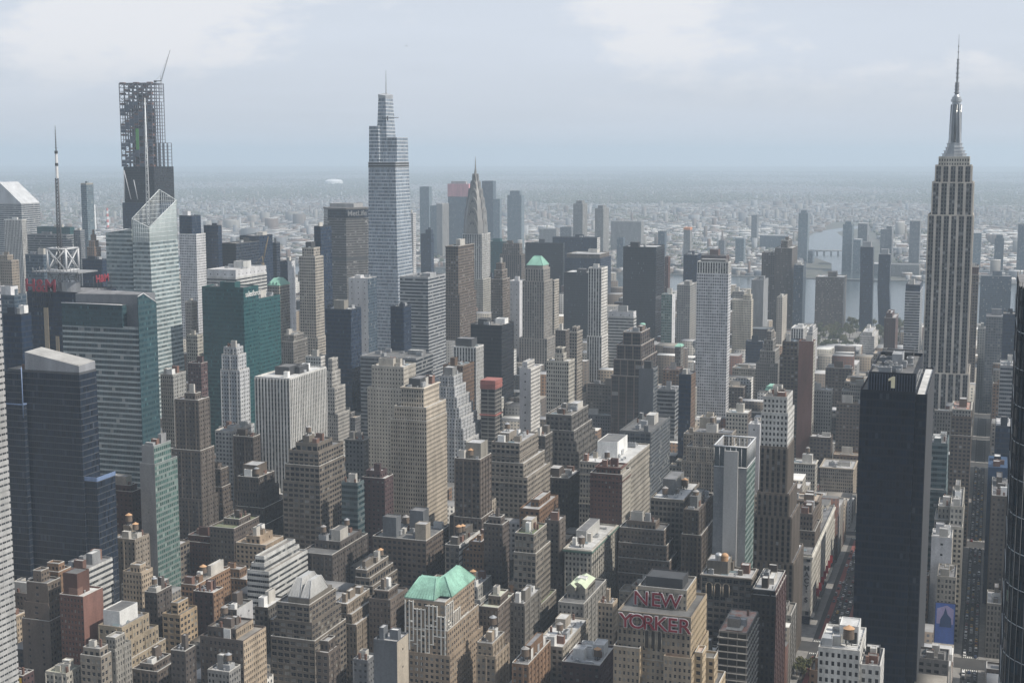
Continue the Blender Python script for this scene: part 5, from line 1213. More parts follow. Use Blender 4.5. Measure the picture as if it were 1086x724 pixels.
        m = MB(); m.box(x0-3.7, x0-.02, ya-.3, y1+2.2, z-22.0, z-21.2); m.bar((x0-3.5, ya, z-30), (x0-3.5, ya, z+2), .5); m.build('terrace_edge', plain('blue_glass_edge', (.2, .28, .45), .3), root)
        m = MB(); m.box(x0+1, x1+3, y0-9, y0-.02, 0, z-68); m.build('wing', facade('nband', S['nband']), root)
        m = MB(); m.box(x0+1, x1+3.1, y0-9.2, y0-8.7, z-68, z-65.5); m.box(x0+.8, x0+1.3, y0-8.7, y0-.02, z-68, z-65.5); m.build('terrace_edge', plain('blue_glass_edge', (.2, .28, .45), .3), root)
    if o.get('crown7'):                          # glass parapet on the west, grey plant box rising behind it, dark glass flank cut on the slant
        m = MB(); m.box(x0-.25, x0+L*.22, y0+W*.2, y1-.3, z-.9, z+17, 0, 1); m.build('crown_glass', [facade('tsqs', S['tsqs']), roof('greyr')], root)
        m = MB(); P = [(x0+L*.28, y0+.3), (x1-.3, y0+.3), (x1-.3, y1-W*.12), (x0+L*.28, y1-W*.12)]; m.prism(P, z-.9, z+24, 0, 1, None, None, [z+25, z+25, z+26, z+24]); m.build('plant_screen', [plain('crown_metal', (.19, .20, .215), .5), roof('greyr')], root)
        m = MB(); m.poly([(x0-.3, y0-.3, 0), (x1+.3, y0-.3, 0), (x1+.3, y0-.3, z+17), (x0+L*.30, y0-.3, z+26), (x0-.3, y0-.3, z+24)], 0, [(0, 0), (L, 0), (L, z+17), (L*.3, z+26), (0, z+24)])
        m.poly([(x0-.3, y0-.3, 0), (x0-.3, y0-.3, z+24), (x0-.3, y0+.02, z+24), (x0-.3, y0+.02, 0)]); m.build('side_panel', facade('tsqs', S['tsqs']), root)
        m = MB(); m.bar((x0-.3, y1-.3, z+17.2), (x0-.3, y0+W*.2, z+17.2), .6); m.bar((x0-.3, y0-.3, z+24.2), (x0+L*.3, y0-.3, z+26.2), .6); m.bar((x0+L*.3, y0-.3, z+26.2), (x1+.3, y0-.3, z+17.2), .6); m.build('coping', STEEL(), root)
    if o.get('hip') == 'METAL':
        mt = plain('zinc_roof', (.42, .42, .41), .5); ym = y0+W*.46
        ya = y1-W*.34; m = MB(); m.box(x0+1, x1-L*.12, y0+.3, ya, z-1.2, z+3); m.build('attic', wallm(S['loft']), root); ym = y0+(ya-y0)*.46; hip(root, x0+1.6, x1-L*.15, ym+.4, ya-.4, z+3, 9.5, .24, .24, mt); hip(root, x0+1.6, x1-L*.3, y0+.8, ym-.9, z+3, 9, .24, .22, mt)
    if o.get('hip') == 'GREEN':
        mt = plain('mint_copper', (.23, .42, .335), .65, amt=.35); ym = y0+W*.46
        hip(root, x0+.5, x0+L*.62, y0+W*.30, y1, z, 8.6, .44, .2, mt); hip(root, x0+L*.2, x1, y0, y0+W*.62, z, 9.0, .2, .44, mt)
        m = MB()                                   # white terracotta outlines stepping down both fronts like a staircase
        for (ax, L_, q, step) in ((1, W, lambda a, e: (x0-e, y1-a), 2.2), (0, L, lambda a, e: (x0+a, y0-e), 2.6)):
            n = max(6, int(L_/step)); prev = None
            for k in range(n+1):
                a_ = L_*k/n; blk = k*4//(n+1); d0 = (1, 5, 2.5, 8)[blk] if ax else 2+blk*7; d1 = (34, 46, 30, 60)[blk]-(k % 3)*5 if ax else 30+blk*9-(k % 3)*4
                px_, py_ = q(a_, .3); m.box(px_-.3, px_+.3, py_-.3, py_+.3, z-d1, z-d0, bottom=True)
                if prev:
                    for zz_ in (z-d0-.6, z-d0-12, z-d1+.2, z-(d0+d1)/2): pa, pb = q(prev, .25), q(a_, .25); m.bar((*pa, zz_), (*pb, zz_), .5)
                prev = a_
        m.build('terracotta_trim', plain('white_terracotta', (.66, .65, .61)), root)
    if o.get('drum'):
        cx_, cy_ = (x0+x1)/2-2, (y0+y1)/2; m = MB(); m.tube(cx_, cy_, 0, z+7, 5.6, 5.6, 8, 0)
        m.build('round_tower', wallm(S['brown']), root); m = MB()
        for k in range(16):
            a = k*math.pi/8; x, y = cx_+5.7*math.cos(a), cy_+5.7*math.sin(a); m.box(x-.2, x+.2, y-.2, y+.2, z+1.0, z+7.6)
        m.tube(cx_, cy_, z+6.9, z+7.3, 5.9, 5.9, 8); m.tube(cx_, cy_, z+.6, z+1.2, 6.3, 6.3, 8); m.build('terracotta_trim', plain('white_terracotta', (.66, .65, .61)), root)
    if o.get('redsign'):
        yy = y0+W*.18; m = MB(); m.box(x0-.5, x0-.05, yy, yy+4.2, z-20, z-6); m.build('wall_sign', plain('sign_red', (.45, .05, .035), .5), root)
        m = MB(); m.box(x0-.5, x0-.05, yy, yy+4.2, z-5.99, z-.2); m.build('wall_sign', WHITE(), root)
    if o.get('yellow'): m = MB(); m.box(x0-.3, x0-.05, y0+1, y0+W*.5, z-8, z-1.5); m.build('wall_sign', plain('sign_yellow', (.65, .42, .03), .5), root)
    if o.get('gables'):
        mt = plain('pale_green_roof', (.55, .62, .46), .6, amt=.12)
        for xa, xb, ya, yb in ((x0-.2, x0+7, y1-5, y1+.3), (x0-.2, x0+6, y0-.3, y0+4.2), (x1-20, x1, y0, y1)):
            yc = (ya+yb)/2; m = MB(); m.box(xa, xb, ya, yb, z-ph, z+2, 1); hh = 2.6
            m.poly([(xa-.3, ya-.3, z+2.01), (xb, ya-.3, z+2.01), (xb, yc, z+2+hh), (xa-.3, yc, z+2+hh)]); m.poly([(xb, yb+.3, z+2.01), (xa-.3, yb+.3, z+2.01), (xa-.3, yc, z+2+hh), (xb, yc, z+2+hh)])
            m.poly([(xa-.3, yb+.3, z+2.01), (xa-.3, ya-.3, z+2.01), (xa-.3, yc, z+2+hh)], 1); m.poly([(xb, ya-.3, z+2.01), (xb, yb+.3, z+2.01), (xb, yc, z+2+hh)], 1)
            m.build('gable', [mt, wallm(S['stone'])], root)
    if o.get('arches'):
        for k in range(3):
            yc = y1-W*(.16+.17*k); m = MB(); r = W*.062; pts = [(yc-r, z-13), (yc+r, z-13)]+[(yc+r*math.cos(a*math.pi/8), z-6.5+r*math.sin(a*math.pi/8)) for a in range(9)]
            m.poly([(x0-.06, y, q) for y, q in pts][::-1], 0); m.build('arched_window', plain('arch_dark', (.05, .042, .036), .6), root)
            m = MB()
            for (ya, qa), (yb, qb) in zip(pts[1:], pts[2:]+[pts[0]]): m.bar((x0-.25, ya, qa), (x0-.25, yb, qb), .55)
            m.build('arch_surround', wallm(S['tan']), root)
        m = MB(); m.box(x0+1, x0+10, y0-.1, y1-.3, z-ph, z-ph+.6); m.build('roof', roof('silver'), root)
        boxpart(root, 'penthouse', x0+4, x1-3, y1-W*.5, y1-W*.08, z-ph, z+7, wallm(S['loft']), .5, roof('silver'))
        for k, mt in ((.30, METAL()), (.42, TIMBER())):
            m = MB(); yc = y1-W*k; pr = 2.3; m.tube(x0+7, yc, z+7, z+10, 2.2, 2.2, 16)
            for q in range(1, 6): r2 = 2.3*math.cos(q*math.pi/10.2); m.tube(x0+7, yc, z+10+2.0*math.sin((q-1)*math.pi/10.2), z+10+2.0*math.sin(q*math.pi/10.2), pr, r2, 16); pr = r2
            m.build('water_tank', mt, root)
    if o.get('open'):
        m = MB(); n = int(z/3.7)
        for k in range(n): zz = k*z/n; m.box(x0-.7, x1+.7, y0-.7, y1+.7, zz, zz+.42, bottom=True)
        m.build('floor_slab', plain('raw_concrete', (.42, .40, .37)), root)
        m = MB(); m.box(x0+2, x1*.5+x0*.5, y0+3, y1-3, z, z+.25); m.build('deck_formwork', plain('formwork', (.5, .47, .42), amt=.4), root)
    if o.get('billboard'):
        m = MB(); ya, yb = y0-.5, y1+.5; m.box(x0-1.1, x0-.1, ya, yb, 6, z-17); m.build('billboard', plain('billboard_frame', (.05, .05, .06)), root)
        m = MB(); m.poly([(x0-1.13, yb-.3, 6.4), (x0-1.13, ya+.3, 6.4), (x0-1.13, ya+.3, z-17.4), (x0-1.13, yb-.3, z-17.4)])
        m.poly([(x0-1.16, yb-1.2, z-31), (x0-1.16, ya+1.2, z-31), (x0-1.16, ya+1.0, z-21), (x0-1.16, (ya+yb)/2-1, z-18.6), (x0-1.16, yb-1.2, z-21)], 1)
        yc = (ya+yb)/2; m.poly([(x0-1.19, yc+3.2, z-33), (x0-1.19, yc-4.2, z-33), (x0-1.19, yc-3.8, z-27), (x0-1.19, yc-1.5, z-24.5), (x0-1.19, yc-.2, z-20), (x0-1.19, yc+1, z-24.5), (x0-1.19, yc+2.8, z-28)], 2)
        m.build('billboard_picture', [plain('bill_blue', (.06, .13, .42), .4), plain('bill_lilac', (.36, .32, .52), .4), plain('bill_dark', (.02, .06, .17), .4)], root)
    if o.get('bluenet'): m = MB(); m.box(x0-.6, x1, y0-.4, y1+.6, 0, z+.8); m.build('scaffold_netting', plain('blue_net', (.03, .065, .13), .9), root)
    if o.get('green_corn'): cornice(root, x0, x1, y0, y1, z-1.0, dict(key='greencorn', wall=(.10, .17, .14)), 1.2, 1.6)
# --- the hotel with two rooftop words
def world(px, py, u): return on_u(px, py, u)
hb = [b for b in B if b['o'].get('hotel')][0]
U = 655; zt = lambda y, u=U: world(700, y, u)[2]
yl = lambda px, y, u=U: world(px, y, u)[1]
root = empty('hotel', (U+20, (yl(656, 677)+yl(731, 677))/2, 0), hb['label'], 'hotel'); st = S['tan']; hb['root'] = root
y1, y0 = yl(655, 652), yl(733, 652); z2 = zt(651); z3 = zt(622, 668)
tier(root, 'tower', U, U+40, y0, y1, zt(700), z2, st, 'tar', 1.2, True, S['warm'], 100)
ya, yb = y0+(y1-y0)*.13, y1-(y1-y0)*.2
tier(root, 'setback', U+12, U+36, ya, yb, z2-1.25, z3, S['sand'], 'tar', 1.2, True, S['warm'], 60)
boxpart(root, 'penthouse', U+16, U+30, ya+3, yb-3, z3-1.2, z3+3.5, DARK(), .5)
c0, c1 = y0+(y1-y0)*.345, y0+(y1-y0)*.67
tier(root, 'base', U-3, U+40.3, c1, y1+1.2, 0, zt(687), st, 'tar', 1.2, True, S['warm'], 100); tier(root, 'base', U-3, U+40.3, y0-1.2, c0, 0, zt(692), st, 'red', 1.2, True, S['warm'], 100)
tier(root, 'base', U+.3, U+40.1, c0+.05, c1-.05, 0, zt(700)-.02, st, 'tar', .5, True, S['warm'], 60)
for k, (dx0, dx1, dz) in enumerate(((4, 14, 14), (20, 30, 22), (8, 36, 34))): tier(root, 'setback', U+dx0, U+dx1, y0-(5+3*k), y0-1.25, 0, zt(660)-dz, S['warm'], 'red' if k == 0 else 'tar', 1.2, True, S['warm'], 40)
for k in range(3):
    yc = (c0+c1)/2+(k-1)*3.1; m = MB(); pts = [(yc-1.1, zt(688)), (yc+1.1, zt(688))]+[(yc+1.1*math.cos(a*math.pi/8), zt(671)+1.1*math.sin(a*math.pi/8)) for a in range(9)]
    m.poly([(U-.08, y, q) for y, q in pts][::-1]); m.build('arched_window', plain('arch_dark', (.05, .042, .036), .6), root)
    m = MB()
    for (p, q), (r, s_) in zip(pts[1:], pts[2:]+[pts[0]]): m.bar((U-.3, p, q), (U-.3, r, s_), .4)
    m.build('arch_surround', wallm(S['sand']), root)
RED = plain('sign_letter_red', (.23, .016, .03), .5, amt=.1); RIM = plain('sign_letter_rim', (.74, .73, .72), .5)
for word, ua, ytop, ybot, pa, pb in (('NEW', U+11, 628, 643, 672, 719), ('YORKER', U-1.2, 653, 668.5, 657, 732)):
    za, zb = world(700, ybot, ua)[2], world(700, ytop, ua)[2]; Ya, Yb = world(pa, ybot, ua)[1], world(pb, ybot, ua)[1]; h = zb-za
    n = len(word)
    for i, ch in enumerate(word):                 # each letter stands on its own steel frame
        yc = Ya+(Yb-Ya)*(i+.5)/n
        rim = text(root, 'sign_letter', ch, (ua+.25, yc, za), h, RIM, ext=.12, bold=.05, sx=1.06)
        l = text(None, 'letter_face', ch, (0, 0, 0), h, RED, ext=.1, bold=.008, sx=1.0); l.rotation_euler = (0, 0, 0); l.location = (0, 0, .30); l.parent = rim
    m = MB()
    for i in range(n*3+1):
        y = Ya+(Yb-Ya)*i/(n*3); m.bar((ua+.9, y, za-3), (ua+.9, y, zb+.3), .15); m.bar((ua+.9, y, zb-.5), (ua+4, y, za-2), .12)
    for q in (za-.2, (za+zb)/2, zb): m.bar((ua+.8, Ya, q), (ua+.8, Yb, q), .18)
    m.build('sign_frame', DARK(), root)
# --- the tapering glass skyscraper
x0, x1, y0, y1, h = R_OV; Wd = y1-y0
root = empty('skyscraper', ((x0+x1)/2, (y0+y1)/2, 0), 'tapering pale glass skyscraper with interlocking crown pieces and a thin spire', 'skyscraper')
def rp(a, b, c, d): return [(a, c), (b, c), (b, d), (a, d)]
st = S['ov']; g_ = 7
zm = h-30
m = MB(); m.prism(rp(x0-g_, x1+g_, y0-g_, y1+g_*.2), 0, zm, 0, 1, st, rp(x0, x1, y0, y1)); m.build('tower', [facade('ov', st), DARK()], root)
m = MB(); ym = y0+Wd*.62; m.prism(rp(x0+1, x1-10, ym, y1-.2), zm+.05, h+18, 0, 1, st, rp(x0+1.5, x1-12, ym+1, y1-.8)); m.build('crown', [facade('ov', st), METAL()], root)
m = MB(); m.prism(rp(x0+6, x1, y0+.2, y0+Wd*.42), zm+.06, h+3, 0, 1, st, rp(x0+7, x1-1, y0+.6, y0+Wd*.42)); m.build('crown', [facade('ov', st), METAL()], root)
m = MB(); ya, yb = y0+Wd*.36, y0+Wd*.78; m.prism(rp(x0+5, x1-6, ya, yb), zm+.07, h+55, 0, 1, st, rp(x0+10, x1-11, ya+3.5, yb-2.5)); m.build('crown', [facade('ov', st), METAL()], root)
m = MB(); m.prism(rp(x0+9.8, x1-10.8, ya+3.3, yb-2.3), h+55.1, h+57, 0, 0, None, None, [h+58, h+60, h+63, h+60]); m.tube((x0+x1)/2, (ya+yb)/2, h+56, h+92, 1.1, .25, 8); m.build('spire', METAL(), root)
m = MB(); m.box(x0-.25, x1+.25, y0-.25, y1+.25, zm-7, zm-.4, 0)
for zz in (zm-7.2, zm-3.8, zm-.5): m.box(x0-.6, x1+.6, y0-.6, y1+.6, zz, zz+.7, 1)
m.build('plant_floor', [DARK(), plain('band_pale', (.5, .52, .54))], root)
cr = empty('tower_crane', ((x0+x1)/2, y0, h+30), 'small dark derrick crane hung on the tapering glass skyscraper crown', 'crane')
m = MB(); m.bar((x0+8, y0+Wd*.36, h+25), (x0+8, y0+Wd*.36, h+31), 1.2); m.build('mast', DARK(), cr)
m = MB(); m.bar((x0+8, y0+Wd*.55, h+28), (x0+8, y0-2, h+29), .8); m.build('jib', DARK(), cr)
# --- elongated octagon slab
x0, x1, y0, y1, h = R_MET; a = (y1-y0)*.32; st = S['dband']
root = empty('skyscraper', ((x0+x1)/2, (y0+y1)/2, 0), 'wide brown grey octagonal slab with close ribbon floors and a dark top band', 'skyscraper'); c = a*.9
O = [(x0, y0+c), (x0+c*1.4, y0), (x1-c*1.4, y0), (x1, y0+c), (x1, y1-c), (x1-c*1.4, y1), (x0+c*1.4, y1), (x0, y1-c)]
m = MB(); m.prism(O, 0, h-15, 0, 1, st); m.build('tower', [facade('dband', st), roof('greyr')], root)
cx_, cy_ = (x0+x1)/2, (y0+y1)/2; sc_ = lambda k: [(cx_+(p[0]-cx_)*k, cy_+(p[1]-cy_)*k) for p in O]
m = MB(); m.prism(sc_(.985), h-15.1, h-2, 0, 1, S['nband']); m.build('top_storey', [facade('nband', S['nband']), roof('greyr')], root)
m = MB(); m.prism(sc_(1.01), h-2, h+.5, 0, 1); m.build('cornice', [plain('dark_bronze', (.12, .115, .11)), roof('greyr')], root)
boxpart(root, 'penthouse', x0+18, x1-18, y0+16, y1-16, h+.5, h+6, plain('penthouse_grey', (.35, .35, .35)))
text(root, 'sign', 'MetLife', (x0+c*.62, y0+c*.42-.8, h-11.5), 8, plain('faded_letter', (.22, .225, .23)), math.atan2(-c, c*1.4), .2, .02)
# --- the needle spired art deco skyscraper
x0, x1, y0, y1, h = R_CHR; W = y1-y0; x1 = x0+W; cx_, cy_ = (x0+x1)/2, (y0+y1)/2; st = S['whitev']
root = empty('skyscraper', (cx_, cy_, 0), 'art deco skyscraper with a stepped metal sunburst crown ending in a needle', 'skyscraper')
tier(root, 'base', x0-4, x1+26, y0-3, y1+3, 0, h-70, S['lime'], 'gravel'); tier(root, 'tower', x0, x1+8, y0, y1, h-71, h, st, 'silver')
SIL = plain('crown_steel', (.30, .295, .285), .45, .3); m = MB(); mw = MB()
prof = [(h, .5*W), (h+20, .47*W), (h+37, .40*W), (h+53, .315*W), (h+67, .22*W), (h+79, .135*W), (h+90, .07*W)]
for (za, ra), (zb, rb) in zip(prof, prof[1:]):
    Pq = lambda r: [(cx_-r, cy_-r*.6), (cx_-r*.6, cy_-r), (cx_+r*.6, cy_-r), (cx_+r, cy_-r*.6), (cx_+r, cy_+r*.6), (cx_+r*.6, cy_+r), (cx_-r*.6, cy_+r), (cx_-r, cy_+r*.6)]
    m.prism(Pq(ra), za, zb, 0, 0, None, Pq(rb))
    for f in range(4):                            # arched panel and triangular windows on every side
        an = f*math.pi/2; d = (math.cos(an), math.sin(an)); t_ = (-d[1], d[0]); r = ra*1.01; hw = ra*.62; hz = (zb-za)*.98
        A = [(-hw, za)]+[(hw*math.cos(math.pi-k*math.pi/10), za+hz*1.25*math.sin(k*math.pi/10)) for k in range(11)]
        base = lambda q, zz, rr: (cx_+d[0]*rr+t_[0]*q, cy_+d[1]*rr+t_[1]*q, zz)
        fr = [base(q, zz, r+.5) for q, zz in A[1:]]; bk = [base(q, zz, r*.55) for q, zz in A[1:]]
        m.poly(fr[::-1])
        for i in range(len(fr)-1): m.poly([fr[i], fr[i+1], bk[i+1], bk[i]])
        for k in range(1, 8):
            aa = math.pi*k/8; q1, z1_ = hw*.62*math.cos(aa), za+hz*1.25*.62*math.sin(aa); q2, z2_ = hw*.88*math.cos(aa), za+hz*1.25*.88*math.sin(aa); wv = hw*.09
            mw.poly([base(q1-wv*math.sin(aa), z1_, r+.56), base(q1+wv*math.sin(aa), z1_, r+.56), base(q2, z2_, r+.56)])
m.build('crown', SIL, root); mw.build('crown_windows', DARK(), root)
m = MB(); m.tube(cx_, cy_, h+88, h+102, .085*W, .035*W, 8); m.tube(cx_, cy_, h+102, 324, .035*W, .006*W, 8); m.build('spire', SIL, root)
# --- the limestone giant with the mast
x0, x1, y0, y1, h = R_ESB; st = S['esb']; ROOT = root = empty('skyscraper', ((x0+x1)/2, (y0+y1)/2, 0), 'limestone giant with vertical ribs, stepped shoulders and a tall antenna mast', 'skyscraper')
W = y1-y0; zb = h
tier(root, 'base', x0-6, x1+20, y0-6, y1+6, 0, 75, st, 'gravel', 1.2, True)
tier(root, 'setback', x0-3, x1+8, y0-2.5, y1+2.5, 73.8, 120, st, 'gravel', 1.2, True)
tier(root, 'tower', x0, x1, y0, y1, 118.8, zb, st, 'gravel', 1.2, True)
za = on_u(1010, 193, x0)[2]; tier(root, 'setback', x0+2, x1-2, y0+1.0, y1-2.6, zb-1.2, za, st, 'gravel', 1.2, True)
zc_ = on_u(1010, 175, x0)[2]; tier(root, 'setback', x0+6, x1-6, y0+3.2, y1-4.8, za-1.2, zc_, st, 'gravel', 1.2, True)
zd = on_u(1010, 166, x0)[2]; tier(root, 'setback', x0+10, x1-10, y0+5.5, y1-7.5, zc_-1.2, zd, S['lime'], 'silver', 1.2, True)
xm, ym = (x0+x1)/2, (y0+y1)/2-.6
zz = lambda y: on_u(1010, y, xm)[2]
AL = plain('mast_aluminium', (.44, .46, .48), .4, .5); m = MB()
lev = [(166, 11.2), (163.4, 11.2), (163.2, 9.6), (160.2, 9.6), (160, 8.2), (156.6, 8.2), (156.4, 7.0), (152.5, 7.0)]
for (ya, ra), (yb, rb) in zip(lev[::2], lev[1::2]): m.tube(xm, ym, zz(ya)-1, zz(yb), ra, rb, 8); m.tube(xm, ym, zz(yb)-.05, zz(yb)+.5, ra+.7, ra+.7, 8)
m.tube(xm, ym, zz(152.5), zz(108), 4.9, 3.9, 16)
for k in range(4):
    an = k*math.pi/2+math.pi/4; d = np.array((math.cos(an), math.sin(an))); t_ = np.array((-d[1], d[0]))
    P0 = [tuple(np.array((xm, ym))+d*a+t_*b_) for a, b_ in ((4, -1.3), (7.6, -.9), (7.6, .9), (4, 1.3))]; P1 = [tuple(np.array((xm, ym))+d*a+t_*b_) for a, b_ in ((3.4, -1.1), (4.6, -.8), (4.6, .8), (3.4, 1.1))]
    m.prism(P0[::-1] if k > 9 else P0, zz(152.5), zz(110), 0, 0, None, P1)
for ya, yb, ra, rb in ((108, 105.5, 5.2, 5.2), (105.5, 103, 4.3, 4.3), (103, 100.5, 3.2, 2.2)): m.tube(xm, ym, zz(ya), zz(yb), ra, rb, 16)
m.build('mast', AL, root)
m = MB()
for k in range(4):
    an = k*math.pi/2; m.bar((xm+4.6*math.cos(an), ym+4.6*math.sin(an), zz(151)), (xm+3.7*math.cos(an), ym+3.7*math.sin(an), zz(111)), 2.6)
m.build('mast_glazing', glassmat('mast_glass', (.05, .06, .07)), root)
m = MB(); m.tube(xm, ym, zz(100.5), zz(89), 1.9, 1.8, 10); m.tube(xm, ym, zz(89), zz(64), 1.0, .85, 8); m.tube(xm, ym, zz(64), zz(37), .42, .15, 8)
for yy, r_ in ((99, 2.6), (95.5, 2.3), (92, 2.4), (88.8, 2.2), (83, 1.6), (78.5, 1.7), (73, 1.5), (68, 1.5), (64, 1.2), (56, .8), (50, .7)): m.tube(xm, ym, zz(yy), zz(yy)+.9, r_, r_, 8)
m.build('antenna', plain('antenna_grey', (.22, .23, .25), .6), root)
# --- faceted glass tower with an open slanted crown
x0, x1, y0, y1, h = R_BOA; st = S['boa']; root = empty('skyscraper', ((x0+x1)/2, (y0+y1)/2, 0), 'pale faceted glass tower with an open slanted crown and white lattice spire', 'skyscraper')
P = rp(x0, x1, y0, y1); Pb = rp(x0-2, x1, y0-7, y1+1)
zs = [on_u(158, 241, x0)[2], on_u(188, 218, x0+20)[2]+4, on_u(168.6, 201, x1)[2], on_u(140, 232, x0)[2]]; zk = min(zs)-14
m = MB(); m.prism(Pb, 0, zk, 0, 1, st, P); m.build('tower', [facade('boa', st), WHITE()], root)
m = MB(); mg = MB()
for i in range(4):
    j = (i+1) % 4; n = max(3, int(math.dist(P[i], P[j])/2.2))
    for k in range(n+1):
        t_ = k/n; p = (P[i][0]+(P[j][0]-P[i][0])*t_, P[i][1]+(P[j][1]-P[i][1])*t_); zt_ = zs[i]+(zs[j]-zs[i])*t_; m.bar((*p, zk), (*p, zt_), .28)
    m.bar((*P[i], zs[i]), (*P[j], zs[j]), .55); q = zk+4.2
    while q < max(zs[i], zs[j]):
        ta, tb = 0, 1
        if q > zs[i]: ta = (q-zs[i])/(zs[j]-zs[i])
        if q > zs[j]: tb = (zs[i]-q)/(zs[i]-zs[j])
        f = lambda t_: (P[i][0]+(P[j][0]-P[i][0])*t_, P[i][1]+(P[j][1]-P[i][1])*t_, q)
        if tb-ta > .03: m.bar(f(ta), f(tb), .35)
        q += 4.2
    if i in (0, 3): mg.poly([(*P[i], zk), (*P[j], zk), (*P[j], zs[j]-.5), (*P[i], zs[i]-.5)])
m.build('crown_frame', plain('crown_white_steel', (.66, .70, .70), .5), root)
t = NT('clear_screen_glass'); tr = t.n('ShaderNodeBsdfTransparent'); mx = t.n('ShaderNodeMixShader'); mx.inputs[0].default_value = .78; t.b.inputs['Base Color'].default_value = (.40, .47, .47, 1); t.b.inputs['Roughness'].default_value = .12
t.l(tr.outputs[0], mx.inputs[1]); t.l(t.b.outputs[0], mx.inputs[2]); t.l(mx.outputs[0], t.o.inputs[0]); mg.build('crown_glass', t.m, root)
for a in ((.3, .6, .25, .6, 10), (.62, .9, .3, .8, 15), (.1, .28, .5, .85, 6)): boxpart(root, 'penthouse', x0+a[0]*(x1-x0), x0+a[1]*(x1-x0), y0+a[2]*(y1-y0), y0+a[3]*(y1-y0), zk+.05, zk+a[4], WHITE(), .6)
xs_, ys_ = x0+14, y0+(y1-y0)*.47; m = MB(); zsp = on_u(162, 104, xs_)[2]
for k in range(3):
    a, b_ = k*2.094, (k+1)*2.094; ra = 2.6
    c = lambda an, r, q: (xs_+r*math.cos(an), ys_+r*math.sin(an), q)
    m.bar(c(a, ra, zk), (xs_, ys_, zsp), .55); N_ = 22
    for i in range(N_):
        t0, t1 = i/N_, (i+1)/N_; q0, q1 = zk+(zsp-zk)*t0, zk+(zsp-zk)*t1; m.bar(c(a, ra*(1-t0)+.05, q0), c(b_, ra*(1-t1)+.05, q1), .3); m.bar(c(a, ra*(1-t0)+.05, q0), c(b_, ra*(1-t0)+.05, q0), .3)
m.build('spire', plain('spire_white', (.72, .75, .76), .5), root)
x0, x1, y0, y1, h = R_BOB; y0 += .3; m = MB(); m.prism(rp(x0-1, x1, y0, y1+2), 0, h, 0, 1, st, rp(x0, x1-6, y0, y1), [h+1.5, h, h-1, h-3]); m.build('wing', [facade('boa', st), WHITE()], root)
# --- skyscraper still a steel frame
x0, x1, y0, y1, h = R_JPM; root = empty('skyscraper_under_construction', ((x0+x1)/2, (y0+y1)/2, 0), 'unfinished skyscraper, open steel frame above dark half clad floors', 'skyscraper')
W = y1-y0; zt_ = on_u(150, 88, x0)[2]; yt1, yt0 = y_at(127.7, x0, 380), y0; xe_ = lambda px: x_at(px, y0, 380)
xt_, xm_ = xe_(174.5), xe_(181); zstep = on_u(150, 155, x0)[2]
m = MB(); m.box(x0, x1+4, y0-1, y1+4, 0, h-55, 0, 1, S['navy']); m.build('base', [facade('navy', S['navy']), DARK()], root)
m = MB(); m.box(x0+.5, x1, y0, y1, h-54.9, h, 0, 1, S['black']); m.build('tower', [facade('black', S['black']), DARK()], root)
m = MB()
for a, b_ in (((y1-1, h-5), (y1-12, h-50)), ((y1-24, h-50), (y1-18, h-20)), ((y1-1, h-5), (y1-1, h-50))): m.bar((x0-.2, a[0], a[1]), (x0-.2, b_[0], b_[1]), 1.0)
m.build('brace', plain('brace_pale', (.5, .52, .55)), root)
fr = MB(); dk = MB(); nx, ny = 5, 8; q = h; k = 0
while q < zt_:
    ye = yt0; n_ = 7; x1_ = xm_ if q < zstep else xt_
    ysx = [yt1+(ye-yt1)*i/n_ for i in range(n_+1)]; xsx = [x0+(x1_-x0)*i/nx for i in range(nx+1)]
    q2 = min(q+5.2, zt_); lowpart = q < h+(zt_-h)*.78
    for y in ysx:
        for x in (xsx if lowpart else (xsx[0], xsx[2], xsx[-1])): fr.bar((x, y, q), (x, y, q2), .8 if lowpart else 1.0)
        fr.bar((x0, y, q2), (x1_, y, q2), .55)
    for x in xsx: fr.bar((x, ysx[0], q2), (x, ysx[-1], q2), .6)
    for y, yb_ in zip(ysx, ysx[1:]):
        if (k*7+int(y)) % 4 == 0: fr.bar((x0, y, q), (x0, yb_, q2), .4)
        if (k*11+int(y)*7) % 5 < 2 and lowpart: cl = MB(); cl.box(x0+.1, x0+.6, min(y, yb_)+.5, max(y, yb_)-.5, q+.3, q+4.6); cl.build('cladding_panel', plain('blue_grey_cladding', (.085, .105, .14), .4), root)
        if (k*5+int(y)) % 3 == 0: dk.box(x0+.4, x0+6, min(y, yb_)+.3, max(y, yb_)-.3, q+.6, q+3.2)
    if lowpart: dk.box(x0+1, x1_-1, ysx[-1]+.5, ysx[0]-.5, q2-.2, q2+.15, bottom=True)
    k += 1; q += 5.2
for i in range(0, 6): qa = h+(zt_-h)*i/6; qb = h+(zt_-h)*(i+1)/6; fr.bar((x0-.3, yt1+(yt0-yt1)*(.0 if i % 2 else .5), qa), (x0-.3, yt1+(yt0-yt1)*(.5 if i % 2 else .0), qb), .5)
fr.build('steel_frame', plain('red_lead_steel', (.115, .12, .15), .7), root); dk.build('floor_deck', plain('deck_rust', (.22, .13, .11), .8), root)
m = MB(); yc = (yt0+yt1)/2; m.box(x0+9, xt_-6, yc-15, yc+13, h, h+(zt_-h)*.70); m.box(x0+14, xt_-8, yc-7, yc+7, zt_-24, zt_-15); m.build('core', plain('core_dark', (.06, .066, .085)), root)
m = MB(); m.box(x0-.6, x0-.1, yc-4, yc+1.5, h+26, h+58); m.build('safety_netting', plain('green_net', (.12, .36, .10), .9), root)
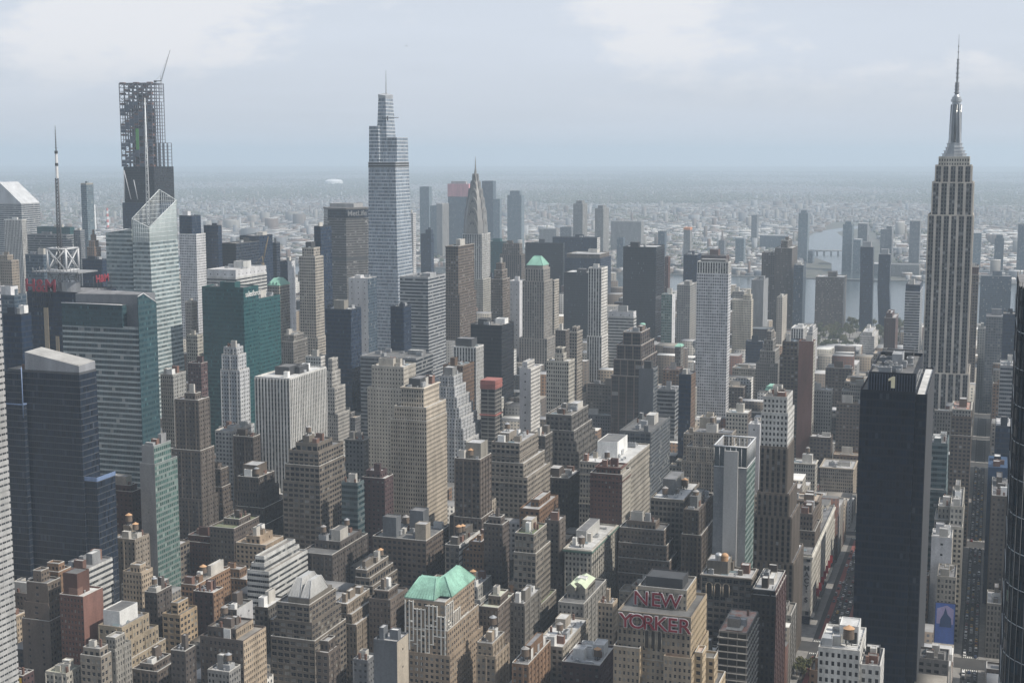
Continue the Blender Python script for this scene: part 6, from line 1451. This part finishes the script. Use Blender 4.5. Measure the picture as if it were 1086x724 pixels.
def crane(base, mast_h, ang, jib, mat, label, el=1.05):
    r = empty('tower_crane', base, label, 'crane'); bx_, by_, bz = base; m = MB(); s_ = 1.1
    for a in (-s_, s_):
        for b_ in (-s_, s_): m.bar((bx_+a, by_+b_, bz), (bx_+a, by_+b_, bz+mast_h), .3)
    n = max(2, int(mast_h/3))
    for i in range(n):
        z0_, z1_ = bz+mast_h*i/n, bz+mast_h*(i+1)/n; m.bar((bx_-s_, by_-s_, z0_), (bx_-s_, by_+s_, z1_), .2); m.bar((bx_-s_, by_-s_, z0_), (bx_+s_, by_-s_, z1_), .2)
    m.build('mast', mat, r); z = bz+mast_h; d = np.array((math.cos(ang)*math.cos(el), math.sin(ang)*math.cos(el), math.sin(el)))
    m = MB(); p0 = np.array((bx_, by_, z)); u_ = np.cross(d, (0, 0, 1)); u_ /= np.linalg.norm(u_); v_ = np.cross(u_, d); N_ = max(5, int(jib/3))
    c = lambda k, t_: p0+d*jib*t_+(u_*(-.9, .9, 0)[k]+v_*(-.5, -.5, .9)[k])*(1-.6*t_)
    for k in range(3):
        m.bar(c(k, 0), c(k, 1), .28)
        for i in range(N_): m.bar(c(k, i/N_), c((k+1) % 3, (i+1)/N_), .18)
    m.build('jib', mat, r)
    m = MB(); back = p0-np.array((d[0], d[1], 0))/np.hypot(d[0], d[1])*9; m.bar(p0+(0, 0, .5), back, 1.4); m.bar(back-(0, 0, 2), back+(0, 0, 1.2), 3.0); m.build('counterweight', DARK(), r)
    m = MB(); top = p0+np.array((-d[0]*3, -d[1]*3, 9)); m.bar(p0, top, .5); m.bar(top, p0+d*jib*.9, .15); m.bar(top, back, .2); m.build('cab_frame', mat, r)
    return r
crane((xt_+3, yt0+6, zt_-18), 22, math.atan2(-cA, sA), 50, plain('crane_grey', (.40, .41, .43), .6), 'luffing crane rising beside the top of the unfinished steel skyscraper', 1.25)
Xc, Yc, Zc = on_u(279, 285, 1700); crane((Xc, Yc, 0), Zc+8, math.atan2(-cA, sA), 36, plain('crane_yellow', (.34, .24, .11), .6), 'dull yellow tower crane behind the white rooftop block', 1.35)
# --- dark tower under the antenna frame with red letters
x0, x1, y0, y1, h = R_CDN; root = empty('skyscraper', ((x0+x1)/2, (y0+y1)/2, 0), 'dark tower carrying red letters and a white antenna frame with a striped mast', 'skyscraper'); W = y1-y0
tier(root, 'tower', x0, x1, y0, y1, 0, h-8, S['navy'], 'greyr'); 
m = MB(); yc = y0+W*.36; m.tube(x0+10, yc, h-45, h, 9.5, 9.5, 24); m.build('drum', plain('drum_silver', (.33, .34, .36), .35, .6), root)
m = MB(); m.box(x0-.4, x0-.02, y0+W*.62, y0+W*.70, h-90, h-22); m.box(x0-.4, x0-.02, y0+W*.44, y0+W*.5, h-90, h-46); m.build('light_strip', plain('strip_tan', (.40, .33, .24)), root)
WS_ = plain('white_lattice', (.55, .56, .57), .5); m = MB()
fx0 = x0+6; fy1, fy0 = y_at(50, x0+6, 250), y_at(69.5, x0+6, 250); fx1 = x_at(82.6, fy0, 250); za, zb = on_u(65, 287, x0+6)[2], on_u(65, 264, x0+6)[2]; zl = h-8
C4 = [(fx0, fy0), (fx1, fy0), (fx1, fy1), (fx0, fy1)]
for i in range(4):
    a, b_ = C4[i], C4[(i+1) % 4]; m.bar((*a, za), (*a, zb), 1.35)
    m.bar((*a, zb), (*b_, zb), 1.35); m.bar((*a, za), (*b_, za), 1.4); md = ((a[0]+b_[0])/2, (a[1]+b_[1])/2)
    m.bar((*a, zb), (*b_, za), .9); m.bar((*b_, zb), (*a, za), .9); m.bar((*a, za), (*md, zl), .9); m.bar((*b_, za), (*md, zl), .9); m.bar((*a, zl), (*a, za), 1.2)
m.build('antenna_frame', WS_, root)
m = MB(); m.box(fx0-6, fx1+4, fy0-16, fy1+12, za-1.6, za-.6, bottom=True)
for k in range(14): y = fy0-15+(fy1-fy0+26)*k/13; m.bar((fx0-5.8, y, za-.6), (fx0-5.8, y, za+1.6+(k % 3)), .35)
m.build('platform', plain('platform_grey', (.28, .29, .30)), root)
mx_, my_ = (fx0+fx1)/2, y_at(63.5, (fx0+fx1)/2, 255); q = lambda y: on_u(62, y, mx_)[2]
m = MB(); r_ = 2.2
for k in range(3):
    a = k*2.094; b_ = a+2.094; N_ = 26
    P_ = lambda an, t_: (mx_+r_*(1-t_*.35)*math.cos(an), my_+r_*(1-t_*.35)*math.sin(an), za+(q(189)-za)*t_)
    m.bar(P_(a, 0), P_(a, 1), .7)
    for i in range(N_): m.bar(P_(a, i/N_), P_(b_, (i+1)/N_), .4); m.bar(P_(a, i/N_), P_(b_, i/N_), .35)
m.build('antenna_mast', plain('mast_dark', (.10, .105, .115), .6), root)
m = MB(); m.tube(mx_, my_, q(189), q(176), 1.3, 1.2, 10); m.tube(mx_, my_, q(173), q(163), 1.2, 1.1, 10); m.build('antenna', plain('antenna_white', (.7, .7, .7), .5), root)
m = MB(); m.tube(mx_, my_, q(176), q(173), 1.4, 1.4, 10); m.tube(mx_, my_, q(163), q(160), 1.4, 1.4, 10); m.tube(mx_, my_, q(160), q(133), .5, .15, 8)
for k in range(7): y = 157-3*k; m.bar((mx_, my_-1.3+.1*k, q(y)), (mx_, my_+1.3-.1*k, q(y)), .25)
m.build('antenna', DARK(), root)
HR = plain('letter_red', (.28, .03, .05), .5, amt=.05)
za_, zb_ = on_u(45, 308.5, x0)[2], on_u(45, 297, x0)[2]
text(root, 'sign', 'H&M', (x0-3.5, y_at(45.5, x0, h), za_), zb_-za_+1.5, HR, ext=.3, bold=.03, sx=1.0)
m = MB(); m.box(x0-3.1, x0-2.8, y_at(55, x0, h), y_at(36, x0, h), za_-1, za_+1.0)
for k in range(9): y = y_at(55, x0, h)+(y_at(36, x0, h)-y_at(55, x0, h))*k/8; m.bar((x0-2.9, y, za_-14), (x0-2.9, y, zb_+1), .3)
m.build('sign_frame', DARK(), root)
text(root, 'sign', 'H&M', (x0+26, y0-3, on_u(97, 299, x0+20)[2]), 6.5, HR, 0, .3, .03); m = MB()
for k in range(6): m.bar((x0+14+5*k, y0-2.6, h-12), (x0+14+5*k, y0-2.6, on_u(97, 292, x0+20)[2]), .3)
m.build('sign_frame', DARK(), root)
# --- the two leaning dark towers
for Rr, pxs, lb in ((R_CUA, [(262, 912.5, 926), (300, 912, 925.5), (345, 911, 924.5)], 'straighter of two dark copper clad towers leaning beside the river'), (R_CUB, [(270, 932, 944.5), (306, 930.5, 943), (345, 932, 945)], 'bent dark copper clad tower, kinked halfway up beside the river')):
    u = Rr[0]; root = empty('apartment_tower', (u+10, (Rr[2]+Rr[3])/2, 0), lb, 'tower', 'leaning copper dark towers'); lv = []
    for y, a, c in pxs: X, Y, Z = on_u(c, y, u); lv.append((max(Z, 0), Y, y_at(a, u, Z)))
    lv.sort(); lv[0] = (0, lv[0][1], lv[0][2])
    for i, ((z0_, a, b_), (z1_, c, d)) in enumerate(zip(lv, lv[1:])): m = MB(); m.prism(rp(u, u+26, a, b_), z0_, z1_, 0, 1, S['navy'], rp(u, u+26, c, d)); m.build('tower' if i else 'lower_tower', [facade('navy', S['navy']), roof('greyr')], root)
    boxpart(root, 'penthouse', u+3, u+20, lv[-1][1]+4, lv[-1][2]-4, lv[-1][0], lv[-1][0]+9, plain('plant_grey2', (.3, .31, .32)))
# --- black slab with the numeral
x0, x1, y0, y1, h = R_ONE; root = empty('skyscraper', ((x0+x1)/2, (y0+y1)/2, 0), 'near black slab tower with a pale numeral 1 at its top', 'skyscraper'); st = S['penn']
yw = y_at(971, x0, h); yl_ = y_at(921.5, x0, h+8); 
tier(root, 'tower', x0, x1, yw, y1, 0, h, st, 'tar', .8); 
zc_ = on_u(946, 395, x0)[2]; tier(root, 'crown', x0+.3, x1+14, yw+.15, yl_, h-.85, zc_, st, 'tar', 1.6)
m = MB()
n = 17
for k in range(n+1): y = yw+.15+(yl_-yw-.15)*k/n; m.box(x0-.25, x0+.28, y-.22, y+.22, h, zc_-1)
m.build('crown_fins', plain('fin_blue', (.055, .075, .12), .4), root)
tier(root, 'wing', x0+3, x1+34, y_at(986, x0+34, h), yw-.15, 0, h-1.5, st, 'white', .8, False, S['greyb'] if 0 else None)
m = MB(); m.box(x0+3.1, x1+34.1, y_at(986, x0+34, h)-.35, y_at(986, x0+34, h)-.02, 0, h-1); m.build('side_panel', plain('grey_spandrel', (.04, .042, .047), .6), root)
X, Y, Z = on_u(945.2, 411, x0); Zt = on_u(945.2, 399, x0)[2]
H_ = Zt-Z; m = MB(); pts = [(-.02, 0), (.30, 0), (.30, 1), (.10, 1), (-.26, .80), (-.26, .60), (-.02, .68)]   # stem with a flag
fr_ = [(x0-.8, Y-a_*H_, Z+b_*H_) for a_, b_ in pts]; bk_ = [(x0-.26, y_, z_) for _, y_, z_ in fr_]; m.poly(fr_)
for i in range(len(fr_)): j = (i+1) % len(fr_); m.poly([fr_[j], fr_[i], bk_[i], bk_[j]])
m.build('numeral', plain('numeral_cream', (.80, .74, .52), .5, amt=.05), root)
L = x1-x0
for k in range(22):                                # plant on the roof
    r_ = random.Random(k); nm, me = PROTO['kit'][r_.choice([0, 1, 2, 4])]; place(nm, me, (x0+4+r_.random()*(L+4), yw+3+r_.random()*(yl_-yw-6), zc_-1.6), root, r_.choice([0, math.pi/2]))
boxpart(root, 'penthouse', x0+26, x0+40, yw+8, yl_-9, zc_-1.6, zc_+5, plain('plant_grey2', (.3, .31, .32)))
boxpart(root, 'penthouse', x0+48, x0+60, yw+4, yl_-4, zc_-1.6, zc_+3, DARK())
# --- curved glass tower at the right
x0, x1, y0, y1, h = R_CRV; root = empty('skyscraper', ((x0+x1)/2, (y0+y1)/2, 0), 'near dark glass tower with rounded corners and pale floor rings', 'skyscraper')
def rrect(x0, x1, y0, y1, r, n=8):
    P = []
    for cx_, cy_, a0 in ((x0+r, y0+r, 180), (x1-r, y0+r, 270), (x1-r, y1-r, 0), (x0+r, y1-r, 90)):
        for k in range(n+1): a = R(a0+90*k/n); P.append((cx_+r*math.cos(a), cy_+r*math.sin(a)))
    return P
st = dict(S['penn'], bay=1.5, key='curved', wall=(.03, .038, .046), glass=(.016, .032, .046)); S['curved'] = st
m = MB(); m.prism(rrect(x0, x1, y0, y1, 14), 0, h, 0, 1, dict(st, bay=.01)); m.build('tower', [facade('curved', st), roof('greyr')], root)
m = MB(); q = 4
while q < h-3: m.prism(rrect(x0-.12, x1+.12, y0-.12, y1+.12, 14.1), q, q+.16, 0, 0, None, None, None, True); q += 8.4
m.build('floor_ring', plain('ring_metal', (.42, .46, .48), .4), root)
m = MB()
for k, p in enumerate(rrect(x0-.1, x1+.1, y0-.1, y1+.1, 14, 10)): m.bar((*p, 0), (*p, h+1), .18)
for k in range(14): m.bar((x0-.1, y0+14+k*3.2, 0), (x0-.1, y0+14+k*3.2, h), .15)
m.build('mullion', plain('mullion_dark', (.07, .08, .09), .4), root)
m = MB()
for k in range(16): m.box(x0+2, x0+3, y1-14-k*3.0, y1-12.4-k*3.0, h, h+8-(k % 4))
m.box(x0+3.1, x1-6, y0+8, y1-8, h, h+6); m.build('crown', plain('crown_pale', (.56, .57, .58), .5), root)
# --- department store along the wide street
x0, x1, y0, y1, h = R_MAC; root = empty('department_store', ((x0+x1)/2, (y0+y1)/2, 0), 'long pale department store with vertical letters, lining the wide street', 'store'); st = dict(S['lime'], bay=5.0, fl=4.6, fw=.5, fh=.6, wall=(.50, .48, .43), key='store'); S['store'] = st
y0 = 110.5; y1 = y0+34
tier(root, 'front', x0, x0+150, y0, y1, 6, h, st, 'greyr', 1.4, True); tier(root, 'rear', x0+.3, x0+230, y1+.05, y1+30, 0, h-5, S['brown'], 'tar', 1.4, True)
tier(root, 'east_block', x0+150.1, x0+235, y0+.3, y1, 0, h-14, S['lime'], 'greyr', 1.4, True)
m = MB(); m.box(x0+.3, x0+150, y0+.3, y1-.1, 0, 6, 0); m.box(x0-1.6, x0+150, y0-2.2, y0+.2, 4.9, 5.6, 1, bottom=True); m.build('shop_front', [glassmat('shop_glass', (.02, .03, .06)), DARK()], root)
m = MB(); m.box(x0-.5, x0-.02, y0+.5, y0+6.2, 10, h-6); m.build('letter_panel', plain('pale_panel', (.56, .55, .52)), root)
for k, ch in enumerate("MACY'S"): text(root, 'letter', ch, (x0-.62, y0+3.2, h-11.5-4.6*k), 3.6, DARK(), ext=.12, bold=.05)
m = MB(); m.box(x0-.8, x0+150.5, y0-.9, y0-.02, h-3.2, h-1.6, bottom=True); m.box(x0-.8, x0-.02, y0-.02, y1+.5, h-3.2, h-1.6, bottom=True); m.build('cornice', plain('store_cornice', (.55, .53, .48)), root)
clutter(root, x0+4, x0+145, y0+2, y1-2, h-1.4, random.Random(4), 16, 2, True, S['loft']); clutter(root, x0+155, x0+230, y0+2, y1-2, h-15.4, random.Random(5), 9, 1, True, S['loft'])
m = MB()
for k in range(7): xx = x0+30+k*15; m.bar((xx, y0-2, 12), (xx, y0-.3, 10), .15); m.poly([(xx, y0-.4, 12), (xx, y0-2.6, 12), (xx, y0-2.6, 18), (xx, y0-.4, 18)])
m.build('flag', plain('flag_red', (.45, .05, .06)), root)
# --- near white rooftop at the bottom of the view
x0, x1, y0, y1, h = R_NEAR; root = empty('loft_building', ((x0+x1)/2, (y0+y1)/2, 0), 'near loft with a bright white roof, pipes and an orange coned tank', 'building')
tier(root, 'tower', x0, x1, y0, y1, 0, h, S['white'], 'white', 1.0, True); tier(root, 'wing', x0+2, x1-6, y0-8, y0-.15, 0, h-6, S['white'], 'greyr', 1.0, True)
boxpart(root, 'penthouse', x0+9, x0+20, y0+1.5, y0+9, h-1, h+6.5, WHITE(), .5, roof('white')); add_tank(root, x0+5.5, y0+5, h+.2, 1, 1.0)
boxpart(root, 'penthouse', x0+3, x0+10, y1-5, y1-1, h-1, h+2.5, plain('plant_grey', (.34, .35, .36)), .3)
clutter(root, x0+.6, x1-.6, y0+.6, y1-.6, h-1.0, random.Random(9), 12, 0, False); clutter(root, x0+3, x1-7, y0-7.6, y0-.6, h-7, random.Random(8), 4, 0, False)
m = MB()
for k in range(5): m.bar((x0+1+k*5, y0+.7, h+.4), (x0+1+k*5, y1-.7, h+.4), .22); m.bar((x0+1+k*5, y0+.7, h-1), (x0+1+k*5, y0+.7, h+.4), .22)
m.build('pipe', METAL(), root)
# --- lesser buildings
for i in IND: make_building(FILL[i]['b'])
X, Y, _ = on_h(354, 195, 0); r_ = empty('stadium', (X, Y, 0), 'tiny white domed arena far out on the plain', 'stadium'); m = MB(); m.tube(X, Y, 0, 22, 105, 95, 24); m.build('stand', WHITE(), r_)
m = MB(); pr = 98
for k in range(1, 7): q = 98*math.cos(k*math.pi/12.6); m.tube(X, Y, 22+30*math.sin((k-1)*math.pi/12.6), 22+30*math.sin(k*math.pi/12.6), pr, q, 24); pr = q
m.build('dome_roof', plain('dome_white', (.8, .8, .8), .6), r_)
for px, y0_, y1_, lb in ((114.5, 245, 222, 'red and white banded power station chimney beside the slender gridded tower'), (101, 246, 219, 'plain pale power station chimney just behind the slender gridded tower')):
    X, Y, _ = on_h(px, y0_, 0); d = math.hypot(X, Y); hh = (y0_-y1_)/F*d*1.02; r_ = empty('smokestack', (X, Y, 0), lb, 'chimney'); k = 8
    for i in range(k): m = MB(); m.tube(X, Y, hh*i/k, hh*(i+1)/k, 6.5-.3*i, 6.2-.3*i, 12); m.build('chimney_band', plain('stack_red', (.5, .10, .08)) if (i % 2 and px > 110) else WHITE(), r_)
a, b_ = np.array(on_h(848, 270, 0)), np.array(on_h(900, 270, 0)); r_ = empty('bridge', tuple((a+b_)/2), 'low grey road bridge with piers across the distant creek', 'bridge'); m = MB(); m.bar(a+(0, 0, 13), b_+(0, 0, 13), 5); m.build('deck', plain('bridge_grey', (.26, .27, .28)), r_)
for k in range(7): p = a+(b_-a)*(k+.5)/7; m = MB(); m.box(p[0]-4, p[0]+4, p[1]-3, p[1]+3, 0, 13); m.build('pier', plain('bridge_grey', (.26, .27, .28)), r_)
X, Y, Z = tuple(np.array((0, 0, CAMZ))+ray(431, 49)*3200); r_ = empty('airliner', (X, Y, Z), 'tiny airliner high in the pale sky above the island', 'plane'); m = MB(); m.tube(0, 0, -4, 4, .8, .5, 8)
m.c[0] = (m.c[0][0][:, [1, 2, 0]]+np.array((X, Y, Z)), *m.c[0][1:]); m.build('fuselage', DARK(), r_); m = MB(); m.box(X-5, X+5, Y-1, Y+1, Z-.15, Z+.15, bottom=True); m.build('wing', DARK(), r_)
# ------------------------------------------------------------------ traffic
def carmesh(kind):
    m = MB(); L, Wd, hb = dict(car=(4.5, 1.8, .85), van=(5.6, 2.0, 1.1), bus=(12, 2.55, 1.1))[kind]
    m.prism(rp(-L/2, L/2, -Wd/2, Wd/2), .35, hb, 0, 0, None, rp(-L/2+.1, L/2-.1, -Wd/2+.05, Wd/2-.05))
    a, b_, ht = dict(car=(-1.5, 1.0, 1.42), van=(-2.75, 1.6, 2.1), bus=(-5.95, 5.9, 3.0))[kind]; q = .35 if kind == 'car' else .1
    m.prism(rp(a, b_, -Wd/2+.08, Wd/2-.08), hb, ht, 1, 0, None, rp(a+q, b_-q*1.3, -Wd/2+.2, Wd/2-.2))
    for x in (-L*.32, L*.32):
        for y in (-Wd/2, Wd/2-.22): m.box(x-.33, x+.33, y, y+.22, 0, .66, 2, bottom=True)
    return m
CG = glassmat('car_glass', (.02, .022, .026), frac=0); TY = plain('tyre', (.02, .02, .02), .9)
CC = {'white': (.75, .75, .74), 'black': (.02, .02, .022), 'grey': (.2, .205, .21), 'silver': (.5, .5, .51), 'yellow': (.75, .42, .03), 'dark blue': (.03, .05, .12), 'dark red': (.25, .03, .03)}
CM = {}
def car(x, y, col, kind, fl, label, group):
    k = (col, kind)
    if k not in CM: o = carmesh(kind).build('x', [plain('car_'+col.replace(' ', '_'), CC[col], .35, amt=.05), CG, TY]); CM[k] = o.data; bpy.data.objects.remove(o)
    o = place({'car': 'car', 'van': 'delivery_van', 'bus': 'city_bus'}[kind], CM[k], (x, y, .02), None, math.pi if fl else 0)
    tag(o, label, {'car': 'car', 'van': 'van', 'bus': 'bus'}[kind], group)
rr = random.Random(3)
for yc, offs, xa, xb, dens, sn in ((2.5, (-3.6, -.1, 3.4), 690, 1560, .6, 'on the busy narrow street beside the curved glass tower'), (93, (-8.6, -5.2, -1.8, 1.8, 4.6, 7.2), 900, 1300, .34, 'on the wide street with red bus lanes')):
    for k, dy in enumerate(offs):
        x = xa+rr.random()*5
        while x < xb:
            x += rr.uniform(6.2, 8.5)
            if rr.random() > dens*1.15 or any(abs(x-a) < 9 for a, _ in AVE) or (yc > 50 and k in (0, 5) and rr.random() < .6): continue
            col = rr.choice(['white', 'white', 'black', 'black', 'grey', 'silver', 'yellow', 'yellow', 'dark blue', 'white', 'dark red', 'grey']); kind = rr.choice(['car']*8+['van'])
            if kind == 'van': col = rr.choice(['white', 'white', 'grey'])
            car(x, yc+dy, col, kind, dy > 0, '%s %s %s' % (col, {'car': 'taxi' if col == 'yellow' else 'car', 'van': 'delivery van'}[kind], sn), '%s vehicles on %s street' % (col, 'the narrow' if yc < 50 else 'the wide'))
for x in (985, 1060, 1130): car(x, 93-8.7, 'white', 'bus', False, 'white city bus in the red lane of the wide street', 'white buses on the wide street')
# ------------------------------------------------------------------ trees
def crownmesh(seed, n=340):
    r_ = np.random.default_rng(seed); m = MB(); cl = r_.normal(0, 1, (14, 3)); cl /= np.linalg.norm(cl, axis=1)[:, None]; cl = cl*r_.uniform(.3, .85, (14, 1))
    p = cl[r_.integers(0, 14, n)]+r_.normal(0, .2, (n, 3)); p[:, 2] *= .8; a = r_.normal(0, 1, (n, 3)); a /= np.linalg.norm(a, axis=1)[:, None]; b_ = np.cross(a, r_.normal(0, 1, (n, 3))); b_ /= np.linalg.norm(b_, axis=1)[:, None]
    s_ = r_.uniform(.09, .19, (n, 1)); V = np.stack([p+a*s_, p+b_*s_, p-a*s_, p-b_*s_], 1).reshape(-1, 3); return m.add(V, np.arange(4*n).reshape(-1, 4), None, 0)
t = NT('spring_leaves'); oi = t.n('ShaderNodeObjectInfo'); t.l(t.mix(oi.outputs['Random'], (.07, .09, .03), (.15, .14, .06)), t.b.inputs['Base Color']); t.b.inputs['Roughness'].default_value = .8; LEAF = t.m
CRM = []
for s_ in range(4): o = crownmesh(s_).build('crown', LEAF); CRM.append(o.data); bpy.data.objects.remove(o)
m = MB(); m.tube(0, 0, 0, .62, .035, .022, 8)
for k in range(5): a = k*1.256; m.bar((0, 0, .5), (.28*math.cos(a), .28*math.sin(a), .85), .022)
o = m.build('trunk', plain('bark', (.10, .08, .065), .95)); TRM = o.data; bpy.data.objects.remove(o)
def tree(x, y, h, label, group):
    r_ = empty('street_tree', (x, y, .1), label, 'tree', group); place('trunk', TRM, (x, y, .1), r_, 0, (h, h, h)); place('crown', rr.choice(CRM), (x, y, .1+h*.68), r_, rr.random()*6, (h*.36, h*.36, h*.38))
n = 0
for px, py in [(rr.uniform(866, 962), rr.uniform(343, 372)) for _ in range(150)]:
    X, Y, _ = on_h(px, py, 0)
    if any(f[0]-4 < X < f[1]+4 and f[2]-4 < Y < f[3]+4 for f in FP) or X > RX0-15: continue
    if any(FILL[i]['x0']-3 < X < FILL[i]['x1']+3 and FILL[i]['y0']-3 < Y < FILL[i]['y1']+3 for i in range(len(FILL))): continue
    tree(X, Y, rr.uniform(13, 20), 'olive green tree in the housing grounds near the river', 'trees in the housing grounds'); n += 1
for px, py in ((848, 708), (853, 714), (858, 716), (851, 720), (863, 712), (845, 716)): X, Y, _ = on_h(px, py, 0); tree(X, Y, rr.uniform(8, 11), 'small street tree at the corner of the wide street', 'trees at the wide street corner')
# ------------------------------------------------------------------ the air
if HAZE:
    m = MB(); m.box(-600, 46000, -26000, 42000, -3.6, 462, bottom=True); t = NT('haze_air'); t.t.nodes.remove(t.b); pv = t.n('ShaderNodeVolumePrincipled'); pv.inputs['Color'].default_value = (.74, .875, 1.0, 1); pv.inputs['Density'].default_value = HAZE; pv.inputs['Anisotropy'].default_value = .1
    t.l(pv.outputs[0], t.o.inputs['Volume']); tag(m.build('haze', t.m), 'pale blue spring haze over the whole city', 'haze', kind='stuff')
for o in bpy.data.objects:
    if '_o' in o: del o['_o']
